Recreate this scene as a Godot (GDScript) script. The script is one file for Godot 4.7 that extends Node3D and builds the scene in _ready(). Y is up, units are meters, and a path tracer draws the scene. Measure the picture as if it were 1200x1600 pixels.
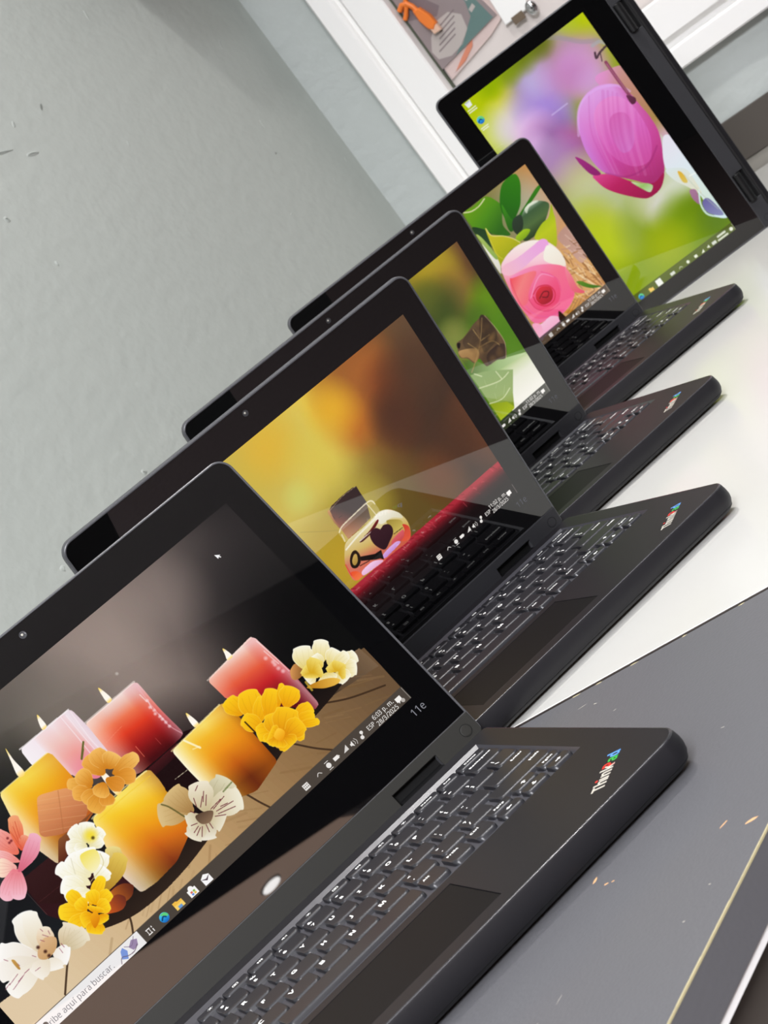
extends Node3D
# A row of small convertible laptops on a shop table. Millimetres are used while shapes are built; MM turns them into metres.
const MM := 0.001
const TY := 0.75  # height of the table tops
const BACK := Vector3(0.866025, 0, 0.5)  # along the back wall, left to right
const LEFT := Vector3(-0.5, 0, 0.866025)  # along the left wall, away from the corner
const CORNER := Vector3(0.245, 0, -2.358)
var mats := {}
var meshes := {}
var rng := RandomNumberGenerator.new()


# ---------------------------------------------------------------- shapes
class Shape:
	var v := PackedVector3Array()
	var uv := PackedVector2Array()
	var o := Vector3.ZERO
	var ax := Vector3.RIGHT
	var ay := Vector3.UP
	var an := Vector3.BACK
	var flip := false

	func frame(origin: Vector3, x: Vector3, y: Vector3, n: Vector3) -> Shape:
		o = origin
		ax = x
		ay = y
		an = n
		flip = x.cross(y).dot(n) < 0.0
		return self

	func at(p: Vector2, h: float) -> Vector3:
		return o + ax * p.x + ay * p.y + an * h

	func tri(a: Vector3, b: Vector3, c: Vector3) -> void:  # counter-clockwise seen from outside
		if flip:
			v.append_array([a, c, b])
		else:
			v.append_array([a, b, c])

	func quad(a: Vector3, b: Vector3, c: Vector3, d: Vector3) -> void:
		tri(a, b, c)
		tri(a, c, d)

	func cap(p: PackedVector2Array, h: float, up := true) -> void:
		var idx := Geometry2D.triangulate_polygon(p)
		for i in range(0, idx.size(), 3):
			var a := p[idx[i]]
			var b := p[idx[i + 1]]
			var c := p[idx[i + 2]]
			var ccw := (b - a).cross(c - a) > 0.0
			if ccw == up:
				tri(at(a, h), at(b, h), at(c, h))
			else:
				tri(at(a, h), at(c, h), at(b, h))

	func loft(p: PackedVector2Array, rings: Array, top := true, bottom := true) -> void:  # rings: [inset, height] going up
		var last: PackedVector2Array
		for k in rings.size():
			var q := Shape.inset(p, rings[k][0])
			if k > 0:
				var n := p.size()
				for i in n:
					var j := (i + 1) % n
					quad(at(last[i], rings[k - 1][1]), at(last[j], rings[k - 1][1]), at(q[j], rings[k][1]), at(q[i], rings[k][1]))
			elif bottom:
				cap(q, rings[0][1], false)
			last = q
		if top:
			cap(last, rings[-1][1])

	func box(a: Vector3, b: Vector3) -> void:
		var p := PackedVector2Array([Vector2(a.x, a.y), Vector2(b.x, a.y), Vector2(b.x, b.y), Vector2(a.x, b.y)])
		loft(p, [[0.0, a.z], [0.0, b.z]])

	func sheet(p: PackedVector2Array, h: float, xs: Array, ys: Array, holes: Array) -> void:  # a flat face with rectangular holes, given as [column, row]
		for i in xs.size() - 1:
			for j in ys.size() - 1:
				if [i, j] in holes:
					continue
				var r := PackedVector2Array([Vector2(xs[i], ys[j]), Vector2(xs[i + 1], ys[j]), Vector2(xs[i + 1], ys[j + 1]), Vector2(xs[i], ys[j + 1])])
				for q in Geometry2D.intersect_polygons(p, r):
					cap(q, h)

	func tube(path: PackedVector3Array, r: float, sides := 8) -> void:
		var last := []
		for k in path.size():
			var t := (path[mini(k + 1, path.size() - 1)] - path[maxi(k - 1, 0)]).normalized()
			var s := t.cross(Vector3(0.31, 0.87, 0.12)).normalized()
			var u := s.cross(t)
			var ring := []
			for i in sides:
				var a := TAU * i / sides
				ring.append(path[k] + (s * cos(a) + u * sin(a)) * r)
			if k > 0:
				for i in sides:
					var j := (i + 1) % sides
					tri(last[i], ring[j], last[j])
					tri(last[i], ring[i], ring[j])
			last = ring
		for i in range(1, sides - 1):
			tri(last[0], last[i + 1], last[i])

	static func inset(p: PackedVector2Array, d: float) -> PackedVector2Array:  # p runs counter-clockwise; d > 0 shrinks it
		if d == 0.0:
			return p
		var q := PackedVector2Array()
		var n := p.size()
		for i in n:
			var e0 := (p[i] - p[(i + n - 1) % n]).normalized()
			var e1 := (p[(i + 1) % n] - p[i]).normalized()
			var n0 := Vector2(-e0.y, e0.x)
			var n1 := Vector2(-e1.y, e1.x)
			var m := (n0 + n1).normalized()
			q.append(p[i] + m * (d / maxf(0.35, m.dot(n0))))
		return q

	static func rounded(x0: float, y0: float, x1: float, y1: float, r: Array, seg := 6) -> PackedVector2Array:  # radii: x0y0, x1y0, x1y1, x0y1
		var p := PackedVector2Array()
		var c := [Vector2(x0 + r[0], y0 + r[0]), Vector2(x1 - r[1], y0 + r[1]), Vector2(x1 - r[2], y1 - r[2]), Vector2(x0 + r[3], y1 - r[3])]
		for k in 4:
			if r[k] == 0.0:
				p.append(c[k])
				continue
			for i in seg + 1:
				var a := PI + PI / 2 * (k + float(i) / seg)
				p.append(c[k] + Vector2(cos(a), sin(a)) * r[k])
		return p

	static func disc(c: Vector2, rx: float, ry: float, seg := 20) -> PackedVector2Array:
		var p := PackedVector2Array()
		for i in seg:
			p.append(c + Vector2(cos(TAU * i / seg) * rx, sin(TAU * i / seg) * ry))
		return p

	func mesh(crease := 38.0) -> ArrayMesh:
		var n := v.size() / 3
		var face := PackedVector3Array()
		var near := {}
		for i in n:
			var f := (v[i * 3 + 1] - v[i * 3]).cross(v[i * 3 + 2] - v[i * 3])
			face.append(f)
			for k in 3:
				var key := Vector3i((v[i * 3 + k] * 200.0).round())
				if not near.has(key):
					near[key] = PackedInt32Array()
				near[key].append(i)
		var limit := cos(deg_to_rad(crease))
		var pos := PackedVector3Array()
		var nor := PackedVector3Array()
		var tex := PackedVector2Array()
		for i in n:
			var f := face[i].normalized()
			for k in [0, 2, 1]:  # Godot's front faces run clockwise
				var s := Vector3.ZERO
				for j in near[Vector3i((v[i * 3 + k] * 200.0).round())]:
					if face[j].normalized().dot(f) > limit:
						s += face[j]
				pos.append(v[i * 3 + k] * 0.001)
				nor.append(s.normalized() if s.length() > 0.0 else f)
				if uv.size():
					tex.append(uv[i * 3 + k])
		var arrays := []
		arrays.resize(Mesh.ARRAY_MAX)
		arrays[Mesh.ARRAY_VERTEX] = pos
		arrays[Mesh.ARRAY_NORMAL] = nor
		if uv.size():
			arrays[Mesh.ARRAY_TEX_UV] = tex
		var m := ArrayMesh.new()
		m.add_surface_from_arrays(Mesh.PRIMITIVE_TRIANGLES, arrays)
		return m


# ---------------------------------------------------------------- what the screens show
class Paint:
	var im: Image
	var w: int
	var h: int
	var fw: int
	var fh: int
	var px: float  # pixels of the picture per unit of line width

	func _init(width: int, height: int, unit: float) -> void:
		fw = width
		fh = height
		px = unit
		w = width / 8
		h = height / 8
		im = Image.create(w, h, false, Image.FORMAT_RGBA8)

	func base(c: String) -> void:
		im.fill(Color(c))

	func enlarge() -> void:
		im.resize(fw, fh, Image.INTERPOLATE_CUBIC)
		w = fw
		h = fh

	func soften(f: float) -> void:  # the fine blur of a photographic picture
		im.resize(int(w * f), int(h * f), Image.INTERPOLATE_BILINEAR)
		im.resize(w, h, Image.INTERPOLATE_CUBIC)

	func mix(x: int, y: int, c: Color, a: float) -> void:
		if x >= 0 and y >= 0 and x < w and y < h and a > 0.003:
			var d := im.get_pixel(x, y)
			im.set_pixel(x, y, Color(d.r + (c.r - d.r) * a, d.g + (c.g - d.g) * a, d.b + (c.b - d.b) * a))

	func blob(bx: float, by: float, r: float, tall: float, _turn: float, c: String, alpha: float) -> void:
		var cx := bx * w / 1000.0
		var cy := by * h / 1000.0
		var rr := r * px * w / fw
		var col := Color(c)
		for y in range(maxi(0, int(cy - rr * tall)), mini(h, int(cy + rr * tall) + 2)):
			for x in range(maxi(0, int(cx - rr)), mini(w, int(cx + rr) + 2)):
				var d := Vector2((x + 0.5 - cx) / rr, (y + 0.5 - cy) / (rr * tall)).length_squared()
				if d < 1.0:
					mix(x, y, col, alpha * (1.0 - d) * (1.0 - d * 0.5))

	static func ramp(s: String) -> Array:
		var t := []
		var c := []
		for e in s.split(" ", false):
			var p := e.split(":")
			t.append(float(p[0]))
			c.append(Color(p[1]))
		var out := []
		for i in 65:
			var u := i / 64.0
			var k := 0
			while k < t.size() - 2 and u > t[k + 1]:
				k += 1
			out.append(c[k].lerp(c[mini(k + 1, c.size() - 1)], clampf((u - t[k]) / maxf(0.001, t[mini(k + 1, t.size() - 1)] - t[k]), 0.0, 1.0)))
		return out

	static func curve(p: PackedVector2Array, closed := true) -> PackedVector2Array:
		var q := PackedVector2Array()
		var n := p.size()
		for i in (n if closed else n - 1):
			var a := p[(i + n - 1) % n] if closed or i > 0 else p[0]
			var b := p[i]
			var c := p[(i + 1) % n]
			var d := p[(i + 2) % n] if closed or i < n - 2 else p[n - 1]
			for k in 6:
				q.append(b.cubic_interpolate(c, a, d, k / 6.0))
		if not closed:
			q.append(p[n - 1])
		return q

	func points(a: Array) -> PackedVector2Array:
		var p := PackedVector2Array()
		for i in range(0, a.size(), 2):
			p.append(Vector2(a[i] * w / 1000.0, a[i + 1] * h / 1000.0))
		return p

	func poly(a: Array, stops: String, axis: Array, over: String, smooth: int) -> void:
		var p := points(a)
		fill(curve(p) if smooth else p, stops, points(axis), over, axis == [0, 0, 0, 1000])

	func fill(p: PackedVector2Array, stops: String, axis: PackedVector2Array, over := "", fit := false, alpha := 1.0) -> void:
		var lut := ramp(stops)
		var lut2 := ramp(over) if over else []
		var lo := p[0]
		var hi := p[0]
		for q in p:
			lo = lo.min(q)
			hi = hi.max(q)
		var a0 := Vector2(lo.x, lo.y) if fit else axis[0]
		var a1 := Vector2(lo.x, hi.y) if fit else axis[1]
		var dir := (a1 - a0) / maxf(0.001, (a1 - a0).length_squared())
		var n := p.size()
		for y in range(maxi(0, int(lo.y)), mini(h, int(hi.y) + 1)):
			var cuts := []
			for i in n:
				var b := p[i]
				var c := p[(i + 1) % n]
				if (b.y <= y + 0.5) != (c.y <= y + 0.5):
					cuts.append(b.x + (y + 0.5 - b.y) / (c.y - b.y) * (c.x - b.x))
			cuts.sort()
			for k in range(0, cuts.size() - 1, 2):
				for x in range(maxi(0, int(cuts[k])), mini(w, int(cuts[k + 1]) + 1)):
					var cover := minf(cuts[k + 1], x + 1.0) - maxf(cuts[k], x)
					var col: Color = lut[int(clampf((Vector2(x, y) - a0).dot(dir), 0.0, 1.0) * 64)]
					if lut2:
						var o: Color = lut2[int(clampf((x - lo.x) / maxf(1.0, hi.x - lo.x), 0.0, 1.0) * 64)]
						col = Color(col.lerp(o, o.a), col.a)
					mix(x, y, col, clampf(cover, 0.0, 1.0) * col.a * alpha)

	func line(a: Array, width: float, c: String, alpha: float) -> void:
		var p := points(a)
		if p.size() > 2:
			p = curve(p, false)
		var r := maxf(0.6, width * px * 0.5)
		for o in Geometry2D.offset_polyline(p, r, Geometry2D.JOIN_ROUND, Geometry2D.END_ROUND):
			fill(o, "0:%s 1:%s" % [c, c], PackedVector2Array([Vector2.ZERO, Vector2.ONE]), "", false, alpha)

	func rect(x0: float, y0: float, x1: float, y1: float, c: String) -> void:
		fill(points([x0, y0, x1, y0, x1, y1, x0, y1]), "0:%s 1:%s" % [c, c], PackedVector2Array([Vector2.ZERO, Vector2.ONE]))

	func shape(a: Array, c: String) -> void:
		fill(points(a), "0:%s 1:%s" % [c, c], PackedVector2Array([Vector2.ZERO, Vector2.ONE]))

	func ring(x: float, y: float, r: float, width: float, c: String) -> void:
		var a := []
		for i in 17:
			a.append_array([x + cos(TAU * i / 16) * r, y + sin(TAU * i / 16) * r * fw / fh])
		line(a, width / px, c, 1.0)

	func swirl(x: float, y: float, r: float) -> void:  # the round blue and green browser emblem
		var k := float(fw) / fh
		var p := PackedVector2Array()
		for i in 24:
			p.append(Vector2(x + cos(TAU * i / 24) * r, y + sin(TAU * i / 24) * r * k) * Vector2(w, h) / 1000.0)
		fill(p, "0:56c8e8 .5:2a9bdc 1:1a5fb8", PackedVector2Array([Vector2(x, y - r * k) * Vector2(w, h) / 1000.0, Vector2(x, y + r * k) * Vector2(w, h) / 1000.0]))
		shape([x - r * 0.5, y - r * k * 0.9, x + r * 0.6, y - r * k * 0.8, x + r, y - r * k * 0.1, x + r * 0.8, y + r * k * 0.25, x + r * 0.2, y - r * k * 0.1], "5fce7c")
		line([x - r * 0.7, y + r * k * 0.2, x - r * 0.1, y - r * k * 0.25, x + r * 0.35, y + r * k * 0.1], r * 0.3 / px * w / 1000.0, "123c6e", 0.9)

	func bar(c: String, top: float) -> void:
		var col := Color(c)
		for y in range(int(top * h / 1000.0), h):
			for x in w:
				mix(x, y, col, col.a)
		line([998, top + 3, 998, 999], 1.6 / px, "cfcac4", 0.7)

	func tray(wide: bool) -> void:  # the small signs at the right end of the task bar of a landscape screen
		for q in [[712, 966, 728, 990]]:
			rect(q[0] - 7, q[1], q[0] + 7, q[3], "e8e4e0")
			for i in 3:
				rect(q[0] - 5 + i * 4, q[1] + 5, q[0] - 3 + i * 4, q[1] + 9, "5a524c")
				rect(q[0] - 5 + i * 4, q[1] + 13, q[0] - 3 + i * 4, q[1] + 18, "5a524c")
		line([742, 981, 748, 972, 754, 981], 2.2 / px, "e8e4e0", 1.0)
		ring(775, 977, 5, 2.0, "e8e4e0")
		rect(773.5, 974, 776.5, 980, "e8e4e0")
		line([770, 962, 780, 962], 1.6 / px, "e8e4e0", 1.0)
		line([770, 992, 780, 992], 1.6 / px, "e8e4e0", 1.0)
		rect(790, 969, 803, 983, "f0ece8")
		rect(803, 973, 805, 979, "f0ece8")
		shape([815, 984, 829, 984, 829, 962], "d8d4d0")
		shape([836, 973, 839, 973, 843, 966, 843, 990, 839, 983, 836, 983], "e8e4e0")
		line([846, 970, 848, 978, 846, 986], 1.6 / px, "e8e4e0", 1.0)
		line([850, 966, 853, 978, 850, 990], 1.6 / px, "e8e4e0", 1.0)
		ring(866, 985, 3.5, 2.2, "e8e4e0")
		ring(871, 969, 3.0, 2.2, "e8e4e0")
		line([867, 980, 872, 974], 2.4 / px, "e8e4e0", 1.0)
		shape([970, 963, 984, 963, 984, 982, 977, 982, 973, 989, 973, 982, 970, 982], "f4f0ec")
		if wide:
			ring(983, 986, 4.0, 1.4, "b8b2ac")

	func left_icons() -> void:  # search field and pinned signs of the nearest screen
		rect(-5, 947, 277, 1001, "eceaea")
		ring(40, 972, 5, 2.2, "3a3a3a")
		line([36, 982, 32, 992], 2.4 / px, "3a3a3a", 1.0)
		shape([222, 985, 229, 962, 236, 956, 240, 975, 232, 998], "7b96d8")
		shape([246, 970, 258, 956, 268, 966, 262, 985, 250, 988], "9a86a8")
		line([216, 996, 224, 980, 236, 990, 250, 992, 262, 980], 2.4 / px, "6a5a6a", 0.8)
		line([240, 958, 252, 972, 266, 952], 2.0 / px, "7a6a86", 0.8)
		rect(289, 966, 299, 970, "f0ecea")
		rect(289, 985, 299, 989, "f0ecea")
		line([291, 968, 291, 988], 2.0 / px, "f0ecea", 1.0)
		line([297, 968, 297, 988], 2.0 / px, "f0ecea", 1.0)
		rect(302, 966, 304, 972, "f0ecea")
		rect(302, 977, 304, 989, "f0ecea")
		swirl(333, 977, 10)
		shape([360, 962, 368, 962, 371, 966, 381, 966, 381, 992, 360, 992], "f0bd4a")
		rect(360, 974, 381, 992, "f6cf6a")
		rect(366, 982, 375, 992, "6a9ad0")
		rect(396, 967, 416, 993, "f6f4f2")
		ring(406, 966, 5, 2.0, "f6f4f2")
		for q in [[401, 974, "d86a5a"], [407, 974, "8ab84a"], [401, 983, "5a8ad8"], [407, 983, "e8bc4a"]]:
			rect(q[0], q[1], q[0] + 4.5, q[1] + 7, q[2])
		shape([432, 968, 442, 958, 452, 968, 452, 995, 432, 995], "f8f6f6")
		shape([432, 970, 442, 984, 452, 970, 442, 977], "4a3a44")

	func cursor(x: float, y: float) -> void:
		shape([x, y, x + 1, y + 22, x + 4.5, y + 17, x + 7, y + 24, x + 9, y + 22, x + 7, y + 15, x + 11, y + 15], "f6f6f6")


func paint_candles(k: Paint) -> void:
	k.base("161415")
	k.blob(584, 120, 330, 1.0, 0, "8f8078", 1)
	k.blob(715, 133, 200, 1.0, 0, "8a7a73", 0.8)
	k.blob(494, 167, 230, 1.0, 0, "857770", 0.8)
	k.blob(840, 231, 170, 1.0, 0, "4a4241", 0.7)
	k.blob(396, 197, 150, 1.0, 0, "57534b", 0.9)
	k.blob(269, 329, 130, 1.0, 0, "2b2a26", 0.9)
	k.blob(958, 249, 170, 1.0, 0, "2a2526", 0.8)
	k.blob(982, 550, 240, 1.0, 0, "0c0b0c", 1)
	k.blob(994, 734, 180, 1.0, 0, "080808", 1)
	k.blob(134, 611, 260, 1.0, 0, "15171a", 1)
	k.blob(133, 842, 120, 1.0, 0, "191c20", 1)
	k.blob(525, 744, 200, 1.0, 0, "160b0c", 0.9)
	k.blob(564, 57, 90, 1.0, 0, "a29188", 0.35)
	k.blob(614, 231, 90, 1.0, 0, "a29188", 0.35)
	k.blob(771, 124, 90, 1.0, 0, "a29188", 0.35)
	k.blob(449, 190, 90, 1.0, 0, "a29188", 0.35)
	k.blob(648, 93, 90, 1.0, 0, "a29188", 0.35)
	k.enlarge()
	k.blob(586, 225, 4, 1.0, 0, "c8c0b8", 0.8)
	k.poly([1001, 748, 998, 999, 694, 986, 399, 991, 161, 977, 7, 973, -74, 920, -23, 811, 149, 841, 224, 819, 293, 875, 388, 883, 511, 872, 609, 849, 700, 841, 869, 761, 926, 723], "0:6a5138 .3:94734c .55:bd9a6c .8:d2b58c 1:dfc8a6", [983, 781, 95, 952], "", 0)
	k.poly([812, 800, 926, 723, 992, 737, 996, 834, 883, 802], "0:3a2c22 1:7a6148", [850, 796, 995, 767], "", 0)
	k.line([289, 892, 265, 917], 2.5, "745430", 0.2)
	k.line([816, 872, 864, 911], 1.5, "8a6a42", 0.2)
	k.line([381, 941, 356, 977], 2.5, "a8865a", 0.2)
	k.line([222, 965, 189, 1024], 2.5, "8a6a42", 0.2)
	k.line([817, 836, 859, 864], 2.5, "8a6a42", 0.2)
	k.line([908, 933, 968, 978], 2.5, "745430", 0.2)
	k.line([830, 856, 878, 902], 1.5, "a8865a", 0.2)
	k.line([407, 923, 372, 966], 2.5, "9a7850", 0.2)
	k.line([663, 865, 691, 900], 4.0, "9a7850", 0.2)
	k.line([320, 947, 288, 991], 2.5, "8a6a42", 0.2)
	k.line([844, 866, 887, 921], 1.5, "745430", 0.2)
	k.line([914, 782, 962, 810], 2.5, "745430", 0.2)
	k.line([104, 992, 79, 1033], 4.0, "8a6a42", 0.2)
	k.line([338, 899, 309, 934], 1.5, "745430", 0.2)
	k.line([580, 881, 615, 927], 2.5, "8a6a42", 0.2)
	k.line([434, 929, 410, 953], 4.0, "a8865a", 0.2)
	k.line([630, 961, 674, 1007], 2.5, "8a6a42", 0.2)
	k.line([208, 988, 171, 1045], 2.5, "a8865a", 0.2)
	k.line([331, 891, 305, 922], 2.5, "a8865a", 0.2)
	k.line([506, 838, 546, 863], 1.5, "9a7850", 0.2)
	k.line([844, 777, 899, 838], 4.0, "9a7850", 0.2)
	k.line([917, 906, 975, 946], 2.5, "8a6a42", 0.2)
	k.line([491, 974, 468, 1006], 2.5, "9a7850", 0.2)
	k.line([775, 920, 818, 967], 4.0, "745430", 0.2)
	k.line([385, 920, 361, 958], 4.0, "a8865a", 0.2)
	k.line([201, 972, 171, 1025], 1.5, "a8865a", 0.2)
	k.line([684, 879, 726, 917], 1.5, "a8865a", 0.2)
	k.line([836, 841, 869, 877], 2.5, "a8865a", 0.2)
	k.line([607, 914, 657, 961], 4.0, "9a7850", 0.2)
	k.line([905, 806, 960, 848], 4.0, "745430", 0.2)
	k.line([599, 845, 649, 898], 1.5, "745430", 0.2)
	k.line([860, 861, 908, 902], 2.5, "9a7850", 0.2)
	k.line([284, 987, 259, 1013], 4.0, "745430", 0.2)
	k.line([513, 937, 566, 979], 1.5, "745430", 0.2)
	k.line([917, 813, 967, 856], 1.5, "a8865a", 0.2)
	k.line([670, 902, 701, 946], 1.5, "a8865a", 0.2)
	k.line([115, 956, 83, 1006], 2.5, "8a6a42", 0.2)
	k.line([547, 877, 587, 903], 4.0, "8a6a42", 0.2)
	k.line([692, 881, 746, 940], 4.0, "745430", 0.2)
	k.line([908, 847, 957, 893], 2.5, "745430", 0.2)
	k.line([941, 821, 988, 874], 4.0, "a8865a", 0.2)
	k.line([391, 954, 360, 1006], 1.5, "8a6a42", 0.2)
	k.line([488, 939, 462, 977], 2.5, "8a6a42", 0.2)
	k.line([600, 925, 636, 949], 1.5, "a8865a", 0.2)
	k.line([289, 1016, 270, 1047], 1.5, "a8865a", 0.2)
	k.line([652, 934, 694, 990], 2.5, "9a7850", 0.2)
	k.line([836, 831, 877, 861], 4.0, "745430", 0.2)
	k.line([561, 905, 611, 959], 2.5, "745430", 0.2)
	k.line([491, 902, 464, 949], 4.0, "745430", 0.2)
	k.line([461, 866, 432, 907], 4.0, "745430", 0.2)
	k.line([621, 838, 662, 863], 2.5, "8a6a42", 0.2)
	k.line([234, 909, 212, 943], 4.0, "745430", 0.2)
	k.line([112, 968, 74, 1022], 1.5, "8a6a42", 0.2)
	k.line([353, 993, 322, 1041], 1.5, "a8865a", 0.2)
	k.line([666, 979, 713, 1030], 4.0, "8a6a42", 0.2)
	k.line([718, 888, 750, 925], 2.5, "8a6a42", 0.2)
	k.line([382, 930, 351, 975], 2.5, "9a7850", 0.2)
	k.line([381, 913, 341, 966], 1.5, "745430", 0.2)
	k.line([921, 777, 971, 841], 1.5, "a8865a", 0.2)
	k.line([556, 923, 589, 961], 4.0, "9a7850", 0.2)
	k.line([367, 900, 336, 941], 2.5, "745430", 0.2)
	k.line([926, 882, 974, 941], 1.5, "745430", 0.2)
	k.line([606, 943, 657, 994], 2.5, "8a6a42", 0.2)
	k.line([869, 942, 915, 996], 4.0, "745430", 0.2)
	k.line([586, 945, 617, 976], 2.5, "a8865a", 0.2)
	k.line([173, 970, 151, 1000], 2.5, "8a6a42", 0.2)
	k.line([540, 984, 596, 1030], 1.5, "745430", 0.2)
	k.line([584, 867, 616, 891], 1.5, "a8865a", 0.2)
	k.line([421, 994, 397, 1031], 2.5, "9a7850", 0.2)
	k.line([123, 1004, 90, 1061], 2.5, "745430", 0.2)
	k.line([789, 889, 833, 909], 2.5, "745430", 0.2)
	k.line([389, 1020, 363, 1062], 4.0, "a8865a", 0.2)
	k.line([349, 897, 322, 931], 4.0, "a8865a", 0.2)
	k.line([585, 921, 634, 975], 4.0, "a8865a", 0.2)
	k.line([901, 797, 946, 852], 4.0, "745430", 0.2)
	k.line([148, 949, 117, 989], 1.5, "8a6a42", 0.2)
	k.line([748, 889, 799, 927], 4.0, "8a6a42", 0.2)
	k.line([673, 984, 720, 1041], 1.5, "a8865a", 0.2)
	k.line([330, 963, 297, 1017], 2.5, "a8865a", 0.2)
	k.line([218, 966, 189, 1018], 1.5, "745430", 0.2)
	k.line([851, 794, 903, 849, 977, 902], 3.2, "3c2a1c", 0.9)
	k.line([748, 824, 778, 897, 804, 948], 3.2, "3c2a1c", 0.9)
	k.line([611, 845, 621, 905, 632, 957], 3.2, "3c2a1c", 0.9)
	k.line([292, 850, 283, 905, 266, 954], 3.2, "3c2a1c", 0.9)
	k.line([165, 833, 137, 879, 102, 941], 3.2, "3c2a1c", 0.9)
	k.poly([613, 841, 705, 833, 883, 802, 936, 772, 882, 736, 783, 753, 663, 812, 536, 823, 408, 842, 309, 843, 224, 850, 302, 905, 427, 903], "0:140d0c 1:30231b", [0, 0, 0, 1000], "", 1)
	k.poly([177, 559, 177, 556, 178, 555, 179, 554, 256, 559, 258, 559, 259, 559, 261, 559, 306, 579, 307, 580, 308, 582, 308, 585, 298, 730, 298, 732, 298, 735, 299, 736, 351, 793, 352, 795, 352, 796, 351, 798, 307, 848, 306, 849, 304, 849, 304, 847, 288, 809, 287, 807, 286, 806, 284, 806, 213, 812, 211, 811, 210, 811, 209, 809, 174, 706, 174, 703, 173, 700, 173, 697], "0:2a1114 1:38161b", [0, 0, 0, 1000], "", 0)
	k.poly([177, 558, 177, 556, 177, 554, 179, 554, 256, 559, 258, 559, 259, 559, 260, 560, 297, 600, 297, 600, 297, 602, 297, 604, 240, 753, 239, 754, 238, 754, 237, 753, 178, 655, 177, 654, 177, 652, 177, 650], "0:34181a 1:28100f", [0, 0, 0, 1000], "", 0)
	k.poly([474, 551, 473, 548, 473, 547, 475, 546, 602, 540, 604, 540, 607, 541, 609, 542, 633, 561, 635, 563, 636, 566, 636, 570, 629, 665, 628, 668, 627, 672, 625, 675, 548, 755, 547, 756, 545, 756, 543, 754, 484, 659, 483, 656, 482, 652, 482, 649, 487, 586, 487, 582, 486, 578, 485, 575], "0:1c0a0c 1:1a090b", [0, 0, 0, 1000], "", 0)
	k.poly([499, 560, 499, 558, 500, 556, 501, 556, 577, 554, 578, 554, 579, 556, 580, 558, 581, 583, 581, 585, 580, 586, 579, 587, 502, 591, 501, 591, 500, 590, 500, 588], "0:451519 1:2a0c10", [0, 0, 0, 1000], "", 0)
	k.line([173, 595, 174, 701], 0.5, "7a5450", 0.7)
	k.line([177, 651, 227, 657], 0.5, "5a2a2e", 0.7)
	k.poly([471, 303, 472, 294, 475, 288, 480, 287, 591, 287, 596, 288, 600, 291, 602, 295, 603, 296, 604, 302, 604, 310, 604, 320, 602, 406, 602, 417, 602, 428, 602, 439, 604, 530, 603, 539, 601, 545, 596, 548, 594, 549, 589, 550, 582, 550, 577, 551, 493, 550, 487, 548, 482, 545, 477, 540, 466, 526, 462, 519, 460, 511, 460, 501], "0:f3d9d3 .1:ecbcae .28:ec7450 .48:df3c22 .7:a01c1a 1:45090e", [536, 287, 523, 536], "0:ffe9e0b0 .2:ffc8b060 .4:ff8a6000 .72:c0183000 .86:d8889840 1:e8b4bea0", 0)
	k.line([471, 287, 536, 287, 600, 288], 3.9, "f8e8e2", 0.55)
	k.line([598, 303, 594, 385, 592, 482, 601, 541], 1.9, "efb9c4", 0.5)
	k.line([591, 336, 592, 371], 1.9, "ffffff", 0.5)
	k.line([594, 375, 590, 404], 1.9, "fbeef0", 0.5)
	k.line([593, 434, 593, 468], 1.9, "f2ccd4", 0.5)
	k.blob(589, 395, 4, 1.0, 0, "ffe8ec", 0.7)
	k.blob(591, 413, 4, 1.0, 0, "ffe8ec", 0.7)
	k.blob(591, 443, 4, 1.0, 0, "ffe8ec", 0.7)
	k.blob(591, 456, 4, 1.0, 0, "ffe8ec", 0.7)
	k.blob(592, 473, 4, 1.0, 0, "ffe8ec", 0.7)
	k.blob(594, 370, 4, 1.0, 0, "ffe8ec", 0.7)
	k.blob(588, 425, 4, 1.0, 0, "ffe8ec", 0.7)
	k.blob(592, 492, 4, 1.0, 0, "ffe8ec", 0.7)
	k.line([515, 467, 514, 515], 1.1, "f07a60", 0.8)
	k.line([555, 491, 555, 520], 0.8, "c85a58", 0.7)
	k.line([477, 388, 522, 380], 0.8, "f8a888", 0.4)
	k.poly([343, 222, 345, 214, 348, 209, 352, 208, 458, 209, 463, 210, 466, 212, 468, 216, 469, 218, 470, 222, 471, 230, 471, 239, 472, 279, 472, 289, 472, 300, 472, 309, 468, 428, 467, 436, 464, 443, 460, 447, 427, 465, 422, 466, 417, 463, 413, 458, 394, 422, 391, 416, 389, 411, 388, 407, 388, 406, 387, 403, 386, 397, 383, 391, 345, 291, 342, 283, 341, 274, 341, 264], "0:f2e2e6 .3:efc6bf .6:ee9f98 1:e87f95", [405, 210, 388, 411], "0:f7f0f4ff .25:f4e8eeff .4:f2cfca50 .6:f0a8a800 .78:eec0c470 .88:efe2ead0 1:e6d0daff", 0)
	k.line([445, 215, 442, 338, 437, 440], 1.7, "fbeef3", 0.6)
	k.line([466, 223, 459, 349, 462, 433], 1.7, "fbeef3", 0.6)
	k.line([455, 222, 452, 345, 452, 438], 1.7, "fbeef3", 0.6)
	k.line([344, 207, 405, 209, 466, 210], 2.8, "fdf6f8", 0.7)
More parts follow.
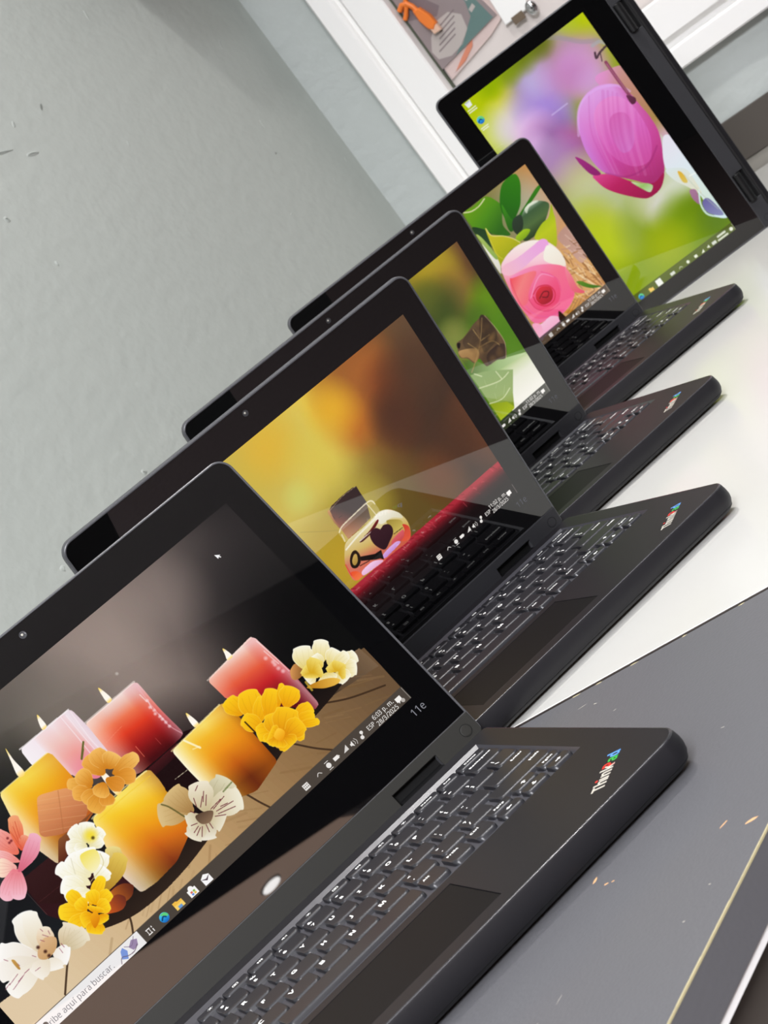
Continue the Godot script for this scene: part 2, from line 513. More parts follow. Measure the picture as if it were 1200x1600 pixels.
	k.poly([256, 293, 258, 286, 261, 281, 265, 279, 372, 278, 377, 279, 380, 282, 382, 287, 382, 289, 384, 295, 384, 303, 384, 311, 384, 416, 384, 425, 383, 434, 382, 443, 375, 529, 373, 536, 370, 542, 366, 545, 259, 596, 255, 596, 252, 593, 250, 586, 243, 525, 242, 517, 241, 508, 240, 499, 236, 457, 235, 448, 235, 440, 236, 431], "0:f6d850 .2:f2b420 .45:e8891c .7:b85a22 1:6e2d18", [318, 297, 295, 593], "0:fffae6d0 .14:fcf0b8b0 .3:f6cc4860 .48:f0ac2400 1:d05e1860", 0)
	k.poly([302, 384, 306, 377, 311, 375, 317, 377, 329, 387, 334, 392, 341, 397, 347, 403, 355, 411, 360, 417, 364, 426, 365, 437, 369, 498, 369, 509, 366, 519, 362, 526, 353, 536, 347, 541, 341, 543, 335, 543, 304, 533, 298, 530, 292, 525, 286, 519, 268, 497, 265, 489, 264, 481, 266, 471], "0:e9a46a .6:cd8052 1:b4683e", [322, 380, 317, 547], "", 0)
	k.line([303, 386, 386, 479], 1.4, "eeb884", 0.28)
	k.line([297, 397, 381, 495], 1.4, "c8865a", 0.28)
	k.line([290, 411, 373, 511], 1.4, "eeb884", 0.28)
	k.line([286, 427, 363, 526], 1.4, "c8865a", 0.28)
	k.line([280, 443, 354, 534], 1.4, "eeb884", 0.28)
	k.line([274, 459, 341, 538], 1.4, "c8865a", 0.28)
	k.line([268, 475, 323, 535], 1.4, "eeb884", 0.28)
	k.line([345, 405, 321, 470, 297, 534], 1.7, "a8643a", 0.35)
	k.poly([281, 538, 283, 536, 285, 534, 288, 534, 366, 540, 368, 541, 368, 541, 366, 542, 352, 546, 350, 547, 347, 548, 345, 550, 266, 602, 264, 603, 261, 604, 259, 603, 256, 601, 254, 600, 253, 597, 254, 594], "0:86502c 1:5a281a", [0, 0, 0, 1000], "", 0)
	k.line([258, 279, 318, 279, 379, 279], 2.2, "fdf2b0", 0.55)
	k.poly([712, 472, 713, 464, 716, 459, 720, 456, 832, 441, 837, 441, 840, 443, 842, 448, 843, 450, 845, 456, 846, 463, 846, 472, 852, 619, 853, 629, 853, 638, 852, 648, 849, 776, 848, 784, 846, 791, 841, 793, 840, 794, 835, 795, 831, 791, 827, 786, 808, 747, 805, 741, 801, 733, 798, 727, 767, 672, 764, 665, 760, 658, 757, 650, 719, 563, 716, 555, 714, 546, 714, 537], "0:f4d6cc .12:ee9f88 .32:e45a3c .55:c02226 .85:5c0f18", [774, 445, 760, 722], "0:ffe8dc40 .25:ffd0c000 .7:c8283800 .86:e8909860 .95:f0c0c4a0 1:c8606880", 0)
	k.line([712, 458, 777, 450, 840, 444], 2.8, "fbe6da", 0.5)
	k.line([843, 468, 848, 556, 850, 629], 2.3, "fbe8ea", 0.5)
	k.line([840, 513, 844, 583], 2.3, "fbe8ea", 0.5)
	k.blob(837, 577, 5, 1.0, 0, "ffe4e8", 0.6)
	k.blob(837, 595, 5, 1.0, 0, "ffe4e8", 0.6)
	k.blob(840, 614, 5, 1.0, 0, "ffe4e8", 0.6)
	k.blob(838, 565, 5, 1.0, 0, "ffe4e8", 0.6)
	k.blob(832, 537, 5, 1.0, 0, "ffe4e8", 0.6)
	k.poly([561, 578, 562, 570, 565, 565, 570, 563, 689, 552, 694, 552, 698, 554, 702, 556, 703, 558, 706, 562, 708, 569, 709, 577, 709, 583, 710, 593, 710, 602, 710, 612, 707, 676, 707, 685, 707, 695, 707, 704, 705, 828, 704, 836, 701, 842, 696, 845, 640, 868, 635, 869, 630, 868, 625, 866, 610, 856, 606, 852, 602, 847, 599, 839, 565, 737, 562, 729, 561, 720, 561, 711, 560, 665, 560, 656, 560, 646, 560, 636], "0:f7dc6c .15:f3b82c .4:ec9018 .65:c05c12 .9:6a2a0e", [628, 565, 611, 836], "0:fdf6d4ff .14:f9e690c0 .34:f4c03040 .55:f0a01800 .85:d87c1060 1:8a420ca0", 0)
	k.line([561, 564, 627, 558, 696, 552], 2.8, "fdf0b0", 0.6)
	k.line([594, 565, 608, 623], 3.4, "fffbe0", 0.75)
	k.line([609, 618, 595, 609], 2.3, "fff6d0", 0.5)
	k.line([528, 647, 561, 651], 0.8, "e0d8b8", 0.95)
	k.poly([355, 571, 357, 563, 360, 559, 365, 556, 486, 553, 491, 553, 495, 554, 499, 557, 500, 558, 503, 562, 505, 568, 505, 577, 505, 579, 505, 588, 505, 598, 505, 608, 502, 645, 500, 654, 500, 665, 499, 675, 487, 797, 485, 806, 482, 814, 478, 820, 473, 824, 469, 829, 464, 833, 459, 837, 429, 860, 424, 863, 418, 865, 413, 866, 372, 870, 367, 870, 361, 869, 356, 868, 340, 864, 335, 861, 332, 856, 331, 847, 327, 789, 327, 779, 327, 770, 328, 761, 339, 677, 340, 668, 341, 659, 343, 649], "0:fae468 .16:f6c82a .4:ee9c18 .62:d26a18 .85:8a3a16 1:5c2212", [433, 568, 376, 865], "0:fffdecc0 .14:fcf2b0a0 .3:f6d04450 .5:f0b01c00 .8:e0801030 1:8a3a1480", 0)
	k.line([357, 557, 433, 550, 498, 557], 2.8, "fdf4b4", 0.6)
	k.line([366, 576, 430, 574, 497, 579], 1.7, "f2c830", 0.5)
	k.poly([325, 171, 322, 220, 322, 275, 314, 287, 307, 272, 316, 219], "0:ffd95e .3:fff6e8 .75:fffaf2 1:ffd45a", [0, 0, 0, 1000], "", 1)
	k.poly([414, 152, 415, 175, 413, 205, 402, 206, 406, 177], "0:ffd95e .3:fff6e8 .75:fffaf2 1:ffd45a", [0, 0, 0, 1000], "", 1)
	k.poly([539, 220, 543, 245, 544, 282, 533, 284, 534, 253], "0:ffd95e .3:fff6e8 .75:fffaf2 1:ffd45a", [0, 0, 0, 1000], "", 1)
	k.poly([429, 440, 436, 462, 437, 515, 436, 552, 425, 556, 422, 536, 424, 486], "0:ffd95e .3:fff6e8 .75:fffaf2 1:ffd45a", [0, 0, 0, 1000], "", 1)
	k.poly([634, 495, 638, 518, 639, 554, 628, 555, 628, 528], "0:ffd95e .3:fff6e8 .75:fffaf2 1:ffd45a", [0, 0, 0, 1000], "", 1)
	k.poly([780, 406, 784, 425, 784, 452, 771, 450, 775, 429], "0:ffd95e .3:fff6e8 .75:fffaf2 1:ffd45a", [0, 0, 0, 1000], "", 1)
	k.poly([437, 466, 443, 446, 448, 422, 447, 404, 443, 391, 439, 381, 426, 379, 414, 389, 412, 400, 410, 416, 413, 433, 420, 453, 429, 468], "0:d0801e 1:f0b050", [433, 467, 426, 379], "", 1)
	k.line([443, 446, 447, 422, 447, 404, 443, 391, 439, 381, 426, 379, 414, 388, 412, 400, 411, 416, 413, 433, 421, 453], 1.1, "f8cc80", 0.45)
	k.line([429, 458, 420, 427, 417, 399], 0.7, "b8721e", 0.22)
	k.line([432, 456, 430, 423, 427, 395], 0.7, "b8721e", 0.22)
	k.line([435, 456, 439, 420, 438, 393], 0.7, "b8721e", 0.22)
	k.poly([447, 458, 455, 444, 463, 426, 466, 411, 464, 397, 461, 386, 449, 379, 436, 381, 432, 389, 428, 402, 428, 418, 433, 438, 439, 456], "0:d0801e 1:f4bc62", [443, 457, 449, 379], "", 1)
	k.line([455, 444, 463, 426, 465, 411, 463, 397, 461, 386, 449, 379, 437, 381, 432, 389, 429, 402, 429, 418, 433, 439], 1.1, "f8cc80", 0.45)
	k.line([441, 447, 436, 416, 438, 391], 0.7, "b8721e", 0.22)
	k.line([444, 447, 446, 418, 448, 393], 0.7, "b8721e", 0.22)
	k.line([446, 448, 455, 420, 459, 395], 0.7, "b8721e", 0.22)
	k.poly([447, 468, 456, 477, 466, 482, 473, 479, 477, 469, 479, 460, 476, 436, 469, 415, 464, 412, 457, 411, 451, 418, 447, 436, 443, 454], "0:d0801e 1:f6c46c", [445, 461, 476, 436], "", 1)
	k.line([456, 476, 466, 481, 473, 478, 477, 468, 479, 459, 476, 436, 469, 416, 464, 413, 457, 412, 452, 419, 447, 436], 1.2, "f8cc80", 0.45)
	k.line([448, 453, 456, 432, 466, 422], 0.7, "b8721e", 0.22)
	k.line([449, 458, 461, 449, 470, 441], 0.7, "b8721e", 0.22)
	k.line([450, 463, 464, 466, 475, 459], 0.7, "b8721e", 0.22)
	k.poly([446, 493, 457, 506, 472, 517, 484, 520, 495, 517, 502, 513, 507, 494, 504, 475, 497, 470, 487, 464, 475, 464, 459, 472, 446, 482], "0:d0801e 1:f6c46c", [446, 488, 507, 494], "", 1)
	k.line([457, 505, 472, 516, 484, 519, 495, 516, 502, 511, 507, 494, 504, 476, 497, 470, 487, 464, 474, 465, 459, 472], 0.9, "f8cc80", 0.45)
	k.line([453, 484, 477, 477, 496, 478], 0.5, "b8721e", 0.22)
	k.line([453, 488, 476, 491, 496, 493], 0.5, "b8721e", 0.22)
	k.line([453, 493, 475, 505, 495, 509], 0.5, "b8721e", 0.22)
	k.poly([444, 501, 445, 520, 449, 541, 454, 552, 461, 556, 467, 558, 477, 545, 482, 527, 481, 517, 478, 505, 471, 496, 459, 492, 448, 492], "0:d0801e 1:eda848", [446, 496, 477, 545], "", 1)
	k.line([445, 520, 449, 540, 455, 551, 461, 556, 467, 558, 477, 545, 482, 528, 480, 518, 477, 506, 470, 497, 459, 493], 1.0, "f8cc80", 0.45)
	k.line([452, 498, 467, 509, 477, 523], 0.6, "b8721e", 0.22)
	k.line([450, 502, 461, 521, 471, 536], 0.6, "b8721e", 0.22)
	k.line([448, 506, 455, 533, 464, 550], 0.6, "b8721e", 0.22)
	k.poly([426, 488, 423, 504, 422, 524, 424, 537, 429, 545, 433, 551, 444, 547, 452, 536, 453, 526, 453, 514, 449, 502, 440, 491, 432, 483], "0:d0801e 1:e2963a", [429, 485, 444, 547], "", 1)
	k.line([423, 504, 422, 524, 425, 536, 429, 545, 434, 551, 444, 547, 452, 536, 453, 527, 452, 514, 448, 502, 440, 491], 0.9, "f8cc80", 0.45)
	k.line([433, 491, 443, 510, 449, 529], 0.5, "b8721e", 0.22)
	k.line([430, 493, 436, 516, 441, 536], 0.5, "b8721e", 0.22)
	k.line([428, 495, 429, 522, 433, 542], 0.5, "b8721e", 0.22)
	k.poly([401, 468, 399, 448, 394, 426, 388, 412, 381, 404, 375, 399, 367, 406, 362, 422, 364, 432, 368, 446, 375, 458, 387, 468, 397, 475], "0:d0801e 1:f2b95a", [399, 471, 367, 406], "", 1)
	k.line([398, 448, 394, 427, 388, 413, 381, 404, 375, 399, 367, 406, 362, 422, 365, 431, 368, 445, 375, 457, 387, 468], 0.8, "f8cc80", 0.45)
	k.line([394, 466, 378, 447, 367, 427], 0.5, "b8721e", 0.22)
	k.line([395, 463, 383, 438, 373, 418], 0.5, "b8721e", 0.22)
	k.line([397, 461, 388, 430, 378, 409], 0.5, "b8721e", 0.22)
	k.poly([405, 466, 411, 451, 416, 433, 416, 420, 413, 409, 409, 402, 397, 401, 386, 408, 384, 416, 382, 428, 384, 441, 391, 456, 398, 468], "0:d0801e 1:f4bc60", [402, 466, 397, 401], "", 1)
	k.line([411, 451, 415, 433, 415, 420, 412, 409, 409, 402, 397, 401, 387, 408, 384, 416, 382, 428, 384, 441, 391, 456], 1.0, "f8cc80", 0.45)
	k.line([398, 459, 391, 436, 389, 415], 0.6, "b8721e", 0.22)
	k.line([401, 459, 400, 434, 398, 413], 0.6, "b8721e", 0.22)
	k.line([404, 458, 408, 431, 407, 411], 0.6, "b8721e", 0.22)
	k.poly([394, 481, 391, 463, 386, 446, 381, 437, 374, 435, 369, 434, 361, 447, 357, 465, 359, 474, 363, 484, 370, 490, 381, 492, 391, 490], "0:d0801e 1:f2b456", [392, 485, 361, 447], "", 1)
	k.line([391, 464, 386, 447, 381, 438, 374, 435, 369, 434, 361, 447, 357, 465, 360, 473, 364, 483, 370, 489, 381, 491], 0.9, "f8cc80", 0.45)
	k.line([388, 484, 372, 478, 362, 467], 0.5, "b8721e", 0.22)
	k.line([389, 481, 377, 466, 367, 454], 0.5, "b8721e", 0.22)
	k.line([390, 477, 381, 454, 372, 441], 0.5, "b8721e", 0.22)
	k.poly([405, 491, 398, 479, 388, 469, 381, 466, 374, 470, 369, 475, 366, 493, 368, 511, 372, 517, 379, 522, 386, 521, 396, 513, 404, 502], "0:d0801e 1:eeb050", [405, 497, 366, 493], "", 1)
	k.line([398, 479, 388, 470, 381, 468, 374, 471, 369, 475, 366, 493, 368, 511, 372, 516, 378, 521, 386, 520, 396, 512], 0.9, "f8cc80", 0.45)
	k.line([400, 500, 385, 509, 372, 509], 0.5, "b8721e", 0.22)
	k.line([400, 496, 385, 495, 373, 493], 0.5, "b8721e", 0.22)
	k.line([400, 492, 386, 481, 373, 478], 0.5, "b8721e", 0.22)
	k.poly([406, 504, 395, 497, 382, 495, 373, 500, 368, 510, 364, 520, 366, 542, 374, 561, 380, 562, 388, 562, 396, 554, 404, 535, 409, 516], "0:d0801e 1:eeb24e", [407, 510, 366, 542], "", 1)
	k.line([395, 498, 382, 496, 374, 500, 368, 511, 365, 520, 366, 542, 373, 560, 380, 562, 388, 561, 396, 552, 404, 534], 1.1, "f8cc80", 0.45)
	k.line([404, 518, 390, 541, 378, 554], 0.7, "b8721e", 0.22)
	k.line([402, 513, 387, 526, 374, 536], 0.7, "b8721e", 0.22)
	k.line([402, 509, 384, 511, 370, 519], 0.7, "b8721e", 0.22)
	k.poly([410, 515, 402, 517, 393, 522, 389, 529, 389, 538, 389, 546, 397, 559, 406, 567, 410, 565, 415, 561, 417, 551, 417, 536, 415, 521], "0:d0801e 1:e8a040", [413, 518, 397, 559], "", 1)
	k.line([402, 517, 394, 522, 390, 529, 389, 539, 389, 547, 397, 559, 406, 567, 410, 565, 414, 560, 417, 551, 416, 536], 0.9, "f8cc80", 0.45)
	k.line([413, 525, 411, 546, 406, 561], 0.5, "b8721e", 0.22)
	k.line([411, 523, 405, 538, 399, 552], 0.5, "b8721e", 0.22)
	k.line([409, 520, 398, 531, 393, 543], 0.5, "b8721e", 0.22)
	k.poly([420, 485, 412, 479, 402, 476, 397, 479, 394, 488, 392, 496, 395, 516, 402, 532, 407, 534, 413, 534, 417, 527, 421, 512, 423, 496], "0:d0801e 1:f3b95a", [422, 491, 395, 516], "", 1)
	k.line([412, 479, 403, 477, 397, 480, 394, 488, 392, 497, 395, 516, 402, 531, 407, 534, 412, 533, 417, 527, 421, 511], 1.0, "f8cc80", 0.45)
	k.line([420, 497, 412, 516, 404, 526], 0.6, "b8721e", 0.22)
	k.line([418, 493, 409, 503, 400, 511], 0.6, "b8721e", 0.22)
	k.line([417, 489, 405, 489, 396, 496], 0.6, "b8721e", 0.22)
	k.line([445, 333, 420, 375, 435, 352], 3.3, "5a6022", 0.9)
	k.poly([213, 477, 218, 454, 223, 425, 222, 403, 218, 385, 214, 372, 202, 369, 190, 379, 188, 393, 187, 412, 189, 434, 197, 459, 206, 479], "0:e8705a 1:f3a9a4", [209, 478, 202, 369], "", 1)
	k.line([206, 466, 197, 426, 193, 391], 0.7, "b84848", 0.22)
	k.line([208, 466, 202, 425, 200, 390], 0.7, "b84848", 0.22)
	k.line([209, 465, 209, 423, 206, 388], 0.7, "b84848", 0.22)
	k.line([211, 465, 215, 421, 213, 386], 0.7, "b84848", 0.22)
	k.poly([222, 475, 233, 458, 244, 435, 251, 414, 254, 394, 256, 379, 249, 366, 239, 365, 234, 376, 227, 393, 222, 414, 218, 445, 217, 470], "0:e4583c 1:f2a878", [220, 473, 249, 366], "", 1)
	k.line([221, 459, 228, 414, 237, 379], 0.5, "b84848", 0.22)
	k.line([222, 460, 232, 418, 242, 383], 0.5, "b84848", 0.22)
	k.line([224, 461, 236, 421, 246, 387], 0.5, "b84848", 0.22)
	k.line([225, 461, 240, 425, 250, 391], 0.5, "b84848", 0.22)
	k.poly([219, 480, 226, 481, 234, 479, 240, 475, 243, 468, 245, 461, 243, 448, 238, 439, 234, 440, 229, 442, 224, 449, 220, 461, 217, 474], "0:e4583c 1:f0a080", [218, 477, 243, 448], "", 1)
	k.line([220, 471, 228, 454, 236, 444], 0.4, "b84848", 0.22)
	k.line([220, 473, 229, 460, 238, 450], 0.4, "b84848", 0.22)
	k.line([221, 475, 231, 466, 240, 456], 0.4, "b84848", 0.22)
	k.line([222, 476, 233, 471, 242, 463], 0.4, "b84848", 0.22)
	k.poly([203, 501, 202, 481, 199, 459, 195, 444, 190, 433, 186, 425, 178, 427, 174, 438, 175, 449, 177, 463, 183, 478, 192, 493, 200, 504], "0:ee8a80 1:f6c0c0", [202, 502, 178, 427], "", 1)
	k.line([197, 495, 185, 470, 177, 446], 0.4, "b84848", 0.22)
	k.line([198, 494, 188, 467, 181, 443], 0.4, "b84848", 0.22)
	k.line([199, 493, 192, 463, 184, 439], 0.4, "b84848", 0.22)
	k.line([200, 492, 195, 460, 187, 436], 0.4, "b84848", 0.22)
	k.poly([192, 507, 190, 487, 186, 466, 181, 454, 174, 450, 168, 447, 158, 461, 152, 481, 154, 491, 157, 504, 164, 512, 176, 517, 187, 517], "0:f0a8a0 1:fbeed0", [189, 512, 158, 461], "", 1)
	k.line([184, 509, 168, 499, 157, 484], 0.7, "b84848", 0.22)
	k.line([185, 507, 172, 491, 161, 475], 0.7, "b84848", 0.22)
	k.line([186, 504, 176, 482, 166, 466], 0.7, "b84848", 0.22)
	k.line([187, 502, 179, 474, 170, 456], 0.7, "b84848", 0.22)
	k.poly([183, 507, 170, 509, 154, 515, 143, 525, 136, 539, 131, 550, 133, 571, 142, 584, 150, 582, 160, 576, 170, 563, 179, 540, 186, 518], "0:e87e88 1:f3bccb", [185, 513, 133, 571], "", 1)
	k.line([180, 524, 163, 554, 147, 575], 0.6, "b84848", 0.22)
	k.line([179, 520, 161, 546, 144, 565], 0.6, "b84848", 0.22)
	k.line([178, 518, 158, 538, 141, 556], 0.6, "b84848", 0.22)
	k.line([177, 516, 155, 529, 138, 546], 0.6, "b84848", 0.22)
	k.poly([187, 516, 175, 524, 161, 538, 153, 552, 149, 569, 147, 582, 153, 600, 163, 608, 170, 602, 178, 591, 184, 574, 190, 547, 192, 524], "0:e87e88 1:f5c4d2", [189, 520, 153, 600], "", 1)
	k.line([187, 532, 177, 570, 166, 596], 0.6, "b84848", 0.22)
	k.line([185, 530, 173, 563, 162, 589], 0.6, "b84848", 0.22)
	k.line([184, 529, 169, 556, 157, 581], 0.6, "b84848", 0.22)
	k.line([183, 526, 165, 550, 153, 575], 0.6, "b84848", 0.22)
	k.poly([191, 532, 208, 534, 228, 531, 243, 520, 253, 503, 261, 491, 260, 468, 251, 454, 243, 461, 231, 470, 217, 484, 201, 504, 188, 522], "0:d8667c 1:f2b4c6", [190, 527, 260, 468], "", 1)
	k.line([197, 519, 223, 492, 245, 468], 0.5, "c85a78", 0.22)
	k.line([199, 523, 226, 504, 248, 482], 0.5, "c85a78", 0.22)
	k.line([199, 527, 229, 517, 252, 496], 0.5, "c85a78", 0.22)
	k.line([226, 402, 222, 469], 1.0, "c84a30", 0.7)
	k.line([236, 396, 225, 452], 1.0, "c84a30", 0.7)
	k.line([245, 387, 231, 446], 1.0, "c84a30", 0.7)
	k.blob(211, 431, 3, 1.0, 0, "6a1a20", 0.9)
	k.blob(214, 415, 3, 1.0, 0, "6a1a20", 0.9)
	k.blob(216, 430, 3, 1.0, 0, "6a1a20", 0.9)
	k.poly([323, 606, 329, 590, 333, 570, 334, 554, 330, 543, 328, 534, 315, 532, 303, 539, 302, 548, 300, 561, 302, 577, 309, 594, 316, 607], "0:e9dfa8 1:fcfbf4", [320, 606, 315, 532], "", 1)
	k.line([329, 589, 333, 570, 333, 555, 330, 543, 328, 534, 315, 532, 304, 539, 302, 549, 301, 561, 302, 576, 309, 594], 1.0, "ffffff", 0.45)
	k.line([316, 597, 309, 571, 307, 547], 0.6, "d0c488", 0.22)
	k.line([319, 597, 318, 569, 316, 545], 0.6, "d0c488", 0.22)
	k.line([322, 597, 326, 568, 325, 543], 0.6, "d0c488", 0.22)
	k.poly([322, 611, 333, 609, 344, 603, 350, 594, 352, 581, 354, 573, 346, 553, 334, 540, 330, 544, 323, 550, 319, 561, 317, 583, 317, 602], "0:e9dfa8 1:fcfbf4", [320, 606, 346, 553], "", 1)
	k.line([333, 609, 344, 602, 350, 593, 352, 581, 354, 572, 346, 553, 334, 540, 330, 545, 324, 550, 319, 562, 317, 583], 1.1, "ffffff", 0.45)
	k.line([321, 597, 326, 569, 334, 550], 0.7, "d0c488", 0.22)
	k.line([323, 600, 333, 580, 341, 563], 0.7, "d0c488", 0.22)
	k.line([325, 604, 340, 591, 348, 575], 0.7, "d0c488", 0.22)
	k.poly([320, 619, 328, 629, 338, 636, 346, 636, 352, 632, 357, 629, 359, 610, 356, 592, 351, 590, 344, 586, 337, 589, 327, 598, 320, 609], "0:e9dfa8 1:fcfbf4", [320, 614, 359, 610], "", 1)
	k.line([328, 629, 338, 636, 346, 636, 352, 631, 357, 629, 359, 610, 356, 592, 351, 591, 345, 588, 337, 589, 327, 599], 0.8, "ffffff", 0.45)
	k.line([324, 610, 339, 600, 351, 597], 0.5, "d0c488", 0.22)
	k.line([325, 614, 339, 612, 352, 611], 0.5, "d0c488", 0.22)
	k.line([325, 618, 340, 625, 352, 625], 0.5, "d0c488", 0.22)
	k.poly([317, 610, 315, 591, 309, 573, 303, 563, 296, 561, 291, 559, 282, 575, 277, 597, 281, 604, 285, 615, 292, 621, 303, 622, 314, 620], "0:e9dfa8 1:fcfbf4", [316, 615, 282, 575], "", 1)
	k.line([314, 592, 309, 573, 303, 564, 296, 561, 291, 559, 282, 575, 278, 596, 281, 603, 285, 614, 292, 620, 304, 622], 1.0, "ffffff", 0.45)
	k.line([310, 614, 294, 608, 283, 596], 0.6, "d0c488", 0.22)
	k.line([311, 610, 299, 595, 288, 582], 0.6, "d0c488", 0.22)
	k.line([313, 606, 304, 582, 293, 568], 0.6, "d0c488", 0.22)
	k.poly([318, 631, 322, 641, 329, 651, 334, 654, 340, 652, 343, 651, 346, 635, 346, 618, 343, 615, 339, 610, 333, 610, 325, 615, 318, 622], "0:e9dfa8 1:fcfbf4", [318, 627, 346, 635], "", 1)
	k.line([322, 641, 329, 650, 334, 653, 340, 652, 343, 651, 346, 635, 346, 618, 343, 616, 338, 611, 333, 611, 325, 616], 0.7, "ffffff", 0.45)
	k.line([322, 624, 333, 620, 343, 621], 0.4, "d0c488", 0.22)
	k.line([322, 627, 332, 631, 341, 634], 0.4, "d0c488", 0.22)
	k.line([321, 631, 331, 642, 340, 645], 0.4, "d0c488", 0.22)
	k.poly([316, 609, 311, 598, 306, 588, 301, 586, 297, 591, 294, 593, 292, 613, 293, 634, 296, 637, 300, 642, 304, 641, 311, 631, 315, 620], "0:e9dfa8 1:fcfbf4", [316, 615, 292, 613], "", 1)
	k.line([311, 598, 306, 588, 301, 587, 297, 591, 294, 593, 292, 613, 293, 634, 296, 636, 299, 641, 304, 640, 311, 631], 0.9, "ffffff", 0.45)
	k.line([313, 619, 304, 628, 296, 629], 0.5, "d0c488", 0.22)
	k.line([313, 615, 304, 614, 296, 614], 0.5, "d0c488", 0.22)
	k.line([313, 611, 304, 600, 297, 598], 0.5, "d0c488", 0.22)
	k.blob(334, 597, 15, 1.0, 0, "f2d82c", 0.9)
	k.blob(334, 609, 4, 1.0, 0, "3a2a08", 0.9)
	k.poly([318, 768, 331, 758, 345, 743, 353, 727, 357, 709, 359, 696, 351, 676, 338, 667, 332, 675, 324, 687, 317, 706, 314, 734, 313, 760], "0:a87c28 1:eedc90", [315, 763, 351, 676], "", 1)
	k.line([317, 751, 325, 711, 336, 681], 0.7, "b89030", 0.22)
	k.line([320, 754, 333, 720, 344, 692], 0.7, "b89030", 0.22)
	k.line([322, 756, 340, 729, 352, 702], 0.7, "b89030", 0.22)
	k.poly([287, 780, 304, 781, 324, 777, 338, 768, 349, 753, 356, 743, 355, 717, 345, 697, 336, 702, 323, 707, 310, 720, 295, 745, 284, 768], "0:b08428 1:e6c85c", [286, 775, 355, 717], "", 1)
	k.line([293, 763, 316, 730, 338, 711], 0.7, "b89030", 0.22)
	k.line([294, 768, 320, 745, 343, 727], 0.7, "b89030", 0.22)
	k.line([295, 772, 324, 761, 347, 744], 0.7, "b89030", 0.22)
	k.poly([274, 719, 276, 691, 275, 656, 271, 631, 264, 612, 260, 598, 247, 599, 236, 614, 238, 630, 240, 652, 246, 676, 257, 703, 268, 723], "0:efe6b8 1:fdfcf7", [272, 721, 247, 599], "", 1)
	k.line([275, 691, 274, 656, 270, 631, 264, 612, 259, 598, 247, 599, 237, 614, 239, 629, 240, 652, 246, 676, 258, 703], 1.0, "ffffff", 0.45)
	k.line([266, 708, 251, 665, 243, 627], 0.6, "d8cc98", 0.22)
	k.line([268, 706, 259, 660, 251, 621], 0.6, "d8cc98", 0.22)
	k.line([271, 705, 267, 655, 259, 615], 0.6, "d8cc98", 0.22)
	k.poly([285, 700, 292, 677, 297, 651, 296, 630, 292, 614, 290, 602, 274, 600, 260, 609, 259, 622, 258, 640, 260, 660, 268, 684, 277, 702], "0:efe6b8 1:fdfcf7", [281, 701, 274, 600], "", 1)
	k.line([291, 678, 296, 651, 296, 630, 291, 614, 289, 602, 274, 600, 261, 609, 260, 622, 258, 640, 261, 659, 268, 684], 1.1, "ffffff", 0.45)
	k.line([278, 689, 268, 653, 265, 621], 0.7, "d8cc98", 0.22)
	k.line([281, 688, 278, 650, 275, 618], 0.7, "d8cc98", 0.22)
	k.line([284, 688, 288, 647, 286, 615], 0.7, "d8cc98", 0.22)
	k.poly([292, 700, 304, 692, 317, 679, 322, 664, 323, 647, 324, 636, 310, 618, 294, 608, 289, 616, 282, 626, 279, 643, 280, 669, 284, 693], "0:efe6b8 1:fdfcf7", [288, 696, 310, 618], "", 1)
	k.line([304, 691, 316, 678, 322, 663, 322, 647, 324, 636, 310, 618, 294, 609, 290, 616, 283, 627, 280, 643, 281, 670], 1.3, "ffffff", 0.45)
	k.line([288, 684, 289, 647, 295, 621], 0.8, "d8cc98", 0.22)
	k.line([290, 686, 299, 656, 306, 631], 0.8, "d8cc98", 0.22)
	k.line([293, 690, 309, 666, 317, 642], 0.8, "d8cc98", 0.22)
	k.poly([294, 709, 305, 714, 317, 716, 325, 710, 330, 700, 334, 693, 330, 668, 322, 648, 316, 650, 309, 651, 301, 660, 295, 679, 291, 697], "0:efe6b8 1:fdfcf7", [292, 704, 330, 668], "", 1)
	k.line([304, 714, 317, 715, 325, 709, 330, 699, 334, 692, 330, 668, 322, 649, 316, 650, 309, 652, 302, 661, 295, 679], 1.1, "ffffff", 0.45)
	k.line([296, 695, 307, 671, 318, 659], 0.7, "d8cc98", 0.22)
	k.line([297, 699, 311, 686, 323, 675], 0.7, "d8cc98", 0.22)
	k.line([298, 704, 315, 701, 328, 691], 0.7, "d8cc98", 0.22)
	k.poly([262, 726, 264, 702, 263, 676, 258, 660, 251, 650, 246, 643, 231, 655, 220, 676, 222, 687, 224, 703, 230, 717, 243, 728, 256, 734], "0:efe6b8 1:fdfcf7", [259, 730, 231, 655], "", 1)
	k.line([264, 702, 262, 677, 258, 660, 250, 651, 245, 644, 231, 655, 220, 675, 222, 686, 224, 702, 231, 716, 243, 728], 1.2, "ffffff", 0.45)
	k.line([253, 724, 236, 704, 227, 681], 0.8, "d8cc98", 0.22)
	k.line([256, 721, 245, 693, 236, 669], 0.8, "d8cc98", 0.22)
	k.line([258, 718, 254, 681, 246, 656], 0.8, "d8cc98", 0.22)
	k.poly([260, 726, 255, 710, 247, 693, 239, 685, 232, 683, 227, 681, 220, 695, 218, 714, 222, 720, 227, 729, 236, 735, 247, 736, 258, 735], "0:efe6b8 1:fdfcf7", [259, 730, 220, 695], "", 1)
	k.line([254, 711, 247, 695, 239, 686, 231, 684, 226, 681, 220, 695, 218, 713, 222, 720, 228, 729, 236, 734, 248, 736], 0.8, "ffffff", 0.45)
	k.line([253, 729, 236, 724, 224, 714], 0.5, "d8cc98", 0.22)
	k.line([254, 726, 239, 713, 227, 702], 0.5, "d8cc98", 0.22)
	k.line([255, 722, 242, 702, 230, 689], 0.5, "d8cc98", 0.22)
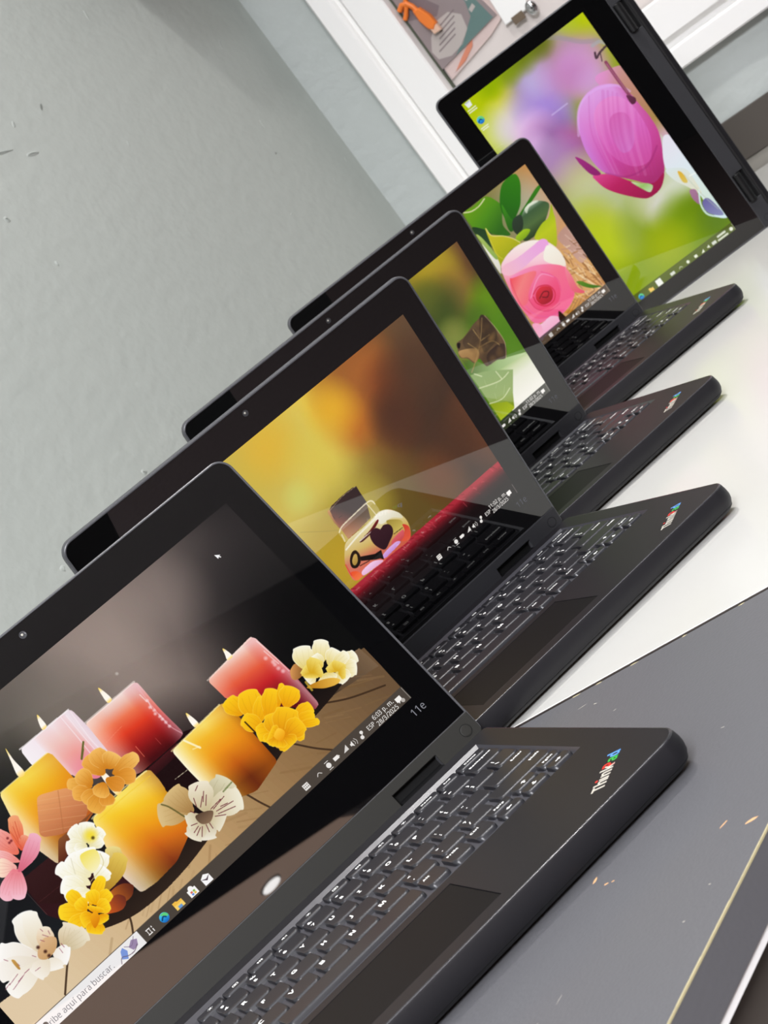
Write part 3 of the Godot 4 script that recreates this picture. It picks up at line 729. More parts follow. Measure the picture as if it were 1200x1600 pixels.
	k.poly([264, 731, 258, 717, 250, 704, 244, 700, 238, 704, 234, 707, 230, 731, 231, 756, 234, 760, 240, 766, 247, 766, 256, 756, 263, 744], "0:efe6b8 1:fdfcf7", [263, 738, 230, 731], "", 1)
	k.line([258, 718, 250, 704, 243, 702, 238, 706, 234, 708, 230, 731, 231, 755, 235, 759, 240, 765, 247, 765, 256, 755], 1.1, "ffffff", 0.45)
	k.line([259, 741, 246, 751, 235, 750], 0.7, "d8cc98", 0.22)
	k.line([259, 737, 247, 734, 236, 732], 0.7, "d8cc98", 0.22)
	k.line([259, 732, 248, 718, 237, 714], 0.7, "d8cc98", 0.22)
	k.poly([266, 740, 258, 735, 250, 733, 245, 736, 243, 745, 242, 750, 247, 770, 256, 787, 259, 786, 264, 786, 267, 780, 269, 765, 270, 750], "0:efe6b8 1:fdfcf7", [268, 745, 247, 770], "", 1)
	k.line([258, 735, 250, 734, 245, 737, 243, 745, 242, 750, 247, 770, 255, 787, 259, 786, 263, 786, 267, 779, 269, 765], 1.0, "ffffff", 0.45)
	k.line([267, 752, 262, 770, 256, 779], 0.6, "d8cc98", 0.22)
	k.line([265, 748, 258, 758, 251, 766], 0.6, "d8cc98", 0.22)
	k.line([264, 745, 253, 745, 246, 752], 0.6, "d8cc98", 0.22)
	k.poly([285, 734, 292, 745, 301, 754, 307, 753, 311, 746, 315, 742, 314, 717, 310, 693, 306, 692, 300, 688, 295, 693, 288, 706, 284, 721], "0:efe6b8 1:fdfcf7", [284, 728, 314, 717], "", 1)
	k.line([292, 745, 301, 752, 307, 752, 311, 745, 315, 741, 314, 717, 310, 694, 306, 693, 300, 689, 295, 693, 288, 706], 1.1, "ffffff", 0.45)
	k.line([287, 722, 297, 706, 307, 701], 0.7, "d8cc98", 0.22)
	k.line([288, 726, 299, 722, 309, 719], 0.7, "d8cc98", 0.22)
	k.line([288, 731, 301, 738, 311, 737], 0.7, "d8cc98", 0.22)
	k.poly([294, 625, 322, 643, 316, 684, 294, 700, 285, 669], "0:f2e060 1:f8f0c0", [0, 0, 0, 1000], "", 1)
	k.line([324, 665, 314, 702, 274, 717], 1.2, "d0c48a", 0.8)
	k.line([277, 611, 263, 663], 1.0, "cfc8a8", 0.7)
	k.poly([261, 813, 274, 829, 290, 843, 304, 849, 316, 847, 325, 836, 330, 825, 327, 811, 319, 797, 308, 789, 294, 787, 276, 793, 261, 802], "0:e8842a 1:5a2418", [261, 808, 330, 825], "", 1)
	k.poly([255, 833, 265, 845, 276, 856, 286, 860, 295, 856, 301, 846, 304, 835, 302, 823, 297, 811, 288, 805, 279, 805, 266, 813, 256, 822], "0:d8601e 1:6a2c20", [255, 827, 304, 835], "", 1)
	k.poly([235, 778, 231, 756, 225, 731, 217, 718, 208, 711, 201, 709, 192, 722, 187, 743, 190, 754, 195, 769, 204, 779, 218, 786, 231, 788], "0:f0a806 1:fdd828", [233, 783, 192, 722], "", 1)
	k.line([231, 756, 224, 732, 217, 718, 208, 712, 201, 709, 192, 722, 187, 742, 190, 754, 195, 768, 204, 779, 218, 786], 1.1, "ffe860", 0.45)
	k.line([226, 779, 207, 766, 193, 747], 0.7, "c88404", 0.22)
	k.line([228, 776, 212, 752, 199, 733], 0.7, "c88404", 0.22)
	k.line([230, 772, 218, 740, 205, 719], 0.7, "c88404", 0.22)
	k.poly([237, 763, 242, 747, 245, 728, 245, 713, 242, 701, 239, 693, 230, 691, 222, 697, 220, 706, 218, 718, 220, 733, 225, 750, 232, 764], "0:f0a806 1:fdd828", [234, 763, 230, 691], "", 1)
	k.line([242, 748, 245, 728, 245, 713, 242, 702, 239, 693, 230, 691, 222, 697, 220, 705, 219, 718, 220, 733, 226, 750], 0.8, "ffe860", 0.45)
	k.line([232, 755, 225, 729, 224, 705], 0.5, "c88404", 0.22)
	k.line([234, 754, 232, 727, 231, 704], 0.5, "c88404", 0.22)
	k.line([236, 754, 239, 725, 238, 702], 0.5, "c88404", 0.22)
	k.poly([246, 778, 259, 777, 274, 773, 285, 766, 294, 755, 299, 746, 299, 730, 293, 720, 286, 721, 275, 725, 265, 736, 253, 754, 244, 770], "0:f0a806 1:fdd828", [245, 775, 299, 730], "", 1)
	k.line([259, 777, 274, 772, 285, 765, 293, 754, 299, 746, 299, 730, 293, 720, 286, 722, 276, 726, 265, 736, 253, 754], 0.7, "ffe860", 0.45)
	k.line([251, 766, 270, 743, 287, 727], 0.4, "c88404", 0.22)
	k.line([252, 769, 272, 752, 290, 738], 0.4, "c88404", 0.22)
	k.line([252, 772, 275, 762, 292, 749], 0.4, "c88404", 0.22)
	k.poly([256, 790, 263, 800, 271, 810, 277, 813, 283, 809, 288, 806, 290, 789, 289, 773, 285, 768, 279, 763, 272, 763, 264, 771, 256, 780], "0:f0a806 1:fdd828", [256, 785, 290, 789], "", 1)
	k.line([262, 800, 271, 809, 277, 811, 283, 809, 288, 805, 290, 789, 289, 773, 285, 768, 279, 764, 272, 764, 264, 771], 0.8, "ffe860", 0.45)
	k.line([261, 781, 274, 775, 285, 775], 0.5, "c88404", 0.22)
	k.line([260, 786, 273, 787, 284, 789], 0.5, "c88404", 0.22)
	k.line([260, 789, 273, 800, 284, 802], 0.5, "c88404", 0.22)
	k.poly([235, 788, 225, 776, 213, 765, 203, 763, 194, 767, 188, 772, 185, 791, 188, 811, 193, 817, 202, 822, 212, 821, 225, 812, 235, 800], "0:f0a806 1:fdd828", [235, 795, 185, 791], "", 1)
	k.line([225, 777, 213, 766, 203, 763, 194, 768, 188, 772, 185, 791, 188, 811, 193, 816, 202, 822, 212, 820, 225, 811], 1.0, "ffe860", 0.45)
	k.line([229, 799, 210, 808, 194, 809], 0.6, "c88404", 0.22)
	k.line([229, 794, 210, 793, 194, 792], 0.6, "c88404", 0.22)
	k.line([229, 790, 210, 778, 194, 775], 0.6, "c88404", 0.22)
	k.poly([238, 779, 243, 769, 247, 757, 247, 747, 245, 740, 243, 734, 234, 733, 225, 736, 222, 742, 221, 750, 222, 759, 227, 770, 232, 779], "0:f0a806 1:fdd828", [235, 779, 234, 733], "", 1)
	k.line([243, 769, 247, 757, 247, 747, 245, 740, 242, 734, 234, 733, 225, 736, 223, 742, 221, 750, 222, 759, 227, 770], 0.8, "ffe860", 0.45)
	k.line([233, 774, 227, 756, 226, 741], 0.5, "c88404", 0.22)
	k.line([235, 774, 234, 756, 234, 741], 0.5, "c88404", 0.22)
	k.line([237, 773, 241, 755, 241, 740], 0.5, "c88404", 0.22)
	k.poly([257, 791, 264, 784, 270, 773, 273, 763, 272, 753, 271, 745, 263, 738, 254, 736, 251, 741, 247, 748, 246, 759, 249, 774, 252, 787], "0:f0a806 1:fdd828", [254, 789, 263, 738], "", 1)
	k.line([264, 783, 270, 772, 273, 763, 272, 753, 271, 746, 263, 738, 254, 736, 251, 741, 248, 748, 247, 759, 249, 775], 0.8, "ffe860", 0.45)
	k.line([253, 781, 252, 759, 255, 743], 0.5, "c88404", 0.22)
	k.line([255, 783, 259, 763, 262, 747], 0.5, "c88404", 0.22)
	k.line([257, 784, 265, 768, 269, 751], 0.5, "c88404", 0.22)
	k.poly([247, 806, 251, 820, 256, 831, 261, 836, 266, 834, 270, 831, 274, 814, 275, 796, 273, 790, 269, 784, 263, 782, 256, 788, 249, 796], "0:f0a806 1:fdd828", [248, 801, 274, 814], "", 1)
	k.line([251, 819, 256, 831, 261, 835, 266, 834, 270, 831, 274, 814, 275, 797, 272, 791, 269, 784, 264, 783, 256, 788], 0.9, "ffe860", 0.45)
	k.line([252, 798, 263, 795, 272, 797], 0.5, "c88404", 0.22)
	k.line([251, 803, 261, 808, 270, 812], 0.5, "c88404", 0.22)
	k.line([251, 806, 259, 820, 267, 827], 0.5, "c88404", 0.22)
	k.poly([239, 808, 236, 793, 231, 781, 225, 776, 220, 779, 217, 779, 212, 800, 211, 823, 213, 827, 217, 834, 222, 835, 230, 828, 237, 820], "0:e89404 1:fcd020", [238, 813, 212, 800], "", 1)
	k.line([236, 794, 231, 781, 225, 777, 220, 779, 217, 780, 212, 800, 211, 822, 213, 826, 217, 833, 222, 834, 230, 828], 1.0, "ffe450", 0.45)
	k.line([234, 816, 223, 822, 215, 819], 0.6, "c88404", 0.22)
	k.line([235, 812, 225, 807, 217, 803], 0.6, "c88404", 0.22)
	k.line([236, 808, 227, 793, 219, 787], 0.6, "c88404", 0.22)
	k.poly([234, 820, 225, 818, 216, 818, 211, 822, 209, 832, 208, 838, 216, 859, 226, 875, 229, 873, 235, 872, 238, 863, 239, 847, 239, 830], "0:e89404 1:fcd020", [236, 825, 216, 859], "", 1)
	k.line([225, 818, 216, 818, 211, 824, 210, 833, 208, 839, 216, 859, 225, 875, 229, 872, 234, 870, 238, 863, 239, 846], 1.1, "ffe450", 0.45)
	k.line([236, 833, 232, 854, 226, 866], 0.7, "c88404", 0.22)
	k.line([234, 829, 226, 842, 220, 852], 0.7, "c88404", 0.22)
	k.line([232, 826, 220, 830, 213, 839], 0.7, "c88404", 0.22)
	k.poly([244, 820, 238, 824, 233, 830, 231, 836, 233, 842, 234, 846, 243, 852, 253, 854, 255, 850, 258, 845, 258, 839, 254, 829, 249, 822], "0:e89404 1:fcd020", [247, 820, 243, 852], "", 1)
	k.line([238, 824, 233, 830, 232, 836, 233, 842, 234, 846, 243, 852, 253, 853, 255, 850, 257, 845, 258, 839, 254, 829], 0.8, "ffe450", 0.45)
	k.line([248, 825, 252, 838, 251, 849], 0.5, "c88404", 0.22)
	k.line([246, 825, 245, 836, 244, 846], 0.5, "c88404", 0.22)
	k.line([244, 823, 238, 834, 236, 843], 0.5, "c88404", 0.22)
	k.poly([244, 811, 250, 818, 255, 823, 258, 822, 258, 816, 258, 813, 252, 793, 245, 775, 243, 775, 240, 772, 238, 777, 238, 788, 240, 800], "0:e89404 1:fcd020", [242, 806, 252, 793], "", 1)
	k.line([249, 818, 255, 822, 258, 822, 258, 816, 258, 812, 252, 793, 245, 776, 243, 775, 240, 773, 238, 777, 239, 788], 1.0, "ffe450", 0.45)
	k.line([242, 800, 243, 786, 245, 781], 0.6, "c88404", 0.22)
	k.line([243, 804, 247, 800, 250, 795], 0.6, "c88404", 0.22)
	k.line([245, 808, 252, 812, 256, 809], 0.6, "c88404", 0.22)
	k.poly([230, 807, 245, 803, 242, 831, 223, 844], "0:f2a814 1:d87c06", [0, 0, 0, 1000], "", 1)
	k.poly([733, 788, 728, 791, 723, 797, 721, 802, 722, 808, 725, 813, 730, 818, 735, 819, 740, 818, 742, 813, 742, 807, 741, 798, 737, 790], "0:a87010 1:e8b040", [735, 789, 730, 818], "", 1)
	k.poly([720, 634, 728, 617, 735, 596, 736, 580, 732, 568, 729, 558, 715, 555, 700, 561, 698, 571, 695, 585, 696, 600, 703, 619, 712, 634], "0:ea9c08 1:fccc1c", [716, 634, 715, 555], "", 1)
	k.line([728, 617, 734, 596, 735, 580, 732, 568, 729, 558, 715, 555, 700, 561, 698, 571, 695, 584, 697, 600, 704, 619], 1.1, "ffe060", 0.45)
	k.line([713, 625, 705, 595, 703, 570], 0.7, "c07c04", 0.22)
	k.line([716, 625, 716, 595, 715, 569], 0.7, "c07c04", 0.22)
	k.line([719, 624, 726, 593, 726, 568], 0.7, "c07c04", 0.22)
	k.poly([732, 692, 748, 677, 764, 656, 771, 636, 772, 614, 773, 598, 758, 578, 739, 572, 732, 582, 723, 598, 719, 621, 719, 655, 723, 684], "0:ea9c08 1:fccc1c", [728, 688, 758, 578], "", 1)
	k.line([748, 677, 763, 656, 770, 635, 772, 613, 772, 597, 758, 578, 740, 572, 733, 583, 724, 599, 719, 621, 720, 655], 1.4, "ffe060", 0.45)
	k.line([728, 672, 731, 624, 739, 588], 0.9, "c07c04", 0.22)
	k.line([731, 675, 742, 633, 752, 598], 0.9, "c07c04", 0.22)
	k.line([735, 678, 755, 643, 766, 609], 0.9, "c07c04", 0.22)
	k.poly([725, 703, 739, 700, 755, 693, 766, 683, 773, 668, 778, 658, 775, 637, 765, 623, 758, 627, 747, 634, 737, 647, 728, 671, 721, 693], "0:ea9c08 1:fccc1c", [723, 698, 775, 637], "", 1)
	k.line([738, 700, 755, 693, 765, 682, 773, 668, 778, 657, 775, 637, 766, 624, 758, 628, 748, 635, 738, 648, 728, 672], 0.9, "ffe060", 0.45)
	k.line([728, 687, 744, 656, 760, 635], 0.6, "c07c04", 0.22)
	k.line([729, 691, 749, 668, 765, 648], 0.6, "c07c04", 0.22)
	k.line([730, 694, 753, 679, 770, 661], 0.6, "c07c04", 0.22)
	k.poly([752, 710, 767, 708, 784, 701, 795, 689, 801, 673, 806, 661, 800, 637, 788, 620, 780, 625, 770, 632, 760, 647, 752, 674, 747, 699], "0:ea9c08 1:fccc1c", [749, 704, 800, 637], "", 1)
	k.line([766, 708, 783, 700, 794, 688, 801, 672, 805, 661, 800, 637, 789, 621, 781, 626, 770, 633, 761, 648, 753, 675], 1.1, "ffe060", 0.45)
	k.line([753, 692, 768, 656, 784, 634], 0.7, "c07c04", 0.22)
	k.line([755, 697, 775, 671, 791, 650], 0.7, "c07c04", 0.22)
	k.line([757, 701, 781, 685, 798, 665], 0.7, "c07c04", 0.22)
	k.poly([782, 704, 792, 696, 804, 686, 812, 675, 818, 663, 822, 654, 821, 643, 815, 640, 810, 645, 802, 654, 794, 666, 786, 684, 780, 700], "0:ea9c08 1:fccc1c", [781, 702, 821, 643], "", 1)
	k.line([792, 696, 804, 685, 812, 675, 818, 663, 822, 654, 821, 643, 815, 640, 810, 645, 802, 654, 794, 666, 786, 684], 0.6, "ffe060", 0.45)
	k.line([785, 693, 799, 668, 811, 648], 0.4, "c07c04", 0.22)
	k.line([786, 695, 801, 672, 814, 654], 0.4, "c07c04", 0.22)
	k.line([787, 696, 803, 677, 816, 660], 0.4, "c07c04", 0.22)
	k.poly([794, 726, 807, 731, 821, 732, 829, 726, 834, 714, 837, 704, 832, 678, 821, 656, 815, 657, 807, 659, 799, 669, 793, 691, 790, 712], "0:ea9c08 1:fccc1c", [792, 719, 832, 678], "", 1)
	k.line([807, 730, 820, 731, 829, 725, 834, 713, 837, 704, 832, 678, 822, 657, 816, 658, 807, 659, 799, 670, 794, 691], 1.2, "ffe060", 0.45)
	k.line([795, 709, 806, 682, 819, 667], 0.7, "c07c04", 0.22)
	k.line([797, 714, 812, 699, 825, 686], 0.7, "c07c04", 0.22)
	k.line([799, 720, 818, 716, 831, 704], 0.7, "c07c04", 0.22)
	k.poly([787, 772, 795, 786, 806, 799, 815, 804, 823, 801, 830, 799, 834, 779, 834, 757, 828, 752, 821, 745, 812, 744, 799, 751, 788, 760], "0:ea9c08 1:fccc1c", [788, 766, 834, 779], "", 1)
	k.line([795, 785, 806, 799, 815, 802, 823, 800, 829, 798, 834, 779, 834, 758, 828, 752, 821, 746, 812, 745, 799, 752], 0.9, "ffe060", 0.45)
	k.line([794, 763, 812, 758, 828, 761], 0.6, "c07c04", 0.22)
	k.line([793, 768, 811, 772, 826, 777], 0.6, "c07c04", 0.22)
	k.line([792, 772, 810, 787, 824, 793], 0.6, "c07c04", 0.22)
	k.poly([782, 780, 788, 795, 797, 810, 805, 818, 813, 820, 819, 821, 826, 808, 827, 791, 823, 784, 816, 775, 807, 770, 794, 770, 783, 771], "0:ea9c08 1:fccc1c", [783, 776, 826, 808], "", 1)
	k.line([788, 794, 797, 809, 805, 817, 813, 819, 819, 820, 826, 808, 826, 792, 823, 785, 816, 777, 807, 771, 794, 770], 0.7, "ffe060", 0.45)
	k.line([789, 776, 807, 781, 821, 791], 0.4, "c07c04", 0.22)
	k.line([788, 779, 804, 792, 818, 802], 0.4, "c07c04", 0.22)
	k.line([787, 783, 801, 803, 815, 813], 0.4, "c07c04", 0.22)
	k.poly([782, 797, 788, 811, 797, 827, 805, 836, 812, 841, 818, 845, 824, 838, 825, 825, 821, 818, 815, 808, 806, 800, 794, 794, 784, 791], "0:ea9c08 1:fccc1c", [783, 794, 824, 838], "", 1)
	k.line([788, 811, 797, 826, 805, 836, 813, 841, 818, 845, 824, 838, 825, 825, 821, 818, 814, 809, 806, 800, 794, 795], 0.6, "ffe060", 0.45)
	k.line([789, 797, 806, 809, 819, 822], 0.4, "c07c04", 0.22)
	k.line([788, 800, 803, 816, 816, 829], 0.4, "c07c04", 0.22)
	k.line([787, 802, 801, 822, 814, 837], 0.4, "c07c04", 0.22)
	k.poly([763, 813, 763, 825, 764, 838, 767, 845, 772, 847, 775, 848, 782, 838, 788, 825, 787, 819, 785, 811, 781, 806, 773, 805, 766, 806], "0:ea9c08 1:fccc1c", [764, 809, 782, 838], "", 1)
	k.line([763, 825, 764, 838, 767, 845, 772, 847, 775, 848, 782, 838, 787, 825, 787, 819, 785, 811, 781, 806, 773, 806], 0.7, "ffe060", 0.45)
	k.line([768, 811, 778, 815, 784, 824], 0.4, "c07c04", 0.22)
	k.line([767, 813, 773, 824, 779, 833], 0.4, "c07c04", 0.22)
	k.line([766, 816, 769, 832, 774, 842], 0.4, "c07c04", 0.22)
	k.poly([732, 722, 735, 702, 737, 677, 735, 660, 729, 648, 725, 640, 711, 643, 700, 657, 700, 668, 700, 684, 704, 700, 714, 716, 725, 727], "0:ea9c08 1:fccc1c", [728, 725, 711, 643], "", 1)
	k.line([735, 702, 737, 677, 734, 661, 728, 648, 724, 641, 711, 643, 700, 656, 700, 668, 700, 684, 705, 700, 715, 716], 1.0, "ffe060", 0.45)
	k.line([724, 717, 711, 691, 705, 665], 0.6, "c07c04", 0.22)
	k.line([726, 716, 720, 684, 714, 659], 0.6, "c07c04", 0.22)
	k.line([729, 713, 728, 678, 724, 652], 0.6, "c07c04", 0.22)
	k.poly([747, 745, 743, 726, 738, 708, 731, 700, 724, 700, 718, 701, 710, 722, 706, 747, 709, 754, 713, 765, 721, 768, 732, 765, 743, 758], "0:ea9c08 1:fccc1c", [745, 751, 710, 722], "", 1)
	k.line([743, 727, 738, 709, 731, 701, 723, 701, 718, 702, 710, 722, 706, 746, 709, 754, 713, 763, 721, 768, 732, 764], 1.1, "ffe060", 0.45)
	k.line([739, 752, 723, 753, 711, 745], 0.7, "c07c04", 0.22)
	k.line([741, 748, 727, 736, 716, 727], 0.7, "c07c04", 0.22)
	k.line([742, 743, 732, 720, 721, 709], 0.7, "c07c04", 0.22)
	k.poly([737, 760, 731, 750, 724, 742, 719, 741, 716, 747, 713, 752, 714, 772, 717, 793, 720, 795, 724, 799, 729, 796, 734, 784, 738, 772], "0:ea9c08 1:fccc1c", [737, 766, 714, 772], "", 1)
	k.line([731, 751, 725, 743, 719, 742, 716, 748, 713, 752, 714, 772, 717, 791, 720, 795, 724, 798, 729, 795, 734, 784], 0.9, "ffe060", 0.45)
	k.line([735, 770, 727, 784, 719, 787], 0.6, "c07c04", 0.22)
	k.line([734, 766, 725, 769, 718, 771], 0.6, "c07c04", 0.22)
	k.line([734, 762, 724, 754, 716, 756], 0.6, "c07c04", 0.22)
	k.poly([744, 784, 758, 777, 771, 764, 778, 750, 778, 734, 780, 723, 765, 703, 748, 692, 743, 700, 735, 709, 732, 726, 732, 752, 736, 775], "0:e08c08 1:fbc81c", [740, 779, 765, 703], "", 1)
	k.line([758, 776, 771, 763, 777, 750, 778, 734, 779, 722, 765, 703, 749, 693, 744, 700, 736, 710, 732, 727, 733, 752], 1.3, "ffdc50", 0.45)
	k.line([740, 768, 742, 731, 749, 706], 0.8, "b87004", 0.22)
	k.line([743, 770, 753, 741, 761, 716], 0.8, "b87004", 0.22)
	k.line([746, 773, 763, 752, 772, 728], 0.8, "b87004", 0.22)
	k.poly([749, 796, 766, 799, 783, 796, 794, 785, 800, 768, 805, 756, 795, 723, 780, 698, 772, 702, 761, 707, 752, 722, 746, 752, 742, 780], "0:e08c08 1:fbc81c", [746, 788, 795, 723], "", 1)
	k.line([765, 798, 783, 795, 794, 784, 800, 767, 804, 756, 795, 723, 780, 700, 773, 704, 761, 709, 753, 723, 746, 752], 1.5, "ffdc50", 0.45)
	k.line([749, 775, 762, 736, 777, 713], 0.9, "b87004", 0.22)
	k.line([751, 781, 770, 756, 786, 736], 0.9, "b87004", 0.22)
	k.line([754, 786, 778, 775, 795, 756], 0.9, "b87004", 0.22)
	k.poly([751, 804, 760, 820, 771, 834, 780, 836, 788, 830, 793, 827, 796, 797, 794, 768, 789, 764, 781, 758, 772, 760, 760, 773, 751, 789], "0:e08c08 1:fbc81c", [751, 797, 796, 797], "", 1)
	k.line([760, 820, 771, 833, 780, 835, 787, 829, 793, 826, 796, 797, 794, 769, 789, 766, 781, 759, 772, 761, 760, 775], 1.2, "ffdc50", 0.45)
	k.line([757, 791, 774, 778, 789, 776], 0.7, "b87004", 0.22)
	k.line([757, 797, 774, 797, 788, 797], 0.7, "b87004", 0.22)
	k.line([757, 803, 773, 817, 788, 819], 0.7, "b87004", 0.22)
	k.poly([744, 776, 750, 763, 754, 750, 753, 743, 749, 740, 746, 738, 732, 748, 718, 761, 717, 767, 716, 775, 719, 780, 727, 782, 736, 782], "0:e08c08 1:fbc81c", [740, 779, 732, 748], "", 1)
	k.line([750, 763, 753, 750, 753, 743, 748, 741, 746, 738, 732, 748, 719, 761, 718, 766, 716, 775, 719, 780, 728, 782], 1.1, "ffdc50", 0.45)
	k.line([736, 778, 726, 772, 723, 763], 0.7, "b87004", 0.22)
	k.line([739, 776, 736, 763, 733, 754], 0.7, "b87004", 0.22)
	k.line([742, 773, 745, 755, 743, 745], 0.7, "b87004", 0.22)
	k.poly([741, 788, 732, 798, 725, 810, 723, 820, 726, 828, 728, 834, 745, 836, 762, 834, 764, 828, 768, 820, 767, 810, 759, 797, 750, 788], "0:e08c08 1:fbc81c", [746, 788, 745, 836], "", 1)
	k.line([732, 797, 725, 810, 723, 820, 727, 828, 729, 834, 745, 836, 762, 834, 764, 827, 767, 820, 766, 810, 758, 798], 1.2, "ffdc50", 0.45)
	k.line([749, 794, 757, 812, 757, 827], 0.7, "b87004", 0.22)
	k.line([746, 794, 745, 813, 745, 828], 0.7, "b87004", 0.22)
	k.line([742, 794, 734, 813, 733, 828], 0.7, "b87004", 0.22)
	k.poly([738, 774, 729, 767, 721, 763, 716, 766, 716, 775, 714, 781, 723, 803, 733, 822, 736, 822, 741, 823, 744, 816, 744, 801, 742, 785], "0:e08c08 1:fbc81c", [740, 779, 723, 803], "", 1)
	k.line([729, 768, 721, 764, 717, 768, 716, 776, 714, 781, 723, 803, 733, 822, 736, 822, 741, 822, 743, 816, 744, 801], 1.1, "ffdc50", 0.45)
	k.line([740, 786, 737, 805, 733, 815], 0.7, "b87004", 0.22)
	k.line([738, 782, 731, 791, 726, 799], 0.7, "b87004", 0.22)
	k.line([736, 778, 725, 777, 719, 783], 0.7, "b87004", 0.22)
	k.poly([733, 768, 751, 756, 756, 783, 738, 798], "0:ffcc38 1:ee9c10", [0, 0, 0, 1000], "", 1)
	k.line([710, 660, 711, 713], 2.6, "241008", 0.85)
	k.poly([873, 666, 874, 650, 874, 634, 871, 625, 866, 622, 858, 625, 851, 631, 846, 643, 843, 654, 844, 664, 849, 671, 858, 674, 867, 673], "0:8a5a28 1:d89858", [870, 670, 851, 631], "", 1)
	k.poly([881, 668, 895, 661, 908, 650, 915, 636, 916, 620, 918, 609, 905, 589, 889, 579, 883, 586, 876, 595, 871, 611, 871, 637, 874, 660], "0:e4cc70 1:faf7e4", [878, 664, 905, 589], "", 1)
	k.line([894, 661, 908, 649, 914, 636, 915, 619, 917, 609, 905, 589, 889, 579, 884, 586, 876, 596, 872, 612, 872, 638], 1.2, "ffffff", 0.45)
	k.line([878, 652, 881, 617, 889, 591], 0.7, "c8b468", 0.22)
	k.line([881, 655, 891, 627, 900, 603], 0.7, "c8b468", 0.22)
	k.line([884, 659, 901, 637, 911, 614], 0.7, "c8b468", 0.22)
	k.poly([911, 689, 924, 686, 938, 677, 946, 666, 950, 651, 953, 641, 946, 620, 933, 606, 927, 612, 919, 620, 912, 634, 907, 658, 905, 680], "0:e4cc70 1:faf7e4", [908, 685, 946, 620], "", 1)
	k.line([924, 685, 937, 677, 946, 666, 950, 651, 953, 641, 946, 620, 933, 607, 927, 613, 919, 620, 913, 635, 908, 659], 1.0, "ffffff", 0.45)
	k.line([910, 674, 920, 641, 931, 619], 0.6, "c8b468", 0.22)
	k.line([913, 677, 926, 652, 939, 631], 0.6, "c8b468", 0.22)
	k.line([915, 680, 933, 664, 946, 645], 0.6, "c8b468", 0.22)
	k.poly([909, 699, 916, 688, 922, 675, 923, 663, 921, 654, 919, 647, 906, 645, 893, 648, 891, 655, 889, 664, 890, 675, 895, 688, 902, 699], "0:e4cc70 1:faf7e4", [906, 699, 906, 645], "", 1)
	k.line([916, 688, 922, 674, 922, 663, 920, 654, 919, 648, 906, 645, 893, 648, 892, 655, 889, 664, 890, 675, 896, 688], 0.9, "ffffff", 0.45)
	k.line([903, 692, 897, 672, 896, 655], 0.6, "c8b468", 0.22)
	k.line([906, 693, 906, 672, 906, 654], 0.6, "c8b468", 0.22)
	k.line([908, 692, 915, 672, 915, 654], 0.6, "c8b468", 0.22)
	k.poly([921, 719, 930, 729, 942, 736, 949, 734, 955, 725, 959, 719, 956, 692, 950, 667, 945, 666, 938, 664, 931, 670, 923, 687, 918, 705], "0:e4cc70 1:faf7e4", [919, 712, 956, 692], "", 1)
	k.line([930, 728, 942, 735, 949, 733, 955, 724, 958, 718, 956, 692, 950, 668, 945, 667, 938, 666, 931, 670, 923, 688], 1.1, "ffffff", 0.45)
	k.line([923, 704, 935, 684, 947, 676], 0.7, "c8b468", 0.22)
	k.line([924, 709, 938, 702, 950, 695], 0.7, "c8b468", 0.22)
	k.line([925, 715, 941, 719, 953, 715], 0.7, "c8b468", 0.22)
	k.poly([933, 740, 940, 754, 950, 768, 958, 773, 967, 771, 972, 770, 978, 749, 978, 726, 973, 721, 966, 714, 957, 713, 945, 719, 934, 728], "0:e4cc70 1:faf7e4", [933, 734, 978, 749], "", 1)
	k.line([940, 754, 950, 768, 959, 772, 967, 770, 972, 770, 978, 749, 978, 727, 973, 722, 966, 716, 957, 714, 945, 720], 0.9, "ffffff", 0.45)
	k.line([940, 731, 958, 727, 972, 730], 0.6, "c8b468", 0.22)
	k.line([939, 736, 956, 741, 970, 746], 0.6, "c8b468", 0.22)
	k.line([938, 741, 954, 756, 968, 763], 0.6, "c8b468", 0.22)
	k.poly([929, 754, 930, 772, 933, 790, 938, 799, 945, 800, 949, 802, 960, 784, 967, 762, 965, 755, 962, 745, 955, 739, 944, 739, 933, 743], "0:e4cc70 1:faf7e4", [931, 748, 960, 784], "", 1)
	k.line([930, 772, 933, 789, 938, 798, 945, 800, 949, 802, 960, 784, 967, 763, 964, 756, 962, 745, 955, 740, 944, 740], 1.0, "ffffff", 0.45)
	k.line([936, 748, 951, 753, 961, 763], 0.6, "c8b468", 0.22)
	k.line([935, 753, 946, 766, 955, 778], 0.6, "c8b468", 0.22)
	k.line([933, 756, 940, 780, 948, 793], 0.6, "c8b468", 0.22)
	k.poly([919, 745, 913, 757, 908, 772, 908, 782, 911, 790, 913, 796, 926, 796, 939, 790, 940, 783, 942, 774, 941, 763, 934, 752, 926, 743], "0:e4cc70 1:faf7e4", [923, 745, 926, 796], "", 1)
	k.line([914, 757, 909, 772, 908, 782, 912, 790, 914, 795, 926, 796, 939, 790, 940, 784, 942, 774, 940, 763, 933, 752], 0.9, "ffffff", 0.45)
	k.line([926, 750, 933, 768, 935, 784], 0.6, "c8b468", 0.22)
	k.line([923, 750, 924, 770, 926, 786], 0.6, "c8b468", 0.22)
	k.line([921, 751, 916, 772, 916, 788], 0.6, "c8b468", 0.22)
	k.poly([899, 720, 890, 722, 881, 726, 879, 732, 880, 740, 881, 745, 896, 756, 911, 763, 914, 761, 918, 757, 918, 750, 914, 737, 907, 725], "0:e4cc70 1:faf7e4", [903, 722, 896, 756], "", 1)
	k.line([890, 722, 882, 726, 879, 732, 881, 741, 882, 745, 896, 756, 910, 763, 913, 761, 917, 757, 918, 750, 914, 737], 1.1, "ffffff", 0.45)
	k.line([905, 729, 909, 746, 908, 757], 0.7, "c8b468", 0.22)
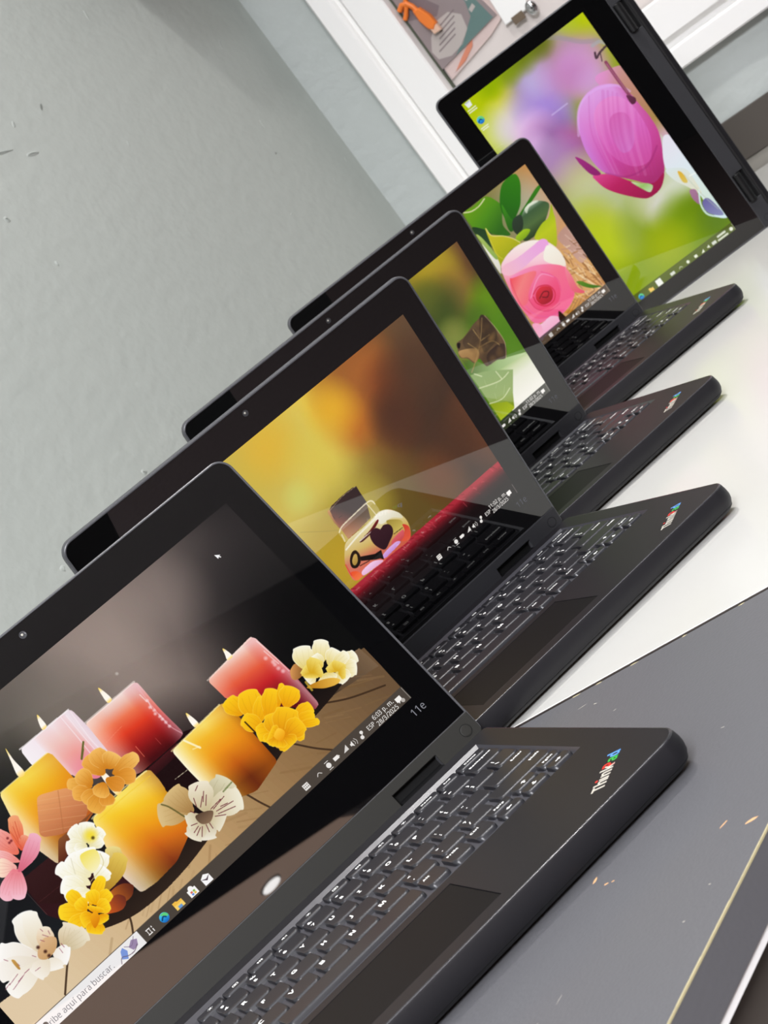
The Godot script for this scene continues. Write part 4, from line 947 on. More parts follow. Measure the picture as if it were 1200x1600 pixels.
	k.line([902, 727, 899, 740, 897, 750], 0.7, "c8b468", 0.22)
	k.line([899, 725, 889, 733, 886, 743], 0.7, "c8b468", 0.22)
	k.poly([887, 690, 882, 678, 877, 667, 872, 665, 867, 669, 864, 672, 862, 694, 862, 716, 865, 719, 869, 725, 874, 723, 881, 713, 886, 702], "0:e4cc70 1:faf7e4", [887, 696, 862, 694], "", 1)
	k.line([882, 679, 877, 668, 872, 666, 867, 670, 865, 672, 862, 694, 862, 716, 865, 718, 869, 724, 874, 722, 881, 713], 0.9, "ffffff", 0.45)
	k.line([883, 700, 873, 710, 865, 710], 0.6, "c8b468", 0.22)
	k.line([883, 696, 874, 695, 866, 694], 0.6, "c8b468", 0.22)
	k.line([884, 692, 875, 680, 867, 678], 0.6, "c8b468", 0.22)
	k.poly([920, 726, 929, 735, 940, 743, 950, 745, 958, 741, 963, 739, 967, 722, 964, 704, 958, 702, 951, 698, 941, 700, 929, 707, 920, 716], "0:e4cc70 1:faf7e4", [920, 721, 967, 722], "", 1)
	k.line([929, 735, 940, 743, 950, 744, 958, 741, 963, 738, 967, 722, 964, 705, 958, 702, 951, 699, 941, 700, 929, 708], 0.7, "ffffff", 0.45)
	k.line([925, 718, 943, 709, 958, 709], 0.4, "c8b468", 0.22)
	k.line([926, 721, 943, 721, 958, 721], 0.4, "c8b468", 0.22)
	k.line([925, 725, 943, 733, 958, 735], 0.4, "c8b468", 0.22)
	k.poly([884, 686, 890, 677, 896, 667, 896, 660, 892, 656, 892, 652, 878, 654, 864, 661, 864, 666, 862, 672, 864, 678, 870, 684, 878, 688], "0:d8a820 1:f2dc74", [881, 687, 878, 654], "", 1)
	k.line([878, 684, 871, 674, 869, 663], 0.6, "c8a030", 0.22)
	k.line([880, 683, 879, 671, 878, 660], 0.6, "c8a030", 0.22)
	k.line([883, 682, 888, 668, 887, 657], 0.6, "c8a030", 0.22)
	k.poly([882, 693, 891, 698, 901, 700, 908, 697, 912, 688, 915, 684, 910, 661, 902, 641, 899, 643, 892, 643, 887, 650, 882, 666, 879, 682], "0:d8a820 1:f2dc74", [881, 687, 910, 661], "", 1)
	k.line([883, 680, 892, 661, 901, 651], 0.6, "c8a030", 0.22)
	k.line([885, 684, 896, 674, 905, 666], 0.6, "c8a030", 0.22)
	k.line([885, 688, 899, 687, 910, 680], 0.6, "c8a030", 0.22)
	k.poly([883, 697, 884, 709, 887, 720, 890, 725, 895, 722, 897, 724, 903, 704, 906, 682, 904, 681, 902, 675, 898, 674, 891, 679, 885, 687], "0:d8a820 1:f2dc74", [884, 692, 903, 704], "", 1)
	k.line([887, 690, 896, 686, 903, 688], 0.5, "c8a030", 0.22)
	k.line([886, 693, 893, 698, 899, 702], 0.5, "c8a030", 0.22)
	k.line([885, 697, 890, 711, 896, 716], 0.5, "c8a030", 0.22)
	k.poly([878, 684, 872, 678, 865, 675, 863, 677, 864, 683, 863, 685, 873, 702, 884, 718, 885, 716, 888, 717, 889, 713, 887, 702, 883, 691], "0:d8a820 1:f2dc74", [881, 687, 873, 702], "", 1)
	k.line([882, 693, 883, 704, 881, 711], 0.6, "c8a030", 0.22)
	k.line([880, 689, 877, 695, 874, 700], 0.6, "c8a030", 0.22)
	k.line([878, 686, 871, 685, 867, 688], 0.6, "c8a030", 0.22)
	k.poly([926, 744, 932, 736, 937, 726, 938, 718, 935, 713, 935, 708, 922, 707, 909, 711, 909, 715, 907, 722, 908, 729, 914, 738, 920, 745], "0:d8a820 1:f2dc74", [923, 745, 922, 707], "", 1)
	k.line([921, 740, 915, 727, 914, 715], 0.5, "c8a030", 0.22)
	k.line([923, 740, 922, 726, 922, 713], 0.5, "c8a030", 0.22)
	k.line([925, 740, 930, 725, 931, 713], 0.5, "c8a030", 0.22)
	k.poly([924, 749, 930, 756, 937, 760, 942, 758, 944, 752, 946, 750, 942, 729, 935, 710, 933, 711, 929, 710, 925, 715, 922, 727, 921, 740], "0:d8a820 1:f2dc74", [923, 745, 942, 729], "", 1)
	k.line([924, 739, 929, 725, 935, 718], 0.5, "c8a030", 0.22)
	k.line([925, 743, 932, 736, 938, 731], 0.5, "c8a030", 0.22)
	k.line([926, 746, 936, 748, 942, 745], 0.5, "c8a030", 0.22)
	k.poly([921, 757, 920, 768, 919, 778, 921, 783, 924, 783, 926, 785, 934, 772, 941, 756, 940, 754, 940, 748, 937, 745, 931, 747, 925, 750], "0:d8a820 1:f2dc74", [923, 754, 934, 772], "", 1)
	k.line([926, 754, 933, 754, 937, 759], 0.4, "c8a030", 0.22)
	k.line([924, 756, 928, 763, 932, 768], 0.4, "c8a030", 0.22)
	k.line([923, 759, 924, 772, 927, 778], 0.4, "c8a030", 0.22)
	k.poly([853, 721, 864, 738, 877, 759, 889, 771, 900, 779, 909, 781, 915, 778, 914, 768, 908, 755, 899, 743, 886, 731, 869, 721, 855, 715], "0:b87818 1:f0c050", [854, 718, 915, 778], "", 1)
	k.line([859, 699, 857, 736], 4.0, "c8a83a", 0.8)
	k.poly([518, 759, 512, 727, 502, 695, 491, 679, 477, 677, 469, 672, 454, 704, 447, 741, 454, 747, 463, 762, 476, 772, 495, 777, 512, 776], "0:b08850 1:dcc088", [515, 768, 454, 704], "", 1)
	k.line([506, 764, 479, 751, 458, 735], 0.9, "a88448", 0.22)
	k.line([507, 760, 484, 736, 463, 720], 0.9, "a88448", 0.22)
	k.line([509, 756, 488, 723, 468, 704], 0.9, "a88448", 0.22)
	k.line([510, 752, 493, 710, 473, 689], 0.9, "a88448", 0.22)
	k.poly([514, 768, 524, 745, 532, 718, 532, 696, 528, 679, 527, 666, 506, 662, 485, 672, 486, 684, 482, 703, 484, 724, 494, 749, 505, 769], "0:a8804a 1:d8ba80", [510, 768, 506, 662], "", 1)
	k.line([505, 756, 495, 717, 493, 683], 0.9, "a88448", 0.22)
	k.line([508, 756, 504, 716, 502, 682], 0.9, "a88448", 0.22)
	k.line([510, 755, 512, 715, 511, 680], 0.9, "a88448", 0.22)
	k.line([513, 755, 520, 713, 520, 679], 0.9, "a88448", 0.22)
	k.poly([547, 810, 562, 822, 580, 829, 593, 826, 602, 813, 609, 809, 607, 768, 596, 732, 589, 736, 578, 734, 566, 743, 553, 767, 545, 792], "0:b0a47c 1:e0dabc", [546, 801, 607, 768], "", 1)
	k.line([552, 790, 572, 762, 591, 749], 0.9, "8a8458", 0.22)
	k.line([553, 797, 576, 785, 596, 775], 0.9, "8a8458", 0.22)
	k.line([554, 804, 580, 808, 600, 800], 0.9, "8a8458", 0.22)
	k.poly([534, 811, 543, 838, 555, 866, 568, 879, 581, 881, 589, 886, 602, 853, 607, 813, 599, 806, 590, 791, 576, 784, 555, 786, 538, 793], "0:cfc09a 1:f0ead6", [536, 802, 602, 853], "", 1)
	k.poly([535, 806, 550, 795, 564, 778, 571, 760, 572, 741, 573, 727, 558, 706, 540, 697, 534, 706, 526, 720, 522, 741, 523, 771, 526, 798], "0:c8b890 1:efe6d0", [531, 802, 558, 706], "", 1)
	k.poly([522, 824, 518, 841, 515, 860, 517, 872, 522, 879, 523, 888, 540, 878, 556, 862, 553, 856, 553, 844, 549, 834, 540, 824, 530, 818], "0:c8b890 1:eae2cc", [526, 821, 540, 878], "", 1)
	k.poly([515, 813, 503, 816, 491, 825, 484, 836, 483, 851, 479, 856, 493, 881, 510, 897, 512, 888, 519, 881, 523, 866, 524, 843, 522, 821], "0:c0b08a 1:efe8d8", [518, 817, 493, 881], "", 1)
	k.poly([514, 806, 503, 800, 490, 796, 481, 800, 475, 811, 470, 812, 473, 843, 483, 871, 487, 865, 496, 865, 504, 857, 512, 838, 517, 819], "0:c0b08a 1:ece4d0", [516, 813, 473, 843], "", 1)
	k.poly([519, 802, 515, 788, 509, 773, 504, 768, 497, 768, 494, 763, 487, 787, 483, 813, 488, 813, 492, 821, 498, 824, 508, 820, 517, 813], "0:c0b08a 1:e8e0c8", [518, 808, 487, 787], "", 1)
	k.poly([508, 792, 527, 800, 541, 820, 523, 841, 507, 825], "0:5a4434 1:8a6e54", [0, 0, 0, 1000], "", 1)
	k.line([528, 780, 545, 756], 1.3, "5e1c28", 0.85)
	k.line([539, 772, 554, 745], 1.3, "5e1c28", 0.85)
	k.line([523, 769, 530, 740], 1.3, "5e1c28", 0.85)
	k.line([538, 788, 553, 761], 1.3, "5e1c28", 0.85)
	k.line([540, 809, 568, 806], 1.3, "5e1c28", 0.85)
	k.line([544, 815, 577, 807], 1.3, "5e1c28", 0.85)
	k.line([546, 828, 584, 841], 1.3, "5e1c28", 0.85)
	k.line([545, 839, 580, 860], 1.3, "5e1c28", 0.85)
	k.line([537, 838, 555, 859], 1.3, "5e1c28", 0.85)
	k.line([490, 806, 502, 814], 1.3, "5e1c28", 0.85)
	k.line([485, 831, 500, 824], 1.3, "5e1c28", 0.85)
	k.line([485, 845, 501, 832], 1.3, "5e1c28", 0.85)
	k.line([491, 860, 505, 834], 1.3, "5e1c28", 0.85)
	k.line([508, 865, 513, 838], 1.3, "5e1c28", 0.85)
	k.line([518, 864, 520, 842], 1.3, "5e1c28", 0.85)
	k.line([508, 766, 512, 783], 1.3, "5e1c28", 0.85)
	k.line([542, 725, 553, 716], 1.3, "5e1c28", 0.85)
	k.line([558, 825, 573, 833], 1.3, "5e1c28", 0.85)
	k.line([475, 681, 483, 707, 492, 766], 2.6, "4a4a20", 0.7)
	k.line([582, 793, 607, 788], 2.8, "54642e", 0.6)
	k.poly([155, 840, 168, 845, 184, 845, 193, 838, 200, 825, 206, 822, 199, 786, 187, 756, 182, 765, 172, 767, 164, 778, 156, 802, 151, 825], "0:c8b088 1:efe4cc", [153, 833, 199, 786], "", 1)
	k.line([157, 822, 171, 792, 185, 775], 0.8, "a89468", 0.22)
	k.line([158, 825, 174, 804, 189, 788], 0.8, "a89468", 0.22)
	k.line([159, 829, 178, 816, 193, 801], 0.8, "a89468", 0.22)
	k.line([160, 832, 181, 827, 197, 814], 0.8, "a89468", 0.22)
	k.poly([150, 827, 161, 843, 174, 856, 186, 861, 196, 859, 202, 863, 208, 838, 207, 809, 200, 810, 190, 802, 179, 801, 163, 807, 151, 816], "0:c8b48c 1:eee4cc", [151, 822, 208, 838], "", 1)
	k.line([158, 819, 180, 815, 199, 818], 0.6, "b09c70", 0.22)
	k.line([157, 823, 179, 829, 198, 834], 0.6, "b09c70", 0.22)
	k.line([157, 828, 178, 844, 197, 851], 0.6, "b09c70", 0.22)
	k.poly([123, 793, 136, 766, 149, 732, 155, 702, 156, 675, 158, 656, 141, 638, 120, 637, 115, 654, 107, 678, 104, 709, 107, 752, 114, 788], "0:e2d2b4 1:fbf9f3", [119, 790, 141, 638], "", 1)
	k.line([136, 766, 148, 731, 154, 702, 155, 675, 158, 656, 141, 638, 120, 637, 116, 654, 108, 678, 104, 709, 108, 752], 1.5, "ffffff", 0.45)
	k.poly([121, 785, 135, 764, 149, 736, 156, 711, 160, 686, 163, 669, 152, 650, 138, 647, 133, 662, 125, 682, 119, 710, 116, 747, 115, 779], "0:e0cfae 1:faf7ef", [118, 782, 152, 650], "", 1)
	k.poly([116, 788, 112, 754, 104, 717, 95, 694, 83, 681, 76, 669, 58, 689, 47, 722, 53, 734, 60, 757, 71, 777, 91, 792, 109, 800], "0:eadfcf 1:fbf9f6", [113, 794, 58, 689], "", 1)
	k.line([112, 755, 104, 718, 94, 695, 82, 682, 75, 670, 58, 689, 47, 721, 53, 734, 60, 756, 72, 775, 91, 791], 1.5, "ffffff", 0.45)
	k.poly([110, 795, 99, 767, 84, 738, 70, 723, 56, 718, 47, 711, 35, 737, 32, 771, 41, 779, 52, 796, 67, 807, 88, 811, 107, 809], "0:e6dac6 1:f8f4ee", [109, 802, 35, 737], "", 1)
	k.poly([110, 798, 93, 786, 72, 776, 55, 776, 41, 784, 31, 788, 28, 818, 34, 845, 44, 847, 58, 851, 75, 846, 95, 831, 111, 813], "0:e8ddc8 1:fbf8f2", [111, 806, 28, 818], "", 1)
	k.poly([130, 808, 141, 797, 152, 783, 159, 768, 161, 751, 162, 738, 155, 723, 144, 718, 138, 725, 131, 736, 127, 753, 124, 779, 124, 801], "0:d4aa78 1:f2e6d2", [127, 804, 155, 723], "", 1)
	k.poly([133, 816, 131, 833, 130, 852, 133, 862, 138, 867, 141, 872, 155, 857, 166, 837, 164, 831, 163, 820, 158, 812, 149, 808, 139, 807], "0:f0e8dc 1:fcfaf8", [136, 811, 155, 857], "", 1)
	k.poly([124, 816, 115, 818, 107, 822, 104, 829, 104, 838, 102, 841, 117, 859, 133, 872, 133, 866, 137, 862, 138, 853, 136, 838, 131, 823], "0:ece2d0 1:f8f4ec", [127, 820, 117, 859], "", 1)
	k.poly([121, 810, 112, 800, 101, 793, 94, 793, 88, 800, 83, 802, 84, 829, 89, 855, 94, 854, 100, 856, 108, 852, 116, 838, 122, 822], "0:e6d8c0 1:f6f0e6", [121, 816, 84, 829], "", 1)
	k.poly([119, 769, 140, 753, 158, 777, 146, 806, 122, 814, 110, 793], "0:dcb488 1:c89c68", [0, 0, 0, 1000], "", 1)
	k.blob(122, 763, 4, 1.0, 0, "3a1a14", 0.95)
	k.blob(127, 790, 4, 1.0, 0, "3a1a14", 0.95)
	k.blob(127, 809, 4, 1.0, 0, "3a1a14", 0.95)
	k.line([147, 722, 148, 734], 1.0, "8a4058", 0.75)
	k.line([143, 741, 149, 760], 1.0, "8a4058", 0.75)
	k.line([156, 744, 154, 758], 1.0, "8a4058", 0.75)
	k.line([134, 750, 138, 763], 1.0, "8a4058", 0.75)
	k.line([74, 745, 75, 768], 1.0, "8a4058", 0.75)
	k.line([39, 793, 63, 784], 1.0, "8a4058", 0.75)
	k.line([38, 813, 66, 802], 1.0, "8a4058", 0.75)
	k.line([90, 816, 101, 818], 1.0, "8a4058", 0.75)
	k.line([150, 813, 149, 833], 1.0, "8a4058", 0.75)
	k.line([158, 805, 158, 822], 1.0, "8a4058", 0.75)
	k.line([72, 798, 84, 797], 1.0, "8a4058", 0.75)
	k.line([27, 795, 41, 790], 1.0, "8a4058", 0.75)
	k.line([104, 770, 108, 783], 1.0, "8a4058", 0.75)
	k.line([61, 716, 65, 730], 1.0, "8a4058", 0.75)
	k.line([54, 804, 71, 800], 1.0, "8a4058", 0.75)
	k.poly([70, 737, 75, 743, 73, 775, 69, 772], "0:c89a50 1:b58440", [0, 0, 0, 1000], "", 1)
	k.bar("4a423bff", 945)

func paint_bottle(k: Paint) -> void:
	k.base("5a3a22")
	k.blob(471, 43, 300, 1.0, 0, "d9b53a", 1)
	k.blob(624, 38, 200, 1.0, 0, "e0a52c", 1)
	k.blob(656, 218, 200, 1.0, 0, "f0c83e", 1)
	k.blob(570, 418, 200, 1.0, 0, "d6c24c", 0.9)
	k.blob(473, 287, 220, 1.0, 0, "cfc06a", 0.8)
	k.blob(805, 133, 110, 1.0, 0, "c0702a", 0.9)
	k.blob(878, 121, 150, 1.0, 0, "7a3c22", 0.8)
	k.blob(947, 174, 150, 1.0, 0, "5a3420", 0.8)
	k.blob(751, 204, 90, 1.0, 0, "c87a2a", 0.7)
	k.blob(849, 508, 160, 1.0, 0, "5a3218", 1)
	k.blob(961, 691, 130, 1.0, 0, "3a281e", 1)
	k.blob(979, 426, 140, 1.0, 0, "3e2a1e", 1)
	k.blob(1098, 652, 120, 1.0, 0, "6a3c22", 0.8)
	k.blob(1041, 615, 90, 1.0, 0, "7a4426", 0.6)
	k.blob(990, 19, 120, 1.0, 0, "5f4630", 1)
	k.blob(814, 6, 110, 1.0, 0, "8a5a28", 0.6)
	k.blob(606, 752, 170, 1.0, 0, "7a6a1e", 0.9)
	k.blob(492, 702, 120, 1.0, 0, "b8982a", 1)
	k.blob(742, 759, 120, 1.0, 0, "5e4a22", 0.9)
	k.blob(494, 315, 60, 1.0, 0, "e0d68a", 0.5)
	k.blob(635, 578, 60, 1.0, 0, "bfae40", 0.6)
	k.blob(388, 138, 160, 1.0, 0, "c8b048", 1)
	k.blob(836, 86, 70, 1.0, 0, "a8602a", 0.8)
	k.blob(713, 230, 60, 1.0, 0, "c06c22", 0.8)
	k.blob(864, 208, 60, 1.0, 0, "6a3018", 0.7)
	k.blob(830, 340, 60, 1.0, 0, "4a2a1a", 0.9)
	k.blob(845, 682, 60, 1.0, 0, "6a3a1c", 0.8)
	k.blob(950, 604, 70, 1.0, 0, "4a2c1a", 0.8)
	k.blob(942, 238, 80, 1.0, 0, "4a3222", 0.8)
	k.blob(498, 79, 70, 1.0, 0, "e0b030", 0.7)
	k.blob(694, 129, 60, 1.0, 0, "e8b428", 0.8)
	k.blob(590, 270, 80, 1.0, 0, "d8c048", 0.7)
	k.blob(700, -138, 60, 1.0, 0, "a8802a", 0.5)
	k.enlarge()
	k.blob(489, 336, 34, 1.0, 0, "c9d06a", 0.55)
	k.poly([456, 812, 1026, 821, 1010, 640, 1010, 1010, 380, 1010], "0:a82836 .08:a82836 .2:6a121c .34:2c0a0e .5:140809 1:0e0708", [741, 816, 740, 1016], "", 0)
	k.line([856, 845, 863, 851], 1.6, "e0606a", 0.35)
	k.line([673, 831, 681, 846], 1.6, "8a1a24", 0.35)
	k.line([927, 843, 935, 850], 1.6, "e0606a", 0.35)
	k.line([661, 859, 671, 873], 1.6, "5a0c14", 0.35)
	k.line([852, 859, 855, 885], 1.6, "e0606a", 0.35)
	k.line([466, 811, 477, 827], 1.6, "5a0c14", 0.35)
	k.line([732, 814, 741, 831], 1.6, "e0606a", 0.35)
	k.line([1023, 839, 1026, 854], 1.6, "8a1a24", 0.35)
	k.line([473, 844, 485, 854], 1.6, "8a1a24", 0.35)
	k.line([786, 813, 791, 830], 1.6, "e0606a", 0.35)
	k.line([557, 835, 564, 856], 1.6, "e0606a", 0.35)
	k.line([669, 819, 682, 829], 1.6, "5a0c14", 0.35)
	k.line([612, 822, 624, 832], 1.6, "8a1a24", 0.35)
	k.line([985, 859, 996, 873], 1.6, "5a0c14", 0.35)
	k.line([641, 831, 646, 852], 1.6, "e0606a", 0.35)
	k.line([728, 845, 739, 857], 1.6, "e0606a", 0.35)
	k.line([535, 838, 537, 859], 1.6, "e0606a", 0.35)
	k.line([858, 823, 867, 831], 1.6, "5a0c14", 0.35)
	k.line([490, 827, 496, 839], 1.6, "8a1a24", 0.35)
	k.line([747, 839, 750, 861], 1.6, "e0606a", 0.35)
	k.line([460, 828, 475, 842], 1.6, "8a1a24", 0.35)
	k.line([840, 854, 847, 859], 1.6, "5a0c14", 0.35)
	k.line([997, 853, 1005, 881], 1.6, "e0606a", 0.35)
	k.line([459, 809, 468, 825], 1.6, "e0606a", 0.35)
	k.line([744, 818, 749, 834], 1.6, "e0606a", 0.35)
	k.line([844, 818, 851, 821], 1.6, "5a0c14", 0.35)
	k.line([634, 816, 644, 828], 1.6, "5a0c14", 0.35)
	k.line([801, 829, 807, 837], 1.6, "5a0c14", 0.35)
	k.line([690, 819, 701, 837], 1.6, "5a0c14", 0.35)
	k.line([710, 865, 717, 897], 1.6, "5a0c14", 0.35)
	k.line([760, 836, 763, 857], 1.6, "5a0c14", 0.35)
	k.line([778, 838, 793, 852], 1.6, "e0606a", 0.35)
	k.line([628, 817, 635, 829], 1.6, "8a1a24", 0.35)
	k.line([602, 847, 608, 854], 1.6, "8a1a24", 0.35)
	k.line([812, 819, 826, 837], 1.6, "5a0c14", 0.35)
	k.line([454, 842, 464, 862], 1.6, "e0606a", 0.35)
	k.line([979, 828, 985, 847], 1.6, "5a0c14", 0.35)
	k.line([694, 825, 703, 833], 1.6, "8a1a24", 0.35)
	k.line([458, 859, 468, 879], 1.6, "8a1a24", 0.35)
	k.line([646, 823, 652, 831], 1.6, "8a1a24", 0.35)
	k.line([780, 834, 785, 854], 1.6, "8a1a24", 0.35)
	k.line([543, 824, 555, 833], 1.6, "e0606a", 0.35)
	k.line([527, 825, 533, 852], 1.6, "8a1a24", 0.35)
	k.line([681, 824, 690, 847], 1.6, "8a1a24", 0.35)
	k.line([960, 872, 970, 889], 1.6, "5a0c14", 0.35)
	k.line([664, 822, 670, 834], 1.6, "e0606a", 0.35)
	k.line([644, 820, 652, 843], 1.6, "e0606a", 0.35)
	k.line([797, 843, 802, 870], 1.6, "8a1a24", 0.35)
	k.line([685, 847, 700, 857], 1.6, "5a0c14", 0.35)
	k.line([698, 827, 711, 841], 1.6, "8a1a24", 0.35)
	k.line([657, 820, 664, 841], 1.6, "8a1a24", 0.35)
	k.line([896, 856, 907, 882], 1.6, "8a1a24", 0.35)
	k.line([808, 856, 824, 868], 1.6, "5a0c14", 0.35)
	k.line([700, 835, 709, 856], 1.6, "e0606a", 0.35)
	k.line([711, 841, 721, 844], 1.6, "e0606a", 0.35)
	k.line([894, 824, 904, 845], 1.6, "8a1a24", 0.35)
	k.line([900, 836, 904, 856], 1.6, "e0606a", 0.35)
	k.line([575, 840, 587, 849], 1.6, "e0606a", 0.35)
	k.line([937, 830, 949, 851], 1.6, "8a1a24", 0.35)
	k.line([650, 831, 657, 859], 1.6, "8a1a24", 0.35)
	k.line([828, 844, 837, 850], 1.6, "8a1a24", 0.35)
	k.line([969, 822, 973, 842], 1.6, "e0606a", 0.35)
	k.line([725, 820, 734, 843], 1.6, "e0606a", 0.35)
	k.line([938, 850, 947, 867], 1.6, "8a1a24", 0.35)
	k.line([974, 818, 980, 830], 1.6, "5a0c14", 0.35)
	k.line([723, 831, 726, 854], 1.6, "8a1a24", 0.35)
	k.line([605, 813, 609, 836], 1.6, "8a1a24", 0.35)
	k.line([897, 838, 907, 849], 1.6, "e0606a", 0.35)
	k.line([844, 827, 853, 845], 1.6, "e0606a", 0.35)
	k.line([772, 819, 786, 830], 1.6, "5a0c14", 0.35)
	k.line([441, 462, 491, 526, 527, 569], 0.5, "8a7a30", 0.8)
	k.poly([529, 479, 547, 463, 586, 459, 619, 461, 632, 468, 631, 501, 631, 554, 616, 623, 568, 629, 535, 629, 534, 580, 529, 532], "0:2a1a1c .5:33201f .8:7a3f30 1:a05a38", [626, 470, 530, 588], "", 0)
	k.poly([529, 479, 537, 473, 533, 521, 535, 559, 531, 559], "0:c08a50 1:8a5030", [0, 0, 0, 1000], "", 1)
	k.line([535, 500, 536, 518], 0.8, "1a0e0e", 0.6)
	k.line([572, 491, 606, 490], 0.8, "1a0e0e", 0.6)
	k.line([546, 526, 556, 528], 0.8, "1a0e0e", 0.6)
	k.line([534, 475, 584, 463, 629, 467], 0.8, "f0d8a0", 0.6)
	k.poly([523, 580, 540, 566, 580, 559, 624, 556, 644, 563, 648, 586, 646, 631, 626, 636, 583, 631, 550, 627, 525, 629, 523, 608], "0:e0d0a848 1:f0e4c468", [0, 0, 0, 1000], "", 1)
	k.line([525, 579, 540, 566, 579, 561, 629, 558, 644, 566, 647, 587], 2.3, "efe6c8", 0.8)
	k.line([527, 595, 524, 627], 2.7, "e8dcb8", 0.75)
	k.line([628, 561, 631, 589, 633, 628], 1.7, "f2ead0", 0.75)
	k.poly([525, 634, 557, 630, 589, 634, 629, 629, 645, 627, 667, 645, 685, 684, 694, 736, 690, 779, 677, 815, 656, 822, 609, 817, 570, 817, 521, 808, 488, 797, 484, 756, 491, 705, 507, 663], "0:e6dec0 .25:d8c68a .5:c9a650 .7:c05a40 1:d84a34", [607, 610, 573, 827], "0:ffffff30 1:ffffff00", 1)
	k.poly([627, 632, 662, 641, 687, 689, 688, 722, 664, 688, 630, 678], "0:f3efe2 1:d8d0b0", [0, 0, 0, 1000], "", 1)
	k.poly([557, 672, 594, 665, 627, 650, 627, 661, 596, 679, 564, 682], "0:7a2020 1:3a1414", [0, 0, 0, 1000], "", 1)
	k.poly([651, 683, 680, 722, 675, 752, 646, 748, 644, 698], "0:a08a3a 1:c9b45a", [0, 0, 0, 1000], "", 1)
	k.poly([678, 744, 689, 772, 677, 815, 657, 811, 651, 791, 673, 774], "0:c83a2c 1:e05a3c", [0, 0, 0, 1000], "", 1)
	k.poly([628, 771, 670, 763, 661, 793, 629, 797], "0:d8606a 1:c04040", [0, 0, 0, 1000], "", 1)
	k.poly([590, 790, 634, 785, 646, 802, 612, 809, 586, 809], "0:d8a8e0 1:c088d0", [0, 0, 0, 1000], "", 1)
	k.poly([517, 784, 555, 783, 580, 813, 550, 812, 515, 805], "0:f0c8e8 1:e0a8cc", [0, 0, 0, 1000], "", 1)
	k.poly([488, 755, 505, 768, 510, 799, 491, 801], "0:e8502c 1:f07a40", [0, 0, 0, 1000], "", 1)
	k.line([514, 660, 561, 647, 624, 640], 2.7, "f6f2e4", 0.8)
	k.line([490, 711, 487, 766], 2.0, "d84030", 0.7)
	k.line([557, 672, 609, 673], 1.7, "f8f4e8", 0.7)
	k.line([644, 752, 673, 756], 1.3, "2a1a14", 0.7)
	k.poly([587, 685, 599, 671, 613, 675, 621, 692, 634, 688, 647, 701, 650, 724, 642, 748, 623, 765, 602, 779, 591, 759, 584, 722], "0:3a1c24 1:2c141c", [0, 0, 0, 1000], "", 1)
	k.line([626, 679, 620, 694], 1.0, "d8c8b0", 0.8)
	k.poly([534, 727, 571, 763, 591, 768, 583, 811, 576, 795, 565, 786, 530, 745], "0:1a0f0e 1:120a0a", [0, 0, 0, 1000], "", 0)
	k.poly([506, 709, 521, 688, 534, 691, 536, 721, 526, 749, 510, 756, 500, 739], "0:2c1c12 1:1e120c", [0, 0, 0, 1000], "", 1)
	k.poly([511, 716, 524, 701, 530, 709, 523, 734, 512, 743, 507, 734], "0:c9a55a 1:a8843a", [0, 0, 0, 1000], "", 1)
	k.line([520, 759, 549, 770], 1.3, "1c120e", 0.9)
	k.bar("1614156a", 948)

